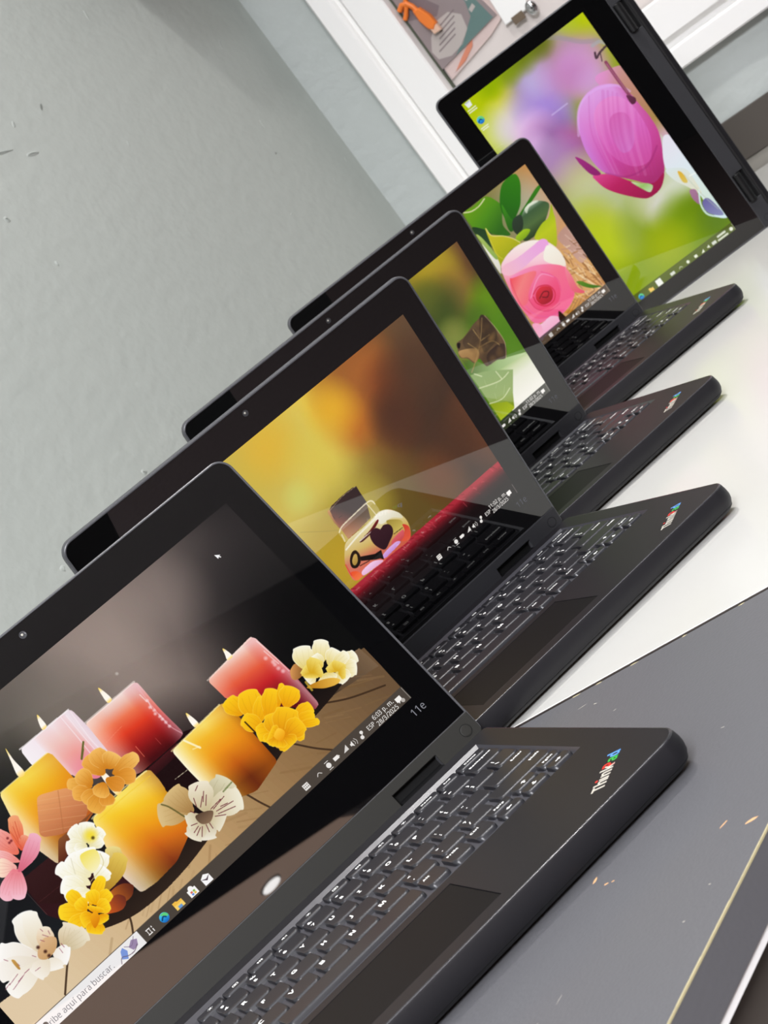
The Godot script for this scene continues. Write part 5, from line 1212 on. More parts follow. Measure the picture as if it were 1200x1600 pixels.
func paint_leaf(k: Paint) -> void:
	k.base("4a5a1e")
	k.blob(867, 604, 160, 1.0, 0, "4c7a14", 1)
	k.blob(715, 242, 120, 1.0, 0, "4a5a1e", 1)
	k.blob(890, 85, 88, 1.0, 0, "8a7826", 1)
	k.blob(1007, 40, 88, 1.0, 0, "6e4a2e", 1)
	k.blob(997, 195, 64, 1.0, 0, "5e4024", 1)
	k.blob(1000, 323, 48, 1.0, 0, "4e5a1a", 0.8)
	k.blob(857, 23, 60, 1.0, 0, "a08a20", 1)
	k.blob(908, 44, 48, 1.0, 0, "b09a24", 0.9)
	k.blob(906, 146, 48, 1.0, 0, "9a7c28", 0.8)
	k.blob(911, 235, 48, 1.0, 0, "8a6a30", 0.9)
	k.blob(902, 308, 36, 1.0, 0, "8a6c34", 0.9)
	k.blob(821, 250, 68, 1.0, 0, "3a481a", 1)
	k.blob(805, 354, 48, 1.0, 0, "44561c", 0.8)
	k.blob(982, 365, 48, 1.0, 0, "64880e", 1)
	k.blob(966, 472, 56, 1.0, 0, "5a8414", 1)
	k.blob(910, 402, 36, 1.0, 0, "46661a", 0.8)
	k.blob(947, 618, 72, 1.0, 0, "4c7c14", 1)
	k.blob(808, 443, 48, 1.0, 0, "7c8c40", 0.8)
	k.blob(826, 381, 32, 1.0, 0, "8a8a40", 0.5)
	k.blob(949, 750, 56, 1.0, 0, "56821c", 0.9)
	k.blob(805, 145, 40, 1.0, 0, "5a6220", 0.7)
	k.enlarge()
	k.poly([1003, 946, 1111, 1134, 898, 1077, 850, 943, 908, 811, 874, 723, 890, 684, 930, 700, 1008, 747], "0:8fb060 .25:c9d2a8 .5:e2e2d0 1:efece2", [942, 698, 939, 911], "", 0)
	k.poly([797, 531, 839, 592, 857, 641, 900, 662, 1010, 742, 920, 722, 879, 712, 820, 663, 801, 629], "0:4a6a22 .5:8fac6a 1:b9cc98", [803, 556, 984, 734], "", 0)
	k.poly([794, 629, 842, 665, 877, 702, 929, 763, 885, 867, 861, 940, 799, 942, 798, 823, 797, 718], "0:86a05e .5:90a660 .8:7f941e 1:98a818", [860, 688, 817, 952], "", 0)
	k.poly([797, 826, 852, 884, 863, 929, 861, 940, 799, 942], "0:8a9c1c 1:a8b824", [0, 0, 0, 1000], "", 0)
	k.line([796, 720, 868, 763, 911, 758], 1.8, "d5dcb0", 0.8)
	k.line([797, 826, 843, 852, 885, 833], 1.8, "d5dcb0", 0.8)
	k.line([875, 707, 879, 765], 1.8, "d5dcb0", 0.8)
	k.line([808, 638, 825, 677], 1.8, "d5dcb0", 0.8)
	k.line([825, 704, 821, 741], 0.8, "c8d2a0", 0.4)
	k.line([857, 762, 844, 780], 0.8, "c8d2a0", 0.4)
	k.line([875, 802, 853, 842], 0.8, "c8d2a0", 0.4)
	k.line([831, 797, 824, 841], 0.8, "c8d2a0", 0.4)
	k.poly([813, 441, 840, 441, 867, 432, 895, 418, 925, 413, 942, 413, 951, 445, 953, 507, 957, 580, 955, 620, 931, 684, 900, 662, 868, 656, 856, 644, 851, 591, 828, 591, 817, 548, 798, 515, 805, 472], "0:5a4630 .5:6a5236 1:4a3626", [0, 0, 0, 1000], "", 1)
	k.poly([925, 413, 945, 420, 953, 523, 931, 573, 877, 581, 896, 495], "0:3a2c20 1:4a3a28", [0, 0, 0, 1000], "", 1)
	k.poly([880, 602, 928, 595, 952, 625, 931, 676, 896, 657, 869, 653], "0:362820 1:453426", [0, 0, 0, 1000], "", 1)
	k.poly([836, 452, 882, 435, 892, 465, 873, 525, 833, 500], "0:453526 1:5a4630", [0, 0, 0, 1000], "", 1)
	k.poly([806, 483, 855, 527, 860, 568, 833, 593, 820, 543, 802, 520], "0:b08a58 1:8f6c40", [0, 0, 0, 1000], "", 1)
	k.line([933, 422, 892, 506, 846, 575, 803, 623], 1.6, "a98a55", 0.8)
	k.line([887, 517, 924, 522], 1.6, "a98a55", 0.8)
	k.line([872, 541, 920, 559, 935, 604], 1.6, "a98a55", 0.8)
	k.line([888, 502, 886, 440], 1.6, "a98a55", 0.8)
	k.line([863, 547, 846, 482], 1.6, "a98a55", 0.8)
	k.line([945, 420, 955, 518, 955, 612, 931, 684], 1.0, "c9b890", 0.8)
	k.blob(918, 438, 9, 1.0, 0, "94703f", 0.3)
	k.blob(913, 482, 6, 1.0, 0, "94703f", 0.3)
	k.blob(931, 475, 8, 1.0, 0, "94703f", 0.3)
	k.blob(933, 641, 11, 1.0, 0, "3a2a1c", 0.3)
	k.blob(940, 533, 5, 1.0, 0, "7a5c38", 0.3)
	k.blob(882, 595, 9, 1.0, 0, "3a2a1c", 0.3)
	k.blob(939, 563, 7, 1.0, 0, "2e2218", 0.3)
	k.blob(934, 568, 7, 1.0, 0, "2e2218", 0.3)
	k.blob(939, 509, 8, 1.0, 0, "3a2a1c", 0.3)
	k.blob(921, 545, 7, 1.0, 0, "2e2218", 0.3)
	k.blob(897, 557, 6, 1.0, 0, "7a5c38", 0.3)
	k.blob(917, 545, 5, 1.0, 0, "7a5c38", 0.3)
	k.blob(917, 522, 6, 1.0, 0, "3a2a1c", 0.3)
	k.blob(924, 547, 8, 1.0, 0, "94703f", 0.3)
	k.blob(868, 545, 5, 1.0, 0, "2e2218", 0.3)
	k.blob(925, 575, 10, 1.0, 0, "2e2218", 0.3)
	k.blob(909, 494, 10, 1.0, 0, "2e2218", 0.3)
	k.blob(929, 543, 8, 1.0, 0, "94703f", 0.3)
	k.blob(892, 490, 5, 1.0, 0, "7a5c38", 0.3)
	k.blob(889, 641, 9, 1.0, 0, "94703f", 0.3)
	k.blob(907, 543, 10, 1.0, 0, "2e2218", 0.3)
	k.blob(875, 556, 9, 1.0, 0, "94703f", 0.3)
	k.blob(931, 485, 10, 1.0, 0, "3a2a1c", 0.3)
	k.blob(879, 503, 12, 1.0, 0, "2e2218", 0.3)
	k.blob(808, 531, 12, 1.0, 0, "94703f", 0.3)
	k.blob(867, 606, 11, 1.0, 0, "2e2218", 0.3)
	k.blob(928, 497, 10, 1.0, 0, "3a2a1c", 0.3)
	k.blob(912, 525, 7, 1.0, 0, "2e2218", 0.3)
	k.blob(883, 536, 8, 1.0, 0, "2e2218", 0.3)
	k.blob(877, 537, 9, 1.0, 0, "7a5c38", 0.3)
	k.blob(917, 543, 6, 1.0, 0, "94703f", 0.3)
	k.blob(928, 616, 5, 1.0, 0, "7a5c38", 0.3)
	k.blob(852, 516, 10, 1.0, 0, "3a2a1c", 0.3)
	k.blob(929, 443, 10, 1.0, 0, "3a2a1c", 0.3)
	k.blob(848, 561, 7, 1.0, 0, "7a5c38", 0.3)
	k.blob(918, 652, 7, 1.0, 0, "3a2a1c", 0.3)
	k.blob(886, 536, 8, 1.0, 0, "3a2a1c", 0.3)
	k.blob(921, 638, 10, 1.0, 0, "94703f", 0.3)
	k.blob(906, 456, 8, 1.0, 0, "3a2a1c", 0.3)
	k.blob(938, 454, 12, 1.0, 0, "2e2218", 0.3)
	k.poly([815, 443, 824, 454, 812, 474, 809, 461], "0:100c0a 1:100c0a", [0, 0, 0, 1000], "", 1)
	k.bar("2a2b26d0", 945)

func paint_rose(k: Paint) -> void:
	k.base("c8935a")
	k.blob(966, 23, 120, 1.0, 0, "c9843c", 1)
	k.blob(821, 38, 160, 1.0, 0, "c8935c", 1)
	k.blob(714, 2, 120, 1.0, 0, "c8a070", 1)
	k.blob(961, 513, 140, 1.0, 0, "b98a68", 1)
	k.blob(960, 663, 130, 1.0, 0, "c9986a", 1)
	k.blob(980, 841, 120, 1.0, 0, "d8a468", 1)
	k.blob(894, 229, 70, 1.0, 0, "c8c0b0", 0.9)
	k.blob(462, 24, 250, 1.0, 0, "3a5a1c", 1)
	k.enlarge()
	k.line([991, 502, 987, 901], 1.8, "e8c288", 0.75)
	k.line([988, 598, 997, 954], 2.4, "a8703c", 0.75)
	k.line([916, 708, 970, 941], 3.0, "f0d8b0", 0.75)
	k.line([930, 585, 918, 913], 1.8, "d0a058", 0.75)
	k.line([996, 549, 989, 761], 2.4, "b88a78", 0.75)
	k.line([971, 728, 987, 931], 3.0, "8a5a34", 0.75)
	k.line([945, 745, 945, 938], 1.8, "e8c288", 0.75)
	k.line([949, 811, 983, 956], 2.4, "a8703c", 0.75)
	k.line([805, 909, 877, 859], 3.0, "f0d8b0", 0.75)
	k.line([813, 950, 907, 878], 1.8, "d0a058", 0.75)
	k.line([835, 958, 923, 900], 2.4, "b88a78", 0.75)
	k.line([816, 913, 948, 932], 3.0, "8a5a34", 0.75)
	k.line([992, 663, 991, 845], 1.8, "e8c288", 0.75)
	k.poly([800, 912, 871, 872, 912, 895, 922, 949, 821, 960], "0:d8a048 1:b87828", [0, 0, 0, 1000], "", 0)
	k.line([809, 913, 855, 881], 1.0, "8a5420", 0.8)
	k.line([813, 934, 870, 891], 1.0, "8a5420", 0.8)
	k.line([819, 952, 885, 900], 1.0, "8a5420", 0.8)
	k.line([832, 964, 900, 910], 1.0, "8a5420", 0.8)
	k.line([850, 967, 912, 926], 1.0, "8a5420", 0.8)
	k.poly([946, 504, 1006, 481, 1016, 533, 1013, 630, 1011, 709, 968, 734, 955, 616], "0:b98f80 1:c8a090", [0, 0, 0, 1000], "", 1)
	k.line([976, 522, 988, 598], 1.6, "e0c0b0", 0.6)
	k.line([999, 512, 1002, 595], 1.6, "e0c0b0", 0.6)
	k.line([971, 637, 988, 688], 1.6, "e0c0b0", 0.6)
	k.line([949, 569, 962, 645], 1.6, "e0c0b0", 0.6)
	k.line([878, 882, 883, 906], 1.6, "f0d8b0", 0.6)
	k.line([936, 650, 951, 670], 2.4, "e8c288", 0.6)
	k.line([971, 756, 981, 795], 1.6, "a8703c", 0.6)
	k.line([887, 746, 891, 797], 1.0, "6a4424", 0.6)
	k.line([993, 699, 1002, 754], 2.4, "6a4424", 0.6)
	k.line([906, 913, 903, 970], 1.6, "a8703c", 0.6)
	k.line([1029, 656, 1042, 658], 2.4, "6a4424", 0.6)
	k.line([883, 811, 886, 846], 1.6, "d8a890", 0.6)
	k.line([915, 824, 947, 843], 1.6, "8a5a34", 0.6)
	k.line([935, 619, 953, 668], 2.4, "e8c288", 0.6)
	k.line([936, 825, 958, 826], 1.0, "8a5a34", 0.6)
	k.line([915, 896, 918, 931], 1.6, "f0d8b0", 0.6)
	k.line([981, 770, 979, 819], 2.4, "f0d8b0", 0.6)
	k.line([1008, 872, 1029, 927], 1.0, "8a5a34", 0.6)
	k.line([824, 837, 834, 893], 2.4, "f0d8b0", 0.6)
	k.line([935, 604, 946, 654], 2.4, "b88a78", 0.6)
	k.line([946, 745, 953, 800], 1.6, "f0d8b0", 0.6)
	k.line([965, 775, 980, 818], 1.6, "8a5a34", 0.6)
	k.line([878, 842, 885, 885], 1.6, "a8703c", 0.6)
	k.line([966, 700, 983, 757], 1.6, "d8a890", 0.6)
	k.line([890, 795, 912, 808], 1.0, "d8a890", 0.6)
	k.line([965, 849, 996, 866], 1.6, "a8703c", 0.6)
	k.line([1002, 608, 1025, 656], 1.0, "d8a890", 0.6)
	k.line([1045, 696, 1048, 739], 1.6, "a8703c", 0.6)
	k.line([892, 818, 900, 871], 1.0, "b88a78", 0.6)
	k.line([951, 725, 951, 774], 1.6, "a8703c", 0.6)
	k.line([910, 666, 920, 720], 1.6, "d8a890", 0.6)
	k.line([1040, 757, 1060, 770], 1.0, "6a4424", 0.6)
	k.line([924, 832, 932, 857], 1.6, "a8703c", 0.6)
	k.line([1023, 836, 1051, 863], 1.6, "e8c288", 0.6)
	k.line([951, 798, 948, 854], 1.0, "8a5a34", 0.6)
	k.line([980, 768, 999, 811], 1.0, "d8a890", 0.6)
	k.line([1013, 688, 1044, 711], 1.0, "a8703c", 0.6)
	k.line([996, 633, 1005, 656], 1.6, "a8703c", 0.6)
	k.line([848, 793, 846, 839], 2.4, "a8703c", 0.6)
	k.line([917, 781, 917, 838], 1.0, "f0d8b0", 0.6)
	k.line([982, 643, 1009, 674], 1.6, "6a4424", 0.6)
	k.line([1048, 770, 1080, 791], 1.0, "f0d8b0", 0.6)
	k.line([908, 825, 926, 834], 2.4, "e8c288", 0.6)
	k.line([994, 839, 1017, 884], 2.4, "e8c288", 0.6)
	k.line([1008, 799, 1021, 832], 1.0, "d8a890", 0.6)
	k.line([986, 913, 993, 978], 1.6, "b88a78", 0.6)
	k.line([946, 709, 957, 767], 2.4, "d8a890", 0.6)
	k.line([973, 863, 1003, 881], 1.6, "8a5a34", 0.6)
	k.line([889, 850, 907, 882], 1.6, "f0d8b0", 0.6)
	k.line([905, 875, 928, 911], 1.0, "f0d8b0", 0.6)
	k.line([911, 725, 940, 741], 1.6, "8a5a34", 0.6)
	k.line([951, 737, 954, 768], 1.0, "e8c288", 0.6)
	k.line([905, 886, 914, 927], 1.0, "a8703c", 0.6)
	k.line([1015, 795, 1042, 813], 2.4, "a8703c", 0.6)
	k.line([975, 811, 987, 848], 2.4, "f0d8b0", 0.6)
	k.line([846, 868, 860, 916], 1.6, "8a5a34", 0.6)
	k.line([933, 583, 960, 611], 2.4, "b88a78", 0.6)
	k.line([1022, 640, 1033, 702], 1.6, "a8703c", 0.6)
	k.line([936, 945, 956, 989], 1.6, "6a4424", 0.6)
	k.line([1014, 643, 1022, 686], 1.6, "6a4424", 0.6)
	k.line([1019, 630, 1022, 663], 2.4, "b88a78", 0.6)
	k.line([955, 591, 968, 597], 2.4, "f0d8b0", 0.6)
	k.line([1052, 761, 1061, 777], 2.4, "e8c288", 0.6)
	k.line([924, 627, 927, 684], 2.4, "6a4424", 0.6)
	k.line([881, 904, 891, 967], 1.6, "a8703c", 0.6)
	k.line([943, 882, 953, 927], 1.6, "6a4424", 0.6)
	k.line([986, 884, 1003, 913], 1.6, "d8a890", 0.6)
	k.line([995, 891, 1011, 943], 1.0, "a8703c", 0.6)
	k.line([973, 698, 992, 755], 1.6, "e8c288", 0.6)
	k.line([905, 891, 914, 937], 1.6, "8a5a34", 0.6)
	k.line([911, 834, 914, 870], 1.6, "8a5a34", 0.6)
	k.line([983, 604, 1020, 620], 1.6, "8a5a34", 0.6)
	k.line([865, 804, 884, 852], 1.6, "f0d8b0", 0.6)
	k.line([901, 679, 911, 690], 2.4, "f0d8b0", 0.6)
	k.line([887, 893, 908, 908], 2.4, "e8c288", 0.6)
	k.line([1038, 724, 1061, 743], 1.6, "8a5a34", 0.6)
	k.line([860, 871, 873, 915], 2.4, "a8703c", 0.6)
	k.line([1006, 675, 1023, 669], 1.6, "a8703c", 0.6)
	k.line([1033, 615, 1039, 646], 1.0, "8a5a34", 0.6)
	k.line([938, 645, 958, 646], 1.6, "f0d8b0", 0.6)
	k.line([985, 790, 1009, 793], 1.0, "8a5a34", 0.6)
	k.line([871, 808, 874, 838], 1.0, "e8c288", 0.6)
	k.line([938, 875, 962, 903], 1.6, "d8a890", 0.6)
	k.line([860, 836, 869, 888], 1.6, "e8c288", 0.6)
	k.line([887, 893, 904, 953], 2.4, "d8a890", 0.6)
	k.line([1035, 765, 1038, 811], 2.4, "a8703c", 0.6)
	k.line([963, 875, 985, 883], 1.0, "8a5a34", 0.6)
	k.line([865, 817, 884, 817], 2.4, "e8c288", 0.6)
	k.line([919, 840, 912, 886], 1.6, "b88a78", 0.6)
	k.line([1025, 599, 1037, 629], 1.6, "a8703c", 0.6)
	k.line([1045, 677, 1066, 707], 1.0, "8a5a34", 0.6)
	k.line([935, 782, 962, 800], 2.4, "a8703c", 0.6)
	k.line([979, 567, 988, 625], 1.0, "6a4424", 0.6)
	k.line([959, 766, 953, 816], 1.6, "f0d8b0", 0.6)
	k.line([938, 814, 955, 863], 1.6, "f0d8b0", 0.6)
	k.line([955, 647, 981, 658], 2.4, "a8703c", 0.6)
	k.line([978, 747, 993, 797], 2.4, "f0d8b0", 0.6)
	k.line([947, 631, 945, 679], 1.0, "6a4424", 0.6)
	k.line([894, 856, 911, 917], 1.0, "d8a890", 0.6)
	k.line([938, 668, 934, 718], 1.6, "8a5a34", 0.6)
	k.line([841, 850, 874, 866], 2.4, "f0d8b0", 0.6)
	k.line([857, 791, 865, 835], 2.4, "8a5a34", 0.6)
	k.line([984, 581, 1007, 603], 1.0, "a8703c", 0.6)
	k.line([914, 737, 931, 763], 1.0, "8a5a34", 0.6)
	k.line([905, 747, 925, 760], 1.6, "8a5a34", 0.6)
	k.line([885, 922, 884, 969], 1.0, "b88a78", 0.6)
	k.poly([701, 1, 741, 7, 803, 6, 828, 63, 833, 123, 799, 218, 801, 300, 753, 238, 732, 172, 701, 143, 698, 109], "0:6a9a10 .5:4c8a14 1:2a6414", [726, -13, 767, 236], "", 1)
	k.poly([698, 109, 732, 172, 745, 229, 737, 277, 714, 288, 693, 163], "0:1c3a1c 1:24482a", [0, 0, 0, 1000], "", 1)
	k.poly([838, 90, 880, 14, 923, 0, 949, 12, 947, 68, 919, 141, 887, 201, 823, 249, 821, 167], "0:2f7a0e .6:226a0e 1:1c5a12", [942, 13, 821, 225], "", 1)
	k.poly([839, 111, 842, 233, 899, 216, 984, 164, 1012, 170, 967, 203, 888, 242, 824, 290, 807, 258], "0:3a8a14 1:1e5a10", [0, 0, 0, 1000], "", 1)
	k.poly([833, 341, 866, 263, 910, 220, 941, 220, 972, 249, 992, 293, 975, 331, 928, 382, 882, 403, 836, 394], "0:8aa08a .2:3c5a38 .6:4e6a3a 1:2a4020", [914, 225, 909, 397], "", 1)
	k.poly([901, 227, 924, 217, 952, 223, 963, 242, 922, 235, 900, 257], "0:e8ecd8 1:a8b8a0", [0, 0, 0, 1000], "", 1)
	k.poly([842, 233, 877, 238, 864, 300, 829, 336, 820, 284], "0:2a3c2c 1:203020", [0, 0, 0, 1000], "", 1)
	k.poly([870, 417, 920, 372, 961, 364, 997, 309, 986, 366, 978, 406, 944, 502, 919, 545, 905, 482], "0:9ab414 .5:b9c41c 1:a8b020", [0, 0, 0, 1000], "", 1)
	k.poly([736, 163, 741, 223, 772, 268, 802, 327, 816, 383, 768, 377, 723, 409, 700, 420, 714, 317, 721, 256], "0:c8c02c .5:b8b41a 1:98a012", [0, 0, 0, 1000], "", 1)
	k.line([737, 169, 740, 227, 775, 275, 801, 328, 815, 377], 1.4, "eee2a0", 0.8)
	k.line([726, 244, 716, 340, 725, 391], 1.2, "d8c850", 0.7)
	k.poly([812, 334, 853, 325, 875, 354, 844, 375, 816, 368], "0:a0c41c 1:7aa014", [0, 0, 0, 1000], "", 1)
	k.line([701, 1, 728, 25, 763, 29, 797, 13], 1.8, "f4e8c8", 0.85)
	k.poly([693, 221, 710, 282, 707, 389, 694, 441, 685, 441], "0:f3f0e8 1:d8d4c8", [0, 0, 0, 1000], "", 1)
	k.poly([693, 163, 704, 195, 712, 305, 712, 364, 701, 361, 694, 262], "0:a8c060 1:88a850", [0, 0, 0, 1000], "", 1)
	k.poly([696, 444, 729, 397, 779, 381, 825, 390, 871, 429, 906, 493, 922, 575, 917, 659, 898, 735, 882, 846, 846, 901, 789, 917, 748, 894, 689, 856, 678, 763, 677, 620], "0:f3e8e0 .25:f4c8d4 .5:f08aa4 1:ee6f9a", [852, 415, 721, 838], "", 1)
	k.poly([691, 457, 715, 429, 765, 443, 838, 447, 889, 446, 906, 479, 891, 514, 835, 513, 770, 519, 713, 506], "0:e9a4dc .5:eab0d8 1:f0b8c8", [876, 445, 711, 483], "", 1)
	k.poly([896, 502, 923, 586, 910, 684, 862, 597, 857, 550], "0:f4f0e4 1:ece0d0", [0, 0, 0, 1000], "", 1)
	k.poly([700, 529, 721, 516, 797, 544, 859, 604, 903, 680, 903, 752, 879, 862, 833, 904, 773, 896, 700, 831, 679, 702, 681, 595], "0:f08cb8 .4:f0708c 1:ee5a8c", [0, 0, 0, 1000], "", 1)
	k.poly([703, 522, 716, 529, 803, 587, 753, 647, 705, 716, 682, 696, 683, 606], "0:ee5560 .5:f08080 1:ee6a7a", [702, 531, 744, 667], "", 1)
	k.poly([723, 688, 775, 625, 819, 608, 850, 684, 843, 775, 811, 835, 759, 838, 722, 779], "0:f07aa0 .5:ec5580 1:e84470", [0, 0, 0, 1000], "", 1)
	k.poly([904, 692, 908, 757, 903, 843, 916, 895, 901, 891, 878, 841, 884, 768], "0:f0849a 1:e0586a", [0, 0, 0, 1000], "", 1)
	k.line([728, 706, 780, 643, 817, 629, 848, 690], 1.6, "f6a8d0", 0.7)
	k.line([744, 697, 777, 679, 812, 714, 818, 773, 795, 813, 760, 808, 737, 758, 739, 710], 1.8, "c8203c", 0.85)
	k.line([756, 713, 786, 701, 808, 739, 795, 784, 764, 783, 749, 744], 1.6, "a81830", 0.85)
	k.line([775, 727, 796, 738, 790, 766, 768, 759], 1.6, "7a1024", 0.85)
	k.line([719, 704, 722, 779, 757, 845, 810, 853], 1.4, "d83c68", 0.85)
	k.line([695, 724, 708, 811, 753, 881, 819, 906], 1.4, "e8609a", 0.85)
	k.line([702, 531, 682, 696, 694, 784], 1.2, "e04468", 0.85)
	k.line([818, 611, 853, 707, 842, 793], 1.2, "e8508a", 0.85)
	k.poly([755, 701, 785, 689, 813, 726, 810, 772, 787, 803, 754, 791, 742, 745], "0:d83040 1:a01828", [0, 0, 0, 1000], "", 1)
	k.line([756, 743, 782, 726, 798, 747, 783, 768, 767, 747], 1.6, "5a0c18", 0.9)
	k.poly([716, 881, 753, 881, 779, 925, 772, 956, 720, 959, 678, 954, 677, 882], "0:f4c0d8 1:f0a8c8", [0, 0, 0, 1000], "", 1)
	k.poly([674, 847, 702, 884, 682, 960, 669, 962], "0:f4a0c0 1:f0b8d0", [0, 0, 0, 1000], "", 1)
	k.poly([789, 887, 798, 940, 797, 958, 771, 945], "0:2a1408 1:2a1408", [0, 0, 0, 1000], "", 1)
	k.poly([910, 811, 928, 829, 950, 883, 983, 941, 946, 908, 918, 852], "0:5a8a20 1:3a6a18", [0, 0, 0, 1000], "", 1)
	k.bar("2e2a28c0", 945)

func paint_blossom(k: Paint) -> void:
	k.base("88a010")
	k.blob(900, 15, 93, 1.0, 0, "b4c400", 1)
	k.blob(997, -7, 57, 1.0, 0, "b8c808", 1)
	k.blob(629, -5, 72, 1.0, 0, "5f6a10", 1)
	k.blob(446, 13, 72, 1.0, 0, "6e8a08", 1)
	k.blob(282, 32, 61, 1.0, 0, "8aa800", 1)
	k.blob(382, 62, 39, 1.0, 0, "5c6420", 0.7)
	k.blob(192, 58, 57, 1.0, 0, "b4c400", 1)
	k.blob(52, 50, 72, 1.0, 0, "b2c206", 1)
	k.blob(-11, 151, 57, 1.0, 0, "bccc10", 1)
	k.blob(237, 102, 39, 1.0, 0, "d0cc20", 0.8)
	k.blob(834, 31, 43, 1.0, 0, "b8bca0", 0.7)
	k.blob(882, 83, 46, 1.0, 0, "8a8090", 0.7)
	k.blob(943, 71, 43, 1.0, 0, "c8b090", 0.6)
	k.blob(168, 181, 61, 1.0, 0, "e0dcd8", 0.9)
	k.blob(266, 203, 54, 1.0, 0, "dcc8e0", 0.9)
	k.blob(475, 114, 68, 1.0, 0, "b8a0dc", 1)
	k.blob(445, 190, 61, 1.0, 0, "ac8ed8", 1)
	k.blob(507, 89, 39, 1.0, 0, "c0b4d8", 0.7)
	k.blob(728, 131, 68, 1.0, 0, "c88cc8", 1)
	k.blob(806, 177, 57, 1.0, 0, "d098cc", 0.9)
	k.blob(700, 170, 39, 1.0, 0, "c080b8", 0.7)
	k.blob(788, 245, 43, 1.0, 0, "d0a0d8", 0.7)
	k.blob(467, 262, 46, 1.0, 0, "a080d0", 0.8)
	k.blob(294, 253, 46, 1.0, 0, "eab8e8", 0.9)
	k.blob(340, 324, 57, 1.0, 0, "8e5c9c", 0.9)
	k.blob(445, 368, 43, 1.0, 0, "c468b8", 0.8)
	k.blob(214, 297, 39, 1.0, 0, "d8b0e0", 0.9)
	k.blob(302, 372, 43, 1.0, 0, "a888b8", 0.9)
	k.blob(454, 443, 58, 1.0, 0, "9a4a90", 0.8)
	k.blob(294, 423, 62, 1.0, 0, "b088b8", 0.9)
	k.blob(366, 533, 72, 1.0, 0, "c4c48c", 1)
	k.blob(384, 652, 82, 1.0, 0, "c0c4a0", 1)
	k.blob(228, 618, 53, 1.0, 0, "b8c070", 0.8)
	k.blob(469, 720, 77, 1.0, 0, "b0bc80", 0.9)
	k.blob(234, 669, 58, 1.0, 0, "b4c020", 0.8)
	k.blob(251, 756, 62, 1.0, 0, "b8c81c", 0.9)
	k.blob(522, 790, 62, 1.0, 0, "8aa02c", 0.9)
	k.blob(683, 731, 53, 1.0, 0, "d0d0b8", 0.9)
	k.blob(727, 797, 48, 1.0, 0, "d8d4d8", 0.9)
	k.blob(849, 769, 53, 1.0, 0, "dce0d0", 0.9)
	k.blob(803, 861, 62, 1.0, 0, "5f8200", 1)
	k.blob(896, 901, 58, 1.0, 0, "5c7e00", 1)
	k.blob(674, 895, 67, 1.0, 0, "7c9a04", 1)
	k.blob(560, 895, 53, 1.0, 0, "a0b004", 0.9)
	k.blob(952, 924, 43, 1.0, 0, "5e8020", 0.9)
	k.blob(952, 653, 58, 1.0, 0, "dce0e8", 0.9)
	k.blob(968, 573, 43, 1.0, 0, "d8c8e0", 0.8)
	k.blob(992, -3, 48, 1.0, 0, "b4c408", 1)
	k.blob(1037, -3, 29, 1.0, 0, "c0cc10", 0.8)
	k.blob(876, -1, 26, 1.0, 0, "b0c030", 0.6)
	k.blob(634, -9, 33, 1.0, 0, "66701a", 0.9)
	k.blob(493, -5, 33, 1.0, 0, "6c7c10", 0.9)
	k.blob(373, 7, 29, 1.0, 0, "7c9408", 0.8)
	k.blob(223, 7, 29, 1.0, 0, "8aa800", 0.8)
	k.enlarge()
	k.line([661, -29, 791, 29, 882, 83, 976, 116], 7.4, "9a929c", 0.45)
	k.poly([810, 232, 928, 227, 1033, 256, 1039, 328, 1020, 398, 1009, 496, 1002, 580, 963, 555, 936, 465, 908, 398], "0:e890d0b0 .5:e068b880 1:d858a830", [0, 0, 0, 1000], "", 1)
	k.poly([561, 307, 643, 263, 734, 247, 823, 255, 907, 288, 948, 344, 957, 403, 967, 462, 955, 528, 899, 599, 827, 664, 756, 674, 694, 655, 633, 614, 563, 568, 499, 518, 485, 440, 510, 372], "0:dc9ce0 .3:d878c8 .6:cc4ea4 .85:b83a80 1:a83070", [749, 268, 700, 650], "0:c890e890 .25:d880d000 .8:c0408000 1:c04888a0", 1)
	k.poly([651, 345, 728, 307, 834, 312, 903, 357, 918, 434, 895, 519, 804, 591, 685, 572, 614, 495, 615, 416], "0:e48cd0 .5:d868bc 1:cc50a0", [787, 316, 729, 583], "", 1)
	k.poly([727, 385, 787, 371, 851, 398, 836, 454, 764, 511, 683, 508, 680, 444], "0:d468b4 1:d070c0", [0, 0, 0, 1000], "", 1)
	k.line([721, 257, 587, 381, 539, 542], 2.4, "b83c94", 0.15)
	k.line([753, 263, 616, 390, 559, 551], 2.4, "f0b4e8", 0.15)
	k.line([783, 270, 645, 400, 579, 561], 2.4, "e69cdc", 0.15)
	k.line([810, 278, 672, 410, 600, 570], 5.3, "b83c94", 0.15)
	k.line([836, 289, 699, 421, 620, 579], 3.7, "b83c94", 0.15)
	k.line([858, 302, 723, 433, 640, 588], 2.4, "c04c9c", 0.15)
	k.line([876, 318, 745, 448, 660, 598], 3.7, "b83c94", 0.15)
	k.line([889, 337, 766, 463, 681, 607], 5.3, "e69cdc", 0.15)
	k.line([900, 360, 784, 480, 701, 616], 3.7, "c04c9c", 0.15)
	k.line([907, 385, 801, 499, 720, 625], 5.3, "f0b4e8", 0.15)
	k.line([910, 413, 816, 519, 742, 634], 3.7, "c04c9c", 0.15)
	k.line([912, 441, 831, 540, 762, 644], 2.4, "c04c9c", 0.15)
	k.line([913, 471, 845, 561, 782, 653], 2.4, "b83c94", 0.15)
	k.line([509, 356, 625, 271, 777, 257, 904, 291, 954, 339], 4.3, "e0b0f0", 0.5)
	k.line([511, 531, 609, 588, 759, 604, 893, 565], 3.2, "8e2468", 0.3)
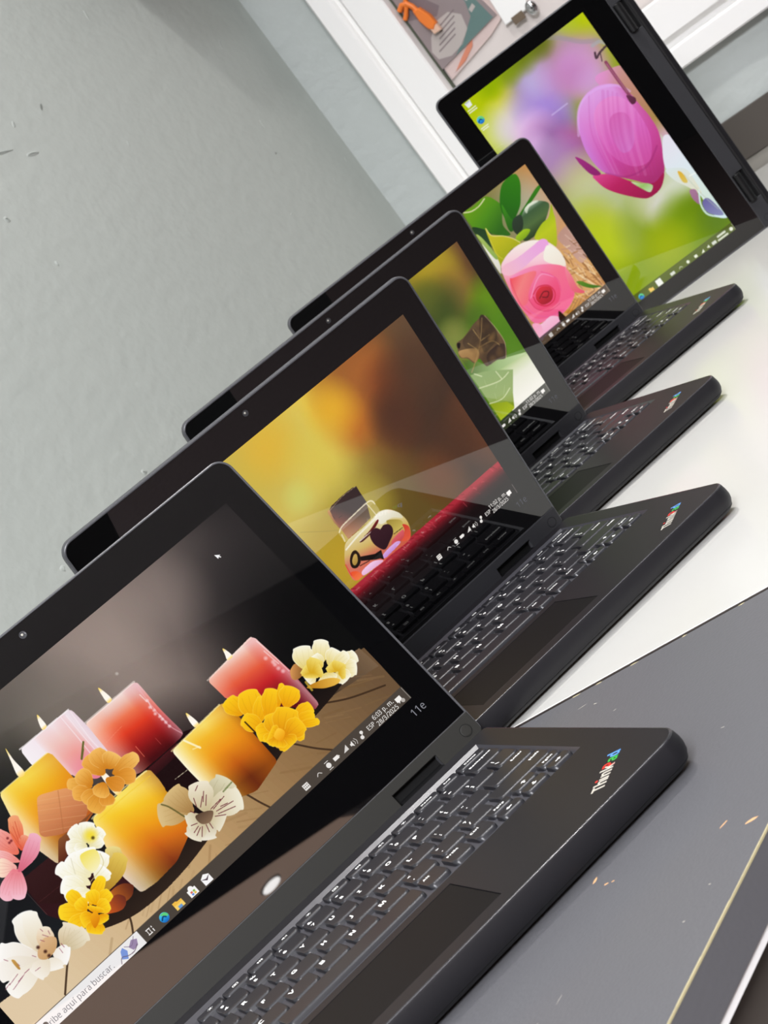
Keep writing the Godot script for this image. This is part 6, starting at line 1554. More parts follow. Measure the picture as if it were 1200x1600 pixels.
	k.poly([432, 509, 508, 533, 563, 568, 626, 619, 694, 655, 746, 670, 821, 661, 814, 674, 748, 702, 659, 705, 600, 684, 506, 624, 452, 577, 432, 537], "0:d84a90 .4:b82660 1:981a48", [0, 0, 0, 1000], "", 1)
	k.poly([614, 615, 658, 639, 703, 659, 716, 677, 679, 689, 652, 666], "0:c8e0b0 .5:98c068 1:c0d8b0", [0, 0, 0, 1000], "", 1)
	k.poly([408, 412, 447, 448, 484, 519, 431, 505, 409, 456], "0:a03080 1:8a2468", [0, 0, 0, 1000], "", 1)
	k.line([936, 199, 935, 277, 936, 332, 937, 375], 5.3, "8a4460", 0.95)
	k.line([934, 206, 937, 281, 937, 336], 1.6, "b87890", 0.6)
	k.poly([920, 344, 959, 369, 944, 386, 915, 381], "0:6a3050 1:58283e", [0, 0, 0, 1000], "", 1)
	k.line([914, 146, 901, 166, 940, 157, 1012, 150], 3.5, "4a3440", 0.95)
	k.line([939, 163, 920, 187], 1.7, "4a3440", 0.9)
	k.line([926, 120, 978, 123, 1003, 140], 5.6, "a8a8b0", 0.7)
	k.poly([958, 553, 1018, 578, 1015, 648, 1027, 717, 1033, 791, 1030, 861, 1014, 943, 940, 911, 937, 822, 941, 752, 940, 696, 854, 652], "0:e4e0ec .35:dce8ee .7:d4e4da 1:c8dede", [975, 568, 983, 922], "", 1)
	k.poly([848, 657, 947, 691, 967, 731, 951, 812, 903, 760, 855, 707], "0:d8e4e4 1:e0dcc0", [0, 0, 0, 1000], "", 1)
	k.poly([906, 689, 927, 706, 922, 744, 894, 732], "0:e0b030 1:d8c060", [0, 0, 0, 1000], "", 1)
	k.poly([899, 774, 936, 790, 902, 839, 884, 808], "0:a87898 1:9a6a88", [0, 0, 0, 1000], "", 1)
	k.poly([919, 842, 962, 836, 983, 865, 993, 925, 943, 908, 909, 878], "0:6a64a0 1:8a90b8", [0, 0, 0, 1000], "", 1)
	k.line([950, 795, 907, 841, 903, 884, 947, 916, 1014, 943], 2.9, "d8f0f4", 0.85)
	k.line([954, 730, 1017, 736], 2.1, "f4f8f0", 0.8)
	k.line([930, 715, 951, 812, 984, 898], 1.6, "b8c4b0", 0.5)
	k.line([445, 234, 573, 234], 2.0, "d8c8f4", 0.5)
	k.bar("4e5a1ed0", 968)
# ---------------------------------------------------------------- nodes
func put(called: String, m: Mesh, mat: Material, parent: Node = self, at := Vector3.ZERO) -> MeshInstance3D:
	var o := MeshInstance3D.new()
	o.name = called
	o.mesh = m
	o.material_override = mat
	o.position = at
	parent.add_child(o, true)
	return o


func thing(called: String, label: String, category: String, at := Vector3.ZERO, turn := Basis.IDENTITY, group := "") -> Node3D:
	var o := Node3D.new()
	o.name = called
	o.transform = Transform3D(turn, at)
	add_child(o, true)
	return tag(o, label, category, group)


func tag(o: Node3D, label: String, category: String, group := "") -> Node3D:
	o.set_meta("label", label)
	o.set_meta("category", category)
	if group:
		o.set_meta("group", group)
	return o


func struct(called: String, m: Mesh, mat: Material) -> MeshInstance3D:
	var o := put(called, m, mat)
	o.set_meta("kind", "structure")
	return o


func plain(c: String, rough: float, spec := 0.5) -> StandardMaterial3D:
	var m := StandardMaterial3D.new()
	m.albedo_color = Color(c)
	m.roughness = rough
	m.metallic_specular = spec
	return m


func grain(m: StandardMaterial3D, period: float, strength: float, octaves := 3) -> StandardMaterial3D:  # fine relief of a real surface
	var t := NoiseTexture2D.new()
	t.width = 512
	t.height = 512
	t.seamless = true
	t.as_normal_map = true
	t.bump_strength = 6.0
	var n := FastNoiseLite.new()
	n.seed = 7
	n.frequency = 0.03
	n.fractal_octaves = octaves
	t.noise = n
	m.normal_enabled = true
	m.normal_texture = t
	m.normal_scale = strength
	m.uv1_triplanar = true
	m.uv1_world_triplanar = true
	m.uv1_scale = Vector3.ONE / period
	return m


func screen(k: Paint, energy: float) -> StandardMaterial3D:
	var m := plain("040404", 0.012, 0.68)
	m.emission_enabled = true
	m.emission = Color.WHITE
	m.emission_operator = BaseMaterial3D.EMISSION_OP_MULTIPLY
	m.emission_texture = ImageTexture.create_from_image(k.im)
	m.emission_energy_multiplier = energy
	m.texture_repeat = false
	return m


func letters(s: String, height: float, parent: Node, mat: Material, at: Transform3D, called: String, align := 0, bold := false, squeeze := 1.0) -> MeshInstance3D:
	var key := "text %s %s %s %s" % [s, height, align, bold]
	if not meshes.has(key):
		var f := SystemFont.new()
		f.font_names = PackedStringArray(["Droid Sans"])
		if bold:
			f.font_weight = 700
		var t := TextMesh.new()
		t.font = f
		t.text = s
		t.font_size = 24
		t.pixel_size = height / 17.2 * MM
		t.depth = 0.03 * MM
		t.curve_step = 3.0
		t.horizontal_alignment = [HORIZONTAL_ALIGNMENT_LEFT, HORIZONTAL_ALIGNMENT_CENTER, HORIZONTAL_ALIGNMENT_RIGHT][align]
		meshes[key] = t
	var o := put(called, meshes[key], mat, parent)
	o.transform = Transform3D(at.basis * Basis.from_scale(Vector3(squeeze, 1, 1)), at.origin * MM)
	return o


# ---------------------------------------------------------------- the laptop
const HALF := 145.25
const TOP := 201.2  # upper edge of the lid, from the hinge axis
const AXIS := 17.25  # height of the hinge axis
const NOTCH := [83.7, 115.6]
const SX := 128.05
const SY0 := 34.93
const SY1 := 178.93


func base_outline() -> PackedVector2Array:
	return Shape.rounded(-144.0, 9.0, 144.0, 205.0, [5.0, 5.0, 13.0, 13.0], 8)


func lid_outline() -> PackedVector2Array:
	var p := PackedVector2Array()
	for q in Shape.rounded(-HALF, -4.4, HALF, TOP, [5.0, 5.0, 9.0, 9.0], 8):
		p.append(q)
		if p.size() == 9:  # after the lower left corner come the two notches for the hinges
			for c in [[-NOTCH[1], -4.4], [-NOTCH[1], 4.4], [-NOTCH[0], 4.4], [-NOTCH[0], -4.4], [NOTCH[0], -4.4], [NOTCH[0], 4.4], [NOTCH[1], 4.4], [NOTCH[1], -4.4]]:
				p.append(Vector2(c[0], c[1]))
	return p


func key_mesh(w: float, d: float) -> ArrayMesh:
	var id := "key %.1f %.1f" % [w, d]
	if not meshes.has(id):
		var r := minf(2.6, d * 0.3)
		var bulge := 0.9 if d > 10.0 else 0.2
		var s := Shape.new().frame(Vector3.ZERO, Vector3.RIGHT, Vector3.BACK, Vector3.UP)
		var rings := []
		for e in [[0.0, 0.7, 0.0], [0.0, 0.25, 1.2], [0.08, -0.3, 1.85], [0.22, -1.0, 2.2], [0.6, -1.7, 2.3]]:  # inset, how far the front edge stands out, height
			var p := PackedVector2Array()
			for q in Shape.rounded(e[0], e[0], w - e[0], d + e[1], [0.9, 0.9, r, r], 3):
				var t := clampf(q.x / w, 0.0, 1.0) * 2.0 - 1.0
				p.append(Vector2(q.x, q.y + (bulge * (1.0 - t * t) if q.y > d * 0.5 else 0.0)))
			rings.append([p, e[2]])
		for k in range(1, rings.size()):
			var n: int = rings[k][0].size()
			for i in n:
				var j := (i + 1) % n
				s.quad(s.at(rings[k - 1][0][i], rings[k - 1][1]), s.at(rings[k - 1][0][j], rings[k - 1][1]), s.at(rings[k][0][j], rings[k][1]), s.at(rings[k][0][i], rings[k][1]))
		s.cap(rings[-1][0], 2.3)
		meshes[id] = s.mesh(50.0)
	return meshes[id]


func add_key(root: Node3D, x0: float, x1: float, z: float, d: float, upper: String, lower := "", style := "letter") -> void:
	var k := put("key", key_mesh(x1 - x0, d), mats.key, root, Vector3(x0, 15.95, z) * MM)
	var flat := Basis(Vector3.RIGHT, -PI / 2)
	var y := 2.32
	match style:
		"letter":
			letters(upper, 3.6, k, mats.legend, Transform3D(flat, Vector3(2.0, y, 4.3)), "legend", 0, true)
		"pair":
			letters(upper, 2.7, k, mats.legend, Transform3D(flat, Vector3(2.0, y, 3.9)), "legend", 0, true)
			letters(lower, 2.9, k, mats.legend, Transform3D(flat, Vector3(2.0, y, 9.6)), "legend", 0, true)
		"word":
			letters(upper, 2.1, k, mats.legend, Transform3D(flat, Vector3(2.0, y, 3.9)), "legend", 0, true)
		"right":
			letters(upper, 2.1, k, mats.legend, Transform3D(flat, Vector3(x1 - x0 - 1.6, y, 4.2)), "legend", 2, true)
		"low":
			letters(upper, 1.9, k, mats.legend, Transform3D(flat, Vector3((x1 - x0) * 0.5, y, d * 0.5)), "legend", 1, true)
		"arrow":
			put("legend", arrow_mesh(float(lower)), mats.legend, k, Vector3((x1 - x0) * 0.5, y, d * 0.5) * MM)
		"sign":
			put("legend", sign_mesh(int(lower)), mats.legend, k, Vector3((x1 - x0) * 0.5, y, d * 0.5) * MM)


func arrow_mesh(turn: float) -> ArrayMesh:
	var id := "arrow %s" % turn
	if not meshes.has(id):
		var s := Shape.new().frame(Vector3.ZERO, Vector3.RIGHT, Vector3.BACK, Vector3.UP)
		var p := PackedVector2Array()
		for q in [Vector2(-1.7, 0), Vector2(-0.2, -1.5), Vector2(-0.2, -0.5), Vector2(1.7, -0.5), Vector2(1.7, 0.5), Vector2(-0.2, 0.5), Vector2(-0.2, 1.5)]:
			p.append(q.rotated(turn))
		s.loft(p, [[0.0, 0.0], [0.0, 0.03]])
		meshes[id] = s.mesh()
	return meshes[id]


func sign_mesh(kind: int) -> ArrayMesh:  # little signs on the function keys: a loudspeaker, suns, a screen ...
	var id := "sign %d" % kind
	if not meshes.has(id):
		var s := Shape.new().frame(Vector3.ZERO, Vector3.RIGHT, Vector3.BACK, Vector3.UP)
		match kind % 4:
			0:
				s.loft(PackedVector2Array([Vector2(-1.6, -0.5), Vector2(-0.9, -0.5), Vector2(0, -1.3), Vector2(0, 1.3), Vector2(-0.9, 0.5), Vector2(-1.6, 0.5)]), [[0.0, 0.0], [0.0, 0.03]])
				s.box(Vector3(0.6, -0.8, 0), Vector3(0.9, 0.8, 0.03))
				s.box(Vector3(1.3, -1.2, 0), Vector3(1.6, 1.2, 0.03))
			1:
				s.loft(Shape.disc(Vector2.ZERO, 0.7, 0.7, 10), [[0.0, 0.0], [0.0, 0.03]])
				for i in 6:
					var c := Vector2(1.3, 0).rotated(TAU * i / 6)
					s.loft(Shape.disc(c, 0.25, 0.25, 6), [[0.0, 0.0], [0.0, 0.03]])
			2:
				for e in [[-1.7, -1.2, 1.7, -0.85], [-1.7, 0.85, 1.7, 1.2], [-1.7, -0.85, -1.4, 0.85], [1.4, -0.85, 1.7, 0.85]]:
					s.box(Vector3(e[0], e[1], 0), Vector3(e[2], e[3], 0.03))
				s.box(Vector3(-0.7, -0.4, 0), Vector3(0.7, 0.2, 0.03))
			3:
				for e in [-1.2, 0.0, 1.2]:
					s.box(Vector3(e - 0.3, -1.1, 0), Vector3(e + 0.3, 1.1, 0.03))
				s.box(Vector3(-1.8, -0.2, 0), Vector3(1.8, 0.15, 0.03))
		meshes[id] = s.mesh()
	return meshes[id]


func add_keyboard(root: Node3D) -> void:
	var p := 18.65
	var gap := 2.9
	# function row
	var names := ["Esc", "1", "2", "3", "4"]
	for i in 5:
		add_key(root, -126.0 + i * 11.2, -126.0 + i * 11.2 + 10.4, 30.6, 7.4, names[i] if i == 0 else "", str(i), "low" if i == 0 else "sign")
	var fx := [-67.6, -51.6, -35.6, -19.6, -3.6, 14.4, 30.0, 45.8, 61.8]
	for i in 9:
		add_key(root, fx[i], fx[i] + (15.2 if i != 4 else 15.2), 30.6, 7.4, "", str(i + 1), "sign")
	add_key(root, 77.8, 93.0, 30.6, 7.4, "Home", "", "low")
	add_key(root, 93.8, 106.9, 30.6, 7.4, "End", "", "low")
	add_key(root, 107.8, 126.2, 30.6, 7.4, "Delete", "", "low")
	# the five full rows
	var z := 41.2
	add_key(root, -126.0, -118.6, z, 14.9, "~", "`", "pair")
	var shifted := ["!", "@", "#", "$", "%", "^", "&", "*", "(", ")", "_", "+"]
	for i in 12:
		var x := 5.6 + (i + 1 - 7.5) * p
		add_key(root, x, x + p - gap, z, 14.9, shifted[i], "1234567890-="[i], "pair")
	add_key(root, 107.4, 126.2, z, 14.9, "Backspace", "", "right")
	z += 17.7
	add_key(root, -126.0, 5.6 + (1.3 - 7.5) * p - gap, z, 14.9, "Tab", "", "word")
	for i in 12:
		var x := 5.6 + (i + 1.3 - 7.5) * p
		if i < 10:
			add_key(root, x, x + p - gap, z, 14.9, "QWERTYUIOP"[i])
		else:
			add_key(root, x, x + p - gap, z, 14.9, "{}"[i - 10], "[]"[i - 10], "pair")
	add_key(root, 112.4, 126.2, z, 14.9, "|", "\\", "pair")
	z += 17.7
	add_key(root, -126.0, 5.6 + (1.55 - 7.5) * p - gap, z, 14.9, "CapsLock", "", "word")
	for i in 11:
		var x := 5.6 + (i + 1.55 - 7.5) * p
		if i < 9:
			add_key(root, x, x + p - gap, z, 14.9, "ASDFGHJKL"[i])
		else:
			add_key(root, x, x + p - gap, z, 14.9, ":\""[i - 9], ";'"[i - 9], "pair")
	add_key(root, 98.9, 126.2, z, 14.9, "Enter", "", "right")
	z += 17.7
	add_key(root, -126.0, 5.6 + (2.04 - 7.5) * p - gap, z, 14.9, "Shift", "", "word")
	for i in 10:
		var x := 5.6 + (i + 2.04 - 7.5) * p
		if i < 7:
			add_key(root, x, x + p - gap, z, 14.9, "ZXCVBNM"[i])
		else:
			add_key(root, x, x + p - gap, z, 14.9, "<>?"[i - 7], ",./"[i - 7], "pair")
	add_key(root, 91.3, 126.2, z, 14.9, "Shift", "", "right")
	z += 17.7
	for e in [[-126.0, -109.5, "Fn"], [-106.6, -90.0, "Ctrl"], [-87.2, -72.4, ""], [-69.5, -54.4, "Alt"], [34.4, 47.0, "Alt"], [49.8, 62.4, "PrtSc"], [65.2, 77.2, "Ctrl"]]:
		add_key(root, e[0], e[1], z, 14.9, e[2], "", "word")
	add_key(root, -51.5, 31.6, z, 14.9, "", "", "none")
	var c := [[79.9, 93.6], [96.4, 110.6], [113.4, 126.2]]
	add_key(root, c[0][0], c[0][1], 110.7, 8.0, "PgUp", "", "low")
	add_key(root, c[1][0], c[1][1], 110.7, 8.0, "", str(PI / 2), "arrow")
	add_key(root, c[2][0], c[2][1], 110.7, 8.0, "PgDn", "", "low")
	add_key(root, c[0][0], c[0][1], 121.6, 8.0, "", "0", "arrow")
	add_key(root, c[1][0], c[1][1], 121.6, 8.0, "", str(-PI / 2), "arrow")
	add_key(root, c[2][0], c[2][1], 121.6, 8.0, "", str(PI), "arrow")


func laptop_meshes() -> void:
	var down := Shape.new()
	# upper half of the base: side walls, the deck with the keyboard well and the touchpad recess
	var o := base_outline()
	var s := Shape.new().frame(Vector3.ZERO, Vector3.RIGHT, Vector3.BACK, Vector3.UP)
	s.loft(o, [[1.7, 5.2], [0.5, 7.5], [0.0, 10.5], [0.3, 13.5], [0.95, 16.2], [1.3, 17.2]], false)
	var lip := Shape.new().frame(Vector3.ZERO, Vector3.RIGHT, Vector3.BACK, Vector3.UP)
	lip.loft(o, [[1.3, 17.2], [1.45, 17.55], [1.75, 17.83], [2.1, 17.96], [2.6, 18.0]], false, false)
	meshes.deck_edge = lip.mesh(50.0)
	var x0 := -128.6
	var x1 := 128.6
	var z0 := 22.5
	var z1 := 134.6
	var xs := [-300.0, x0, -55.5, 38.5, x1, 300.0]
	var zs := [-50.0, z0, z1, 141.5, 192.5, 300.0]
	s.sheet(Shape.inset(o, 2.6), 18.0, xs, zs, [[1, 1], [2, 1], [3, 1], [2, 3]])
	var a := PackedVector2Array([Vector2(x0, z0), Vector2(x1, z0), Vector2(x1, z1), Vector2(x0, z1)])
	var b := PackedVector2Array([Vector2(-126.9, 26.6), Vector2(126.9, 26.6), Vector2(126.9, 132.2), Vector2(-126.9, 132.2)])
	var rim := Shape.new().frame(Vector3.ZERO, Vector3.RIGHT, Vector3.BACK, Vector3.UP)
	for i in 4:
		var j := (i + 1) % 4
		rim.quad(s.at(a[i], 18.0), s.at(a[j], 18.0), s.at(b[j], 15.95), s.at(b[i], 15.95))
	meshes.keyboard_rim = rim.mesh(20.0)
	var well := Shape.new().frame(Vector3.ZERO, Vector3.RIGHT, Vector3.BACK, Vector3.UP)
	well.cap(b, 15.95)
	meshes.keyboard_tray = well.mesh()
	var t := PackedVector2Array([Vector2(-55.5, 141.5), Vector2(38.5, 141.5), Vector2(38.5, 192.5), Vector2(-55.5, 192.5)])
	for i in 4:
		var j := (i + 1) % 4
		s.quad(s.at(t[i], 18.0), s.at(t[j], 18.0), s.at(t[j], 17.2), s.at(t[i], 17.2))
	s.cap(t, 17.2)
	meshes.deck = s.mesh(30.0)
	s = Shape.new().frame(Vector3.ZERO, Vector3.RIGHT, Vector3.BACK, Vector3.UP)
	s.loft(Shape.rounded(-55.1, 141.9, 38.1, 192.1, [1.0, 1.0, 1.0, 1.0], 3), [[0.0, 17.2], [0.0, 17.75], [0.3, 17.9]])
	meshes.touchpad = s.mesh()
	s = Shape.new().frame(Vector3.ZERO, Vector3.RIGHT, Vector3.BACK, Vector3.UP)
	s.loft(Shape.rounded(-144.0, -3.0, 144.0, 204.8, [5.0, 5.0, 13.0, 13.0], 8), [[11.0, 1.9], [4.5, 2.4], [1.9, 4.3], [1.7, 4.9], [2.6, 5.2]])
	s.box(Vector3(-140, -2, 5.2), Vector3(140, 8.9, 7.5))
	meshes.bottom_cover = s.mesh()
	s = Shape.new().frame(Vector3.ZERO, Vector3.RIGHT, Vector3.BACK, Vector3.UP)
	s.loft(Shape.rounded(-16, -3, 16, 3, [2.5, 2.5, 2.5, 2.5], 4), [[0.6, 0.0], [0.0, 0.6], [0.0, 2.5]])
	meshes.foot = s.mesh()
	# hinge: a barrel that runs forward into the deck
	s = Shape.new().frame(Vector3.ZERO, Vector3(0, 0, 1), Vector3(0, 1, 0), Vector3(-1, 0, 0))
	var p := PackedVector2Array()
	p.append_array([Vector2(-4.0, 8.0), Vector2(9.4, 8.0), Vector2(9.4, 16.2)])
	for i in 11:
		var ang := PI * 0.42 + PI * 0.75 * i / 10
		p.append(Vector2(-0.8, 11.4) + Vector2(cos(ang), sin(ang)) * 4.7)
	s.loft(p, [[0.5, -15.5], [0.0, -15.0], [0.0, 15.0], [0.5, 15.5]])
	meshes.hinge = s.mesh()
	# lid
	var l := lid_outline()
	s = Shape.new()
	s.loft(l, [[2.0, -5.2], [0.8, -4.9], [0.0, -4.0], [0.0, -1.0], [0.35, -0.1], [0.9, 0.25], [1.5, 0.25], [1.6, -0.4]], false)
	s.cap(Shape.inset(l, 1.6), -0.4)
	meshes.lid = s.mesh(30.0)
	s = Shape.new()  # closes the lid behind a hinge
	s.box(Vector3(-16.5, -3.0, -4.9), Vector3(16.5, 5.0, -4.3))
	meshes.hinge_pocket = s.mesh()
	s = Shape.new()
	var g := Shape.rounded(-HALF + 1.7, 10.7, HALF - 1.7, TOP - 1.7, [0.5, 0.5, 7.3, 7.3], 8)
	s.sheet(g, 0.0, [-200.0, -SX, SX, 200.0], [-20.0, SY0, SY1, 300.0], [[1, 1]])
	s.loft(g, [[0.0, -0.4], [0.0, 0.0]], false, false)
	meshes.bezel = s.mesh()
	s = Shape.new()
	s.quad(Vector3(-SX, SY0, 0), Vector3(SX, SY0, 0), Vector3(SX, SY1, 0), Vector3(-SX, SY1, 0))
	s.uv = PackedVector2Array([Vector2(0, 1), Vector2(1, 1), Vector2(1, 0), Vector2(0, 1), Vector2(1, 0), Vector2(0, 0)])
	meshes.display = s.mesh()
	s = Shape.new()
	s.uv = PackedVector2Array([Vector2(1, 1), Vector2(1, 0), Vector2(0, 0), Vector2(1, 1), Vector2(0, 0), Vector2(0, 1)])
	s.quad(Vector3(-SX, SY0, 0), Vector3(SX, SY0, 0), Vector3(SX, SY1, 0), Vector3(-SX, SY1, 0))
	meshes.display_upright = s.mesh()
	var bar := PackedVector2Array()
	for q in Shape.rounded(-HALF + 0.9, -4.3, HALF - 0.9, 10.2, [4.2, 4.2, 0.4, 0.4], 8):
		bar.append(q)
		if bar.size() == 9:
			for c in [[-NOTCH[1], -4.3], [-NOTCH[1], 4.5], [-NOTCH[0], 4.5], [-NOTCH[0], -4.3], [NOTCH[0], -4.3], [NOTCH[0], 4.5], [NOTCH[1], 4.5], [NOTCH[1], -4.3]]:
				bar.append(Vector2(c[0], c[1]))
	s = Shape.new()
	s.loft(bar, [[0.0, -0.3], [0.0, 0.3], [0.3, 0.55]], true, false)
	meshes.lower_bar = s.mesh()
	s = Shape.new()
	s.loft(Shape.disc(Vector2.ZERO, 3.2, 3.2, 24), [[0.0, 0.0], [0.0, 0.5], [0.35, 0.7]], true, false)
	meshes.bumper = s.mesh()
	s = Shape.new()
	var out_ring := Shape.disc(Vector2.ZERO, 3.55, 3.55, 24)
	var in_ring := Shape.disc(Vector2.ZERO, 3.2, 3.2, 24)
	for i in 24:
		var j := (i + 1) % 24
		s.quad(s.at(in_ring[i], 0.58), s.at(out_ring[i], 0.58), s.at(out_ring[j], 0.58), s.at(in_ring[j], 0.58))
	meshes.bumper_groove = s.mesh()
	s = Shape.new()
	s.loft(Shape.disc(Vector2.ZERO, 2.1, 2.1, 20), [[0.0, 0.0], [0.05, 0.12], [0.5, 0.16], [0.8, 0.05]], true, false)
	meshes.webcam = s.mesh()
	s = Shape.new()
	s.loft(Shape.disc(Vector2.ZERO, 0.7, 0.7, 10), [[0.0, 0.0], [0.2, 0.2]], true, false)
	meshes.webcam_eye = s.mesh()


func text_on_lid(lid: Node3D, s: String, u: float, v: float, height: float, mat: Material, called: String, align := 1, turn := 0.0, squeeze := 1.0) -> void:
	letters(s, height, lid, mat, Transform3D(Basis(Vector3.BACK, turn), Vector3(u, v, 0.03)), called, align, false, squeeze)


func laptop(label: String, at: Transform3D, tilt: float, picture: Material, upright := false, shift := Vector3.ZERO, bar_mat := "bar", deck_mat := "deck") -> Node3D:
	var root := thing("laptop", label, "laptop", at.origin, at.basis, "open laptops in a row")
	put("deck", meshes.deck, mats[deck_mat], root)
	put("deck_edge", meshes.deck_edge, mats.edge, root)
	put("keyboard_rim", meshes.keyboard_rim, mats.rim, root)
	put("keyboard_tray", meshes.keyboard_tray, mats.tray, root)
	put("touchpad", meshes.touchpad, mats.touchpad, root)
	put("bottom_cover", meshes.bottom_cover, mats.under, root)
	for q in [[-105, 20], [105, 20], [-105, 188], [105, 188]]:
		put("foot", meshes.foot, mats.rubber, root, Vector3(q[0], 0, q[1]) * MM)
	for x in [-99.6, 99.6]:
		put("hinge", meshes.hinge, mats.hinge, root, (Vector3(x, 0, 0) + shift) * MM)
	add_keyboard(root)
	# the three-coloured lettering on the palm rest, printed at a slant
	var flat := Basis(Vector3.UP, deg_to_rad(36.2)) * Basis(Vector3.RIGHT, -PI / 2)
	var bl := Vector3(103.3, 18.03, 191.9)
	var along := Vector3(cos(deg_to_rad(36.2)), 0, -sin(deg_to_rad(36.2)))
	var upward := Vector3(-sin(deg_to_rad(36.2)), 0, -cos(deg_to_rad(36.2)))
	var x := 0.0
	for e in [["Th", "logo_grey", 8.6], ["\u0131", "logo_grey", 2.5], ["nk", "logo_grey", 7.6], ["P", "logo_red", 4.5], ["a", "logo_green", 4.0], ["d", "logo_blue", 4.2]]:
		var o := letters(e[0], 7.0, root, mats[e[1]], Transform3D(flat, bl + along * x + upward * 4.6), "lettering", 0, true, 0.82)
		if e[0] == "\u0131":
			var dot := Shape.new().frame(Vector3.ZERO, Vector3.RIGHT, Vector3.BACK, Vector3.UP)
			if not meshes.has("dot"):
				dot.loft(Shape.disc(Vector2.ZERO, 0.8, 0.8, 12), [[0.0, 0.0], [0.0, 0.03]])
				meshes.dot = dot.mesh()
			put("lettering", meshes.dot, mats.logo_red, root, (bl + along * (x + 1.1) + upward * 7.9) * MM)
		o.position.y = 18.02 * MM
		x += e[2]
	# the lid and all it carries
	var lid := put("lid", meshes.lid, mats.shell, root, (Vector3(0, AXIS, 0) + shift) * MM)
	lid.basis = Basis(Vector3.RIGHT, -tilt)
	for u in [-99.65, 99.65]:
		put("hinge_pocket", meshes.hinge_pocket, mats.black, lid, Vector3(u, 0, 0) * MM)
	put("bezel", meshes.bezel, mats.glass, lid)
	put("display", meshes.display_upright if upright else meshes.display, picture, lid)
	put("lower_bar", meshes.lower_bar, mats[bar_mat], lid)
	for u in [-137.0, 137.0]:
		put("bumper", meshes.bumper, mats[bar_mat], lid, Vector3(u, 2.8, 0.0) * MM)
		put("bumper_groove", meshes.bumper_groove, mats.black, lid, Vector3(u, 2.8, 0.0) * MM)
	put("webcam", meshes.webcam, mats.lens, lid, Vector3(0, 193.6, 0) * MM)
	put("webcam_eye", meshes.webcam_eye, mats.pale, lid, Vector3(-0.3, 193.9, 0.1) * MM)
	if not upright:
		text_on_lid(lid, "11e", 126.4, 28.2, 4.2, mats.mark, "model_mark", 1)
	return root


func clock(lid: Node3D, a: String, b: String) -> void:
	var y0 := func(t: float) -> float: return SY1 - t * 0.144
	text_on_lid(lid, a, -SX + 937 * 0.2561, y0.call(961.0), 2.6, mats.shine, "clock_text", 1, 0.0, 0.9)
	text_on_lid(lid, b, -SX + 937 * 0.2561, y0.call(988.0), 2.6, mats.shine, "date_text", 1, 0.0, 0.9)
	text_on_lid(lid, "ESP", -SX + 895 * 0.2561, y0.call(976.0), 2.5, mats.shine, "language_text", 1, 0.0, 0.9)


# ---------------------------------------------------------------- the room
func wall_at(s: float, y: float, out: float) -> Vector3:  # a point on the back wall: along it, above the table, in front of it (millimetres)
	return CORNER * 1000.0 + BACK * s + Vector3.UP * (TY * 1000.0 + y) + LEFT * out


func slab(poly: PackedVector2Array, y0: float, y1: float, r := 0.0) -> ArrayMesh:  # a horizontal board from its outline in x and z, millimetres
	var p := poly
	if not Geometry2D.is_polygon_clockwise(p):  # seen from above, z runs down the page
		p.reverse()
	p.reverse()
	var s := Shape.new().frame(Vector3.ZERO, Vector3.RIGHT, Vector3.BACK, Vector3.UP)
	s.loft(p, [[0.0, y0], [0.0, y1 - r], [r, y1]] if r > 0.0 else [[0.0, y0], [0.0, y1]])
	return s.mesh()


func room_box(d0: float, f0: float, d1: float, f1: float, y0: float, y1: float) -> ArrayMesh:  # a block set square to the room, metres
	var s := Shape.new().frame(CORNER * 1000.0, BACK * 1000.0, LEFT * 1000.0, Vector3.UP * 1000.0)
	s.box(Vector3(d0, f0, y0), Vector3(d1, f1, y1))
	return s.mesh()


func board(points: Array, z0: float, z1: float, bevel := 0.0) -> ArrayMesh:  # an upright board against the back wall: outline in (along, up), from z0 to z1 in front of it
	var p := PackedVector2Array()
	for q in points:
		p.append(Vector2(q[0], q[1]))
	if Geometry2D.is_polygon_clockwise(p):
		p.reverse()
	var s := Shape.new().frame(CORNER * 1000.0 + Vector3.UP * TY * 1000.0, BACK, Vector3.UP, LEFT)
	s.loft(p, [[0.0, z0], [0.0, z1 - bevel], [bevel, z1]] if bevel > 0.0 else [[0.0, z0], [0.0, z1]])
	return s.mesh()


func ceiling_lamp(d: float, f: float, energy: float, label: String, size := 1.0, y := 2.5) -> void:
	var c := CORNER + BACK * d + LEFT * f
	var root := thing("ceiling_lamp", label, "lamp", Vector3(c.x, y, c.z), Basis.IDENTITY, "round ceiling lamps")
	var s := Shape.new().frame(Vector3.ZERO, Vector3.RIGHT, Vector3.BACK, Vector3.UP)
	s.loft(Shape.disc(Vector2.ZERO, 75 * size, 75 * size, 28), [[4.0, -9.0], [0.0, -6.0], [0.0, -0.2]])
	put("rim", s.mesh(), mats.white, root)
	s = Shape.new().frame(Vector3.ZERO, Vector3.RIGHT, Vector3.BACK, Vector3.UP)
	s.loft(Shape.disc(Vector2.ZERO, 62 * size, 62 * size, 28), [[0.0, -10.5], [0.0, -9.2]])
	put("diffuser", s.mesh(), mats.lamp, root)
	var l := SpotLight3D.new()
	l.name = "lamp_light"
	l.position = Vector3(0, -0.02, 0)
	l.rotation.x = -PI / 2
	l.spot_angle = 46.0
	l.spot_angle_attenuation = 1.0
	l.spot_range = 12.0
	l.spot_attenuation = 2.0
	l.light_energy = energy
	l.light_color = Color("fbf8f6")
	l.light_size = 0.06
	l.shadow_enabled = true
	root.add_child(l)


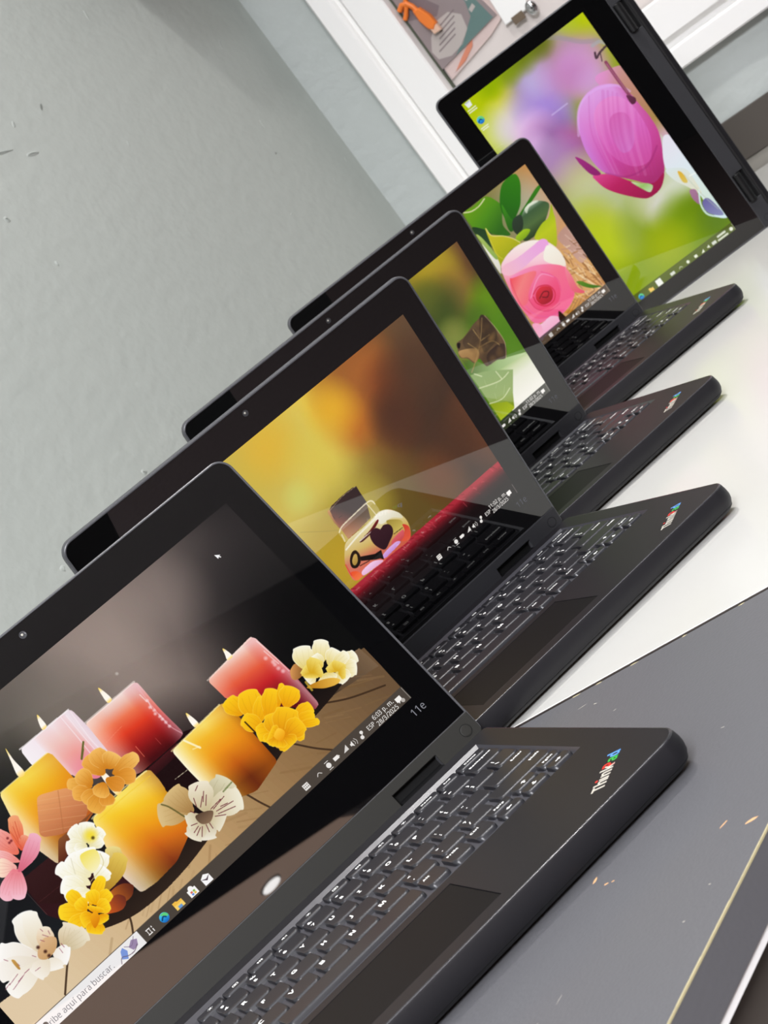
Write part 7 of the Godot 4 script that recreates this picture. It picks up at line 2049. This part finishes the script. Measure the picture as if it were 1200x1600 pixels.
func ceiling_panel(d: float, f: float, w: float, h: float, energy: float, glow: float, tint: String, label: String) -> void:
	var c := CORNER + BACK * d + LEFT * f
	var root := thing("light_panel", label, "lamp", Vector3(c.x, 2.5, c.z), Basis(BACK, Vector3.UP, LEFT))
	var s := Shape.new().frame(Vector3.ZERO, Vector3.RIGHT, Vector3.BACK, Vector3.UP)
	s.box(Vector3(-w * 500 - 20, -h * 500 - 20, -20), Vector3(w * 500 + 20, h * 500 + 20, 0))
	put("housing", s.mesh(), mats.white, root)
	s = Shape.new().frame(Vector3.ZERO, Vector3.RIGHT, Vector3.BACK, Vector3.UP)
	s.box(Vector3(-w * 500, -h * 500, -24), Vector3(w * 500, h * 500, -20))
	var m := plain("ffffff", 0.6)
	m.emission_enabled = true
	m.emission = Color(tint)
	m.emission_energy_multiplier = glow
	put("diffuser", s.mesh(), m, root)
	var area := AreaLight3D.new()
	area.name = "panel_light"
	area.area_size = Vector2(w, h)
	area.transform = Transform3D(Basis(Vector3.RIGHT, -PI / 2), Vector3(0, -0.027, 0))
	area.light_energy = energy
	area.light_color = Color(tint)
	area.area_normalize_energy = true
	area.area_range = 14.0
	area.shadow_enabled = true
	root.add_child(area)


func _ready() -> void:
	# camera: a phone held at a slant
	var cam := Camera3D.new()
	cam.name = "camera"
	cam.fov = rad_to_deg(2.0 * atan(800.0 / 2861.43))
	cam.near = 0.02
	var pitch := -0.1566
	var roll := -0.6534
	var ahead := Vector3(0, sin(pitch), -cos(pitch))
	var up := Vector3(0, cos(pitch), sin(pitch))
	var r := Vector3.RIGHT * cos(roll) + up * sin(roll)
	var u := -Vector3.RIGHT * sin(roll) + up * cos(roll)
	cam.transform = Transform3D(Basis(r, u, -ahead), Vector3(0, TY + 0.28566, 0))
	var optics := CameraAttributesPhysical.new()
	optics.frustum_focal_length = 12.0 * 2861.43 / 800.0
	optics.frustum_focus_distance = 1.0
	optics.exposure_aperture = 22.0
	cam.attributes = optics
	add_child(cam)
	cam.current = true
	# surroundings and exposure
	var we := WorldEnvironment.new()
	we.name = "surroundings"
	var env := Environment.new()
	env.background_mode = Environment.BG_COLOR
	env.background_color = Color(0.02, 0.02, 0.02)
	env.tonemap_mode = Environment.TONE_MAPPER_LINEAR
	env.tonemap_exposure = 1.0
	env.sdfgi_enabled = true
	env.ssao_enabled = true
	env.ssil_enabled = true
	we.environment = env
	add_child(we)
	materials()
	# the lights: ceiling panels, one of them added to fill the walls, and round lamps
	ceiling_panel(4.3, 4.6, 2.6, 2.6, 3.0, 0.2, "ffd6bc", "largest backlit ceiling panel, far in front of the table")
	ceiling_panel(1.6, 3.75, 1.2, 1.2, ADDED_PANEL, 2.5, "f8f9ff", "added square fill light on the ceiling behind the camera")  # added fill light without a known source, brightens the walls from the front
	ceiling_panel(0.98, 1.3, 0.3, 1.7, STRIP, 3.0, "f8f9ff", "long narrow ceiling light over the row of laptops")
	ceiling_lamp(0.55, 0.8, LAMP * 1.45, "round ceiling lamp nearest the room corner")
	ceiling_lamp(0.95, 2.3, LAMP * 0.5, "round ceiling lamp over the nearest laptop")
	ceiling_lamp(4.46, 3.54, 0.3, "small round ceiling lamp by the largest ceiling panel", 0.56, 2.476)
	build_room()
	build_tables()
	build_cabinet()
	# the five laptops
	laptop_meshes()
	var pics := []
	for e in [[1536, 864, 1.87], [1280, 720, 2.0], [1024, 576, 1.97], [1024, 576, 2.3], [576, 1024, 2.4]]:
		pics.append(Paint.new(e[0], e[1], e[2]))
	paint_candles(pics[0])
	pics[0].soften(0.72)
	pics[0].tray(true)
	pics[0].left_icons()
	pics[0].cursor(903, 122)
	paint_bottle(pics[1])
	paint_leaf(pics[2])
	paint_rose(pics[3])
	for k in [1, 2, 3]:
		pics[k].soften(0.5)
		pics[k].tray(false)
	paint_blossom(pics[4])
	pics[4].soften(0.45)
	portrait_signs(pics[4])
	var spots := [[-162.9, -880.2, 0.3748, 0.3212], [-41.64, -1156.5, 0.3861, -0.1498], [43.95, -1417.8, 0.3565, -0.1584], [170.55, -1684.0, 0.2283, -0.083]]
	var words := ["open black laptop in the foreground, its screen showing burning candles and flowers", "open black laptop showing a corked glass bottle with a heart and key", "open black laptop showing a withered brown leaf over a green one", "open black laptop showing a pink rose among green leaves"]
	for i in 4:
		var q = spots[i]
		var l := laptop(words[i], Transform3D(Basis(Vector3.UP, q[2]), Vector3(q[0] * MM, TY, q[1] * MM)), q[3], screen(pics[i], 1.0), false, Vector3.ZERO, "bar" if i == 0 else "bar_dark", "deck")
		var lid: Node3D = l.get_node("lid")
		clock(lid, "6:03 p. m." if i == 0 else "11:02 p. m.", "28/3/2025")
		if i == 0:
			text_on_lid(lid, "Escribe aqu\u00ed para buscar.", -SX + 113 * 0.2561, SY1 - 977 * 0.144, 3.1, mats.ink, "search_text", 1, 0.0, 0.95)
	# the fifth stands on its short side like an open book
	var face := Basis(Vector3.UP, -0.0698) * Basis(Vector3.UP, Vector3.LEFT, Vector3.BACK)
	var open := deg_to_rad(282.0 - 90.0)
	var shift := Vector3(0, 0, 0)
	var turn := face * Basis(Vector3.RIGHT, -open).inverse()
	var axis := Vector3(475.0, TY * 1000.0 + HALF, -1764.3)
	# the double hinge sets the base behind the edge of the lid
	shift = (face * Basis(Vector3.RIGHT, -open).inverse()).inverse() * (face * Vector3(0, 16.5, 6.0))
	laptop("open black laptop standing on its side, screen upright with a pink blossom", Transform3D(turn, (axis - turn * (Vector3(0, AXIS, 0) + shift)) * MM), open, screen(pics[4], 1.0), true, shift, "bar_dark")


const ADDED_PANEL := 24.5  # strength of the added fill light behind the camera
const STRIP := 0.8
const LAMP := 1.42


func materials() -> void:
	mats.deck = grain(plain("1b1a1d", 0.45, 0.4), 0.012, 0.12)
	mats.shell = grain(plain("4a4a4d", 0.38, 0.5), 0.012, 0.1)
	mats.key = plain("242428", 0.36, 0.5)
	mats.touchpad = plain("131314", 0.5, 0.25)
	mats.under = plain("161617", 0.5, 0.5)
	mats.edge = plain("2a292c", 0.2, 0.6)
	mats.rim = plain("3c3c41", 0.3, 0.6)
	mats.tray = plain("414146", 0.5, 0.4)
	mats.hinge = plain("0f0f10", 0.4, 0.4)
	mats.rubber = plain("101010", 0.8, 0.3)
	mats.black = plain("0a0a0a", 0.7, 0.3)
	mats.bar = grain(plain("1f1e1a", 0.6, 0.4), 0.01, 0.1)
	mats.bar_dark = grain(plain("242427", 0.6, 0.4), 0.01, 0.1)
	mats.glass = plain("060607", 0.012, 0.68)
	mats.lens = plain("3a3a3c", 0.25)
	mats.pale = plain("b8b4a8", 0.4)
	mats.mark = plain("5a5b60", 0.5)
	mats.legend = plain("f6f8f4", 0.6)
	mats.logo_grey = plain("c9c4b8", 0.3)
	mats.logo_red = plain("d8322c", 0.3)
	mats.logo_green = plain("2fae48", 0.3)
	mats.logo_blue = plain("5a9ae0", 0.3)
	mats.white = plain("f6f5f2", 0.35)
	mats.ink = plain("5a5658", 0.6)
	mats.shine = plain("000000", 0.5, 0.2)
	mats.shine.emission_enabled = true
	mats.shine.emission = Color("e8e4e0")
	mats.lamp = plain("ffffff", 0.5)
	mats.lamp.emission_enabled = true
	mats.lamp.emission = Color("fbf8f6")
	mats.lamp.emission_energy_multiplier = 12.0
	mats.wall = grain(plain("b6bbb5", 0.5, 0.4), 0.4, 0.16, 5)
	mats.back = grain(plain("bac0bd", 0.55, 0.4), 0.35, 0.3, 4)
	mats.far = plain("3e3c3a", 0.7)
	mats.table = plain("c6c5c0", 0.22, 0.5)
	mats.desk = grain(plain("5f5f62", 0.42, 0.5), 0.05, 0.12)
	mats.wood = plain("beb48c", 0.6)
	mats.chip = plain("d8a878", 0.6)
	mats.brown = plain("4a443e", 0.6)
	mats.gap_shade = plain("2a2220", 0.5)  # dark tone painted for the shade in the gap between the tables
	mats.nick = plain("7c807a", 0.7)
	mats.floor = grain(plain("6c605f", 0.3, 0.5), 0.3, 0.2)
	mats.ceiling = plain("dcdcda", 0.8)
	mats.dark = plain("2a2a2a", 0.7)
	mats.backing = plain("d8cfca", 0.6)
	mats.gasket = plain("4a5040", 0.6)
	mats.pouch = plain("d2bdb8", 0.2)
	mats.card_edge = plain("8d8080", 0.5)
	mats.teal = plain("5d7874", 0.5)
	mats.oval = plain("b4aba6", 0.5)
	mats.mauve = plain("77696c", 0.5)
	mats.salmon = plain("d28468", 0.5)
	mats.orange = plain("e87a2a", 0.45)
	mats.clear = plain("e0b8a0", 0.15)
	mats.tag_brown = plain("6a5a48", 0.6)
	mats.chrome = plain("c8c8c8", 0.15)
	mats.chrome.metallic = 1.0
	mats.trim = plain("8c8880", 0.6)


func build_room() -> void:
	var wl := struct("wall_left", room_box(-0.12, -0.12, 0.0, 8.0, 0.0, 2.5), mats.wall)
	struct("wall_back", room_box(0.0, -0.12, 6.0, 0.0, 0.0, 2.5), mats.back)
	struct("wall_right", room_box(6.0, -0.12, 6.12, 8.12, 0.0, 2.5), mats.far)
	struct("wall_front", room_box(-0.12, 8.0, 6.0, 8.12, 0.0, 2.5), mats.far)
	struct("floor", room_box(-0.12, -0.12, 6.12, 8.12, -0.1, 0.0), mats.floor)
	struct("ceiling", room_box(-0.12, -0.12, 6.12, 8.12, 2.5, 2.6), mats.ceiling)
	# lumps and chips in the plaster
	for e in [[609, 486, 24, 6, 0.1, 1], [542, 523, 4, 10, 0.78, -1], [715, 443, 10, 8, 0.6, 1], [178, 358, 7, 4, 0.2, 1], [241, 290, 4, 3, 0.0, 1], [348, 591, 4, 14, 0.2, 1], [694, 385, 5, 7, 0.2, 1], [91, 290, 4, 9, 0.2, 1], [446, 450, 4, 8, 0.3, 1], [792, 185, 9, 7, 0.2, 1], [970, 172, 8, 7, 0.0, 1], [28, 303, 4, 7, 0.4, 1], [604, 519, 5, 9, 0.7, 1], [120, 500, 3, 18, 0.75, 1], [652, 500, 40, 4, 0.12, 1], [160, 395, 3, 12, 0.1, 1]]:
		var s := Shape.new().frame(CORNER * 1000.0 + LEFT * e[0] + Vector3.UP * (TY * 1000.0 + e[1]), LEFT, Vector3.UP, BACK)
		var p := PackedVector2Array()
		for i in 12:
			var a := TAU * i / 12
			p.append(Vector2(cos(a) * e[2] * 0.5, sin(a) * e[3] * 0.5).rotated(e[4]) * rng.randf_range(0.75, 1.1))
		var flat := minf(e[2], e[3])
		s.loft(p, [[0.0, -0.2], [flat * 0.12, 0.35], [flat * 0.28, 0.6]] if e[5] > 0 else [[0.0, -0.2], [0.2, 0.3]], true, false)
		put("plaster_lump" if e[5] > 0 else "paint_nick", s.mesh(60.0), mats.wall if e[5] > 0 else mats.nick, wl)
	tag(put("ceiling_beam", slab(PackedVector2Array([Vector2(1000, 1500), Vector2(3600, 1500), Vector2(3600, 2240), Vector2(1000, 2200)]), 2200.0, 2500.0, 4.0), mats.dark), "dark ceiling beam between the table and the largest light panel", "beam")


func build_tables() -> void:
	var e := Vector2(0.893, 0.450)  # along the joint between the tables
	var f := Vector2(-0.6787, 0.7344)  # along the front edge of the grey desk
	var a := Vector2(211, -832)
	var b := a - e * 728.0
	var c := b + Vector2(-0.5, 0.866) * 900.0
	var d := a + f * 900.0
	var w := Vector2(-0.5, 0.866)
	var gy := TY * 1000.0
	var desk := thing("desk", "grey painted desk with chipped edges carrying the nearest laptop", "desk")
	put("tabletop", slab(PackedVector2Array([a, d, c, b]), gy - 19.0, gy, 0.6), mats.desk, desk)
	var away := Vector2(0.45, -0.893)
	put("gap_shade_strip", slab(PackedVector2Array([a + away * 2.4, a + away * 0.05, b + away * 0.05, b + away * 2.4]), gy - 19.0, gy + 0.1), mats.gap_shade, desk)  # flat dark strip standing in for the shaded gap to the white table
	var inner := Vector2(-0.7344, -0.6787)
	put("edge_strip", slab(PackedVector2Array([a + inner * 1.0, d + inner * 1.0, d + inner * 6.0, a + inner * 6.0]), gy - 23.0, gy - 19.0), mats.white, desk)
	put("front_panel", slab(PackedVector2Array([a + inner * 8.0 - e * 8.0, d + inner * 8.0, d + inner * 26.0, a + inner * 26.0 - e * 8.0]), 0.0, gy - 23.0), mats.brown, desk)
	put("side_panel", slab(PackedVector2Array([b + e * 20.0 + w * 30.0, b + e * 20.0 + w * 600.0, b + e * 40.0 + w * 600.0, b + e * 40.0 + w * 30.0]), 0.0, gy - 19.0), mats.brown, desk)
	# where the paint has worn off
	var t := 120.0
	while t < 420.0:
		var n := rng.randf_range(6.0, 26.0)
		var wide := rng.randf_range(0.25, 0.5)
		var q := a + f * t
		var s := Shape.new().frame(Vector3.ZERO, Vector3.RIGHT, Vector3.BACK, Vector3.UP)
		var ang := rng.randf_range(-0.004, 0.004)
		var p := PackedVector2Array([q - inner * 0.15, q + inner * wide, q + f * n + inner * wide * 0.8, q + f * n - inner * (0.15 + ang)])
		if Geometry2D.is_polygon_clockwise(p):
			p.reverse()
		s.loft(p, [[0.0, gy - 0.9], [0.0, gy + 0.06]])
		put("worn_edge", s.mesh(), mats.wood, desk)
		t += n + (rng.randf_range(0.0, 0.3) if rng.randf() < 0.75 else rng.randf_range(0.5, 3.0))
	t = 40.0
	while t < 330.0:
		var n := rng.randf_range(3.0, 7.0)
		put("worn_edge", flake(a - e * t + Vector2(0.45, -0.893) * -1.0, n, 1.2, e.angle()), mats.wood, desk)
		t += n + rng.randf_range(9.0, 34.0)
	for q in [[-23, -710, 4.5, 1.6, -0.9], [-20, -700, 2.4, 1.2, 0.5], [-17, -698, 1.6, 0.8, 0.2], [40, -663, 7.0, 2.4, 0.3], [31, -676, 5.0, 0.8, -0.4]]:
		put("paint_chip", flake(Vector2(q[0], q[1]), q[2], q[3], q[4]), mats.chip, desk)
	for q in [[26, -896, 3.0, 0.7, 0.9], [20, -905, 5.0, 0.5, 0.2], [31, -869, 2.0, 0.6, 0.1], [-4, -628, 1.4, 0.7, 0.0], [12, -640, 1.2, 0.6, 0.4], [-58, -640, 6.0, 0.3, -0.8], [-70, -634, 3.0, 0.3, -0.8], [60, -760, 2.4, 0.5, 0.7]]:
		put("paint_chip", flake(Vector2(q[0], q[1]), q[2], q[3], q[4]), mats.pale, desk)
	# the white table
	var wa := Vector2(150, -863) + Vector2(0.45, -0.893) * 3.4
	var wb := Vector2(652, -2114)
	var wc := Vector2(CORNER.x * 1000.0, CORNER.z * 1000.0) + Vector2(0.0, 4.0) + Vector2(2, 0)
	var wd := b + Vector2(0.45, -0.893) * 3.4
	var table := thing("table", "glossy white table carrying four of the laptops", "table")
	put("tabletop", slab(PackedVector2Array([wa, wd, wc, wb]), TY * 1000.0 - 30.0, TY * 1000.0, 1.0), mats.table, table)
	for q in [wa + Vector2(-30, -60), wd + Vector2(90, -40), wc + Vector2(20, 130), wb + Vector2(-90, 40)]:
		put("leg", slab(Shape.rounded(q.x - 22, q.y - 22, q.x + 22, q.y + 22, [6, 6, 6, 6], 3), 0.0, TY * 1000.0 - 30.0), mats.white, table)


func flake(c: Vector2, w: float, d: float, turn: float) -> ArrayMesh:
	var p := PackedVector2Array()
	for i in 9:
		var a := TAU * i / 9
		p.append(c + Vector2(cos(a) * w * 0.5, sin(a) * d * 0.5).rotated(turn) * rng.randf_range(0.65, 1.15))
	var s := Shape.new().frame(Vector3.ZERO, Vector3.RIGHT, Vector3.BACK, Vector3.UP)
	s.loft(p, [[0.0, TY * 1000.0 - 0.1], [0.0, TY * 1000.0 + 0.05]])
	return s.mesh()


func build_cabinet() -> void:
	# white moulded frame on the back wall, with things for sale behind its opening
	var cab := thing("display_cabinet", "white moulded wall cabinet frame on the back wall", "cabinet")
	var x0 := 80.0
	var x1 := 1000.0
	var y0 := 149.0
	var y1 := 900.0
	var profile := [[0.0, 2.0], [0.0, 21.0], [2.0, 23.0], [24.0, 23.0], [27.0, 20.0], [28.5, 15.0], [33.0, 14.0], [35.0, 18.0], [38.0, 24.0], [40.0, 26.0], [80.5, 26.0], [82.5, 24.0], [83.0, 6.0]]
	for side in 4:
		var s := Shape.new().frame(CORNER * 1000.0 + Vector3.UP * TY * 1000.0, BACK, Vector3.UP, LEFT)
		var ends := []
		for e in 2:
			var line := []
			for q in profile:
				var l: float = q[0]
				var c: Vector2 = [[Vector2(x0 + l, y1 - l), Vector2(x0 + l, y0 + l)], [Vector2(x0 + l, y0 + l), Vector2(x1 - l, y0 + l)], [Vector2(x1 - l, y0 + l), Vector2(x1 - l, y1 - l)], [Vector2(x1 - l, y1 - l), Vector2(x0 + l, y1 - l)]][side][e]
				line.append(s.at(c, q[1]))
			ends.append(line)
		for i in profile.size() - 1:
			s.quad(ends[0][i], ends[1][i], ends[1][i + 1], ends[0][i + 1])
		put("frame_rail" if side % 2 else "frame_post", s.mesh(25.0), mats.white, cab)
	put("back_panel", board([[x0 + 60, y0 + 60], [x1 - 60, y0 + 60], [x1 - 60, y1 - 60], [x0 + 60, y1 - 60]], 0.5, 2.0), mats.backing, cab)
	put("gasket", board([[163, 232], [165.5, 232], [165.5, 817], [163, 817]], 2.0, 8.0), mats.gasket, cab)
	tag(put("pouch", board([[167, 300], [240, 314], [262, 322], [268, 336], [272, 380], [266, 440], [168, 440]], 2.6, 5.0, 0.8), mats.pouch), "pinkish clear plastic pouch lying behind the printed card in the cabinet", "pouch")
	var card := put("printed_card", board([[165.8, 317.5], [261, 330], [252, 384], [240, 440], [165.8, 440]], 5.4, 7.0), mats.card_edge)
	tag(card, "grey printed card with a pale oval and teal border in the cabinet", "card")
	for e in [[[[190, 321], [256, 330], [251, 360], [243, 400], [232, 432], [220, 430], [233, 395], [239, 365], [234, 347], [214, 333]], mats.teal], [[[170, 330], [186, 324], [206, 327], [222, 338], [226, 356], [214, 368], [196, 368], [178, 356], [168, 342]], mats.oval], [[[168, 410], [196, 404], [210, 380], [200, 372], [168, 388]], mats.mauve]]:
		put("print", board(e[0], 7.0, 7.15), e[1], card)
	for i in 5:
		put("print", board([[176 + i * 5, 336 + i * 6], [206 + i * 4, 341 + i * 6], [206 + i * 4, 342.5 + i * 6], [176 + i * 5, 337.5 + i * 6]], 7.15, 7.25), mats.mauve, card)
	for i in 4:
		put("print", board([[238 + i * 3, 350 + i * 14], [246 + i * 2, 353 + i * 14], [245 + i * 2, 358 + i * 14], [237 + i * 3, 355 + i * 14]], 7.15, 7.25), mats.oval, card)
	tag(put("salmon_strip", board([[178, 306], [196, 309], [214, 318], [219, 325], [208, 322], [192, 314]], 5.2, 5.8), mats.salmon), "thin salmon pink strip below the printed card", "strip")
	# orange cable with its plug
	var cable := thing("orange_cable", "orange network cable with plug hanging before the printed card", "cable")
	var s := Shape.new()
	s.tube(PackedVector3Array([wall_at(167, 404, 12), wall_at(174, 408, 13), wall_at(180, 406, 13), wall_at(184, 399, 13), wall_at(185.5, 392, 13)]), 3.4, 10)
	s.tube(PackedVector3Array([wall_at(166, 392, 11), wall_at(171, 396, 11.5), wall_at(177, 403, 12), wall_at(186, 418, 12)]), 3.0, 10)
	put("cord", s.mesh(60.0), mats.orange, cable)
	put("plug_boot", board([[181.5, 394], [190, 393], [196, 378], [197, 366], [190, 361], [184.5, 366], [181, 380]], 8.0, 17.0, 1.5), mats.orange, cable)
	put("plug_tip", board([[186, 366], [197, 365], [197.5, 356], [187, 356.5]], 9.0, 16.0, 0.8), mats.clear, cable)
	tag(put("white_box", board([[264, 313], [300, 313], [306, 345], [306, 440], [272, 440], [266, 345]], 3.0, 12.0, 1.0), mats.white), "white boxed item right of the printed card in the cabinet", "box")
	tag(put("brown_tag", board([[275, 306], [291, 306], [291, 316], [275, 316]], 12.2, 14.0, 0.4), mats.tag_brown), "small brown rectangular tag below the white box", "tag")
	var fit := thing("metal_fitting", "small shiny metal fitting beside the white box", "fitting")
	var m := Shape.new().frame(wall_at(303, 311, 12), BACK, Vector3.UP, LEFT)
	m.loft(Shape.disc(Vector2.ZERO, 7, 9, 20), [[0.0, 0.0], [0.0, 3.0], [2.0, 5.0], [4.0, 5.5]])
	put("flange", m.mesh(), mats.chrome, fit)
	m = Shape.new().frame(wall_at(303, 311, 17), BACK, Vector3.UP, LEFT)
	m.loft(Shape.disc(Vector2.ZERO, 2.6, 2.6, 14), [[0.0, 0.0], [0.0, 3.0], [1.2, 4.2]])
	put("knob", m.mesh(), mats.chrome, fit)
	# strips along the foot of the back wall
	tag(put("added_shadow_box", room_box(0.0, 0.13, 0.09, 0.24, TY + 0.615, TY + 0.72), mats.under), "added unseen box casting a soft shadow on the left wall", "box")  # added out of view only to throw the soft shadow near the corner
	struct("trim_1", board([[80, 17], [1100, 17], [1100, 69], [80, 69]], 0.0, 6.0, 1.0), mats.brown)
	struct("trim_2", board([[80, -2], [1100, -2], [1100, 16.6], [80, 16.6]], 0.0, 3.0), mats.trim)


func portrait_signs(k: Paint) -> void:
	k.swirl(224, 989, 20)
	k.shape([290, 982, 305, 982, 309, 985, 324, 985, 324, 998, 290, 998], "f0c860")
	k.rect(356, 974, 398, 999, "f0f2ea")
	k.rect(468, 984, 502, 996, "d8dcd0")
	k.line([540, 993, 552, 987, 564, 993], 2.0 / k.px, "e8ecd8", 1.0)
	k.ring(614, 990, 9, 2.5, "e8ecd8")
	k.rect(668, 985, 690, 996, "e8ecd8")
	k.shape([722, 997, 746, 997, 746, 984], "e8ecd8")
	k.shape([775, 988, 782, 988, 792, 983, 792, 998, 782, 993, 775, 993], "e8ecd8")
	k.rect(815, 985, 848, 997, "d8dcd0")
	k.rect(868, 978, 936, 985, "d8dcc8")
	k.rect(860, 991, 944, 998, "d8dcc8")
	k.ring(977, 988, 11, 2.5, "e8ecd8")
	k.shape([18, 4, 62, 2, 58, 24, 24, 26], "e4e8e8")
	k.shape([22, 4, 58, 3, 54, 8, 26, 9], "b8c0c8")
	for y in [32, 41]:
		k.rect(8, y, 74, y + 4, "e8ead0")
	k.swirl(44, 88, 26)
	k.rect(10, 114, 70, 118, "e8ead0")
	k.rect(14, 122, 64, 126, "e8ead0")
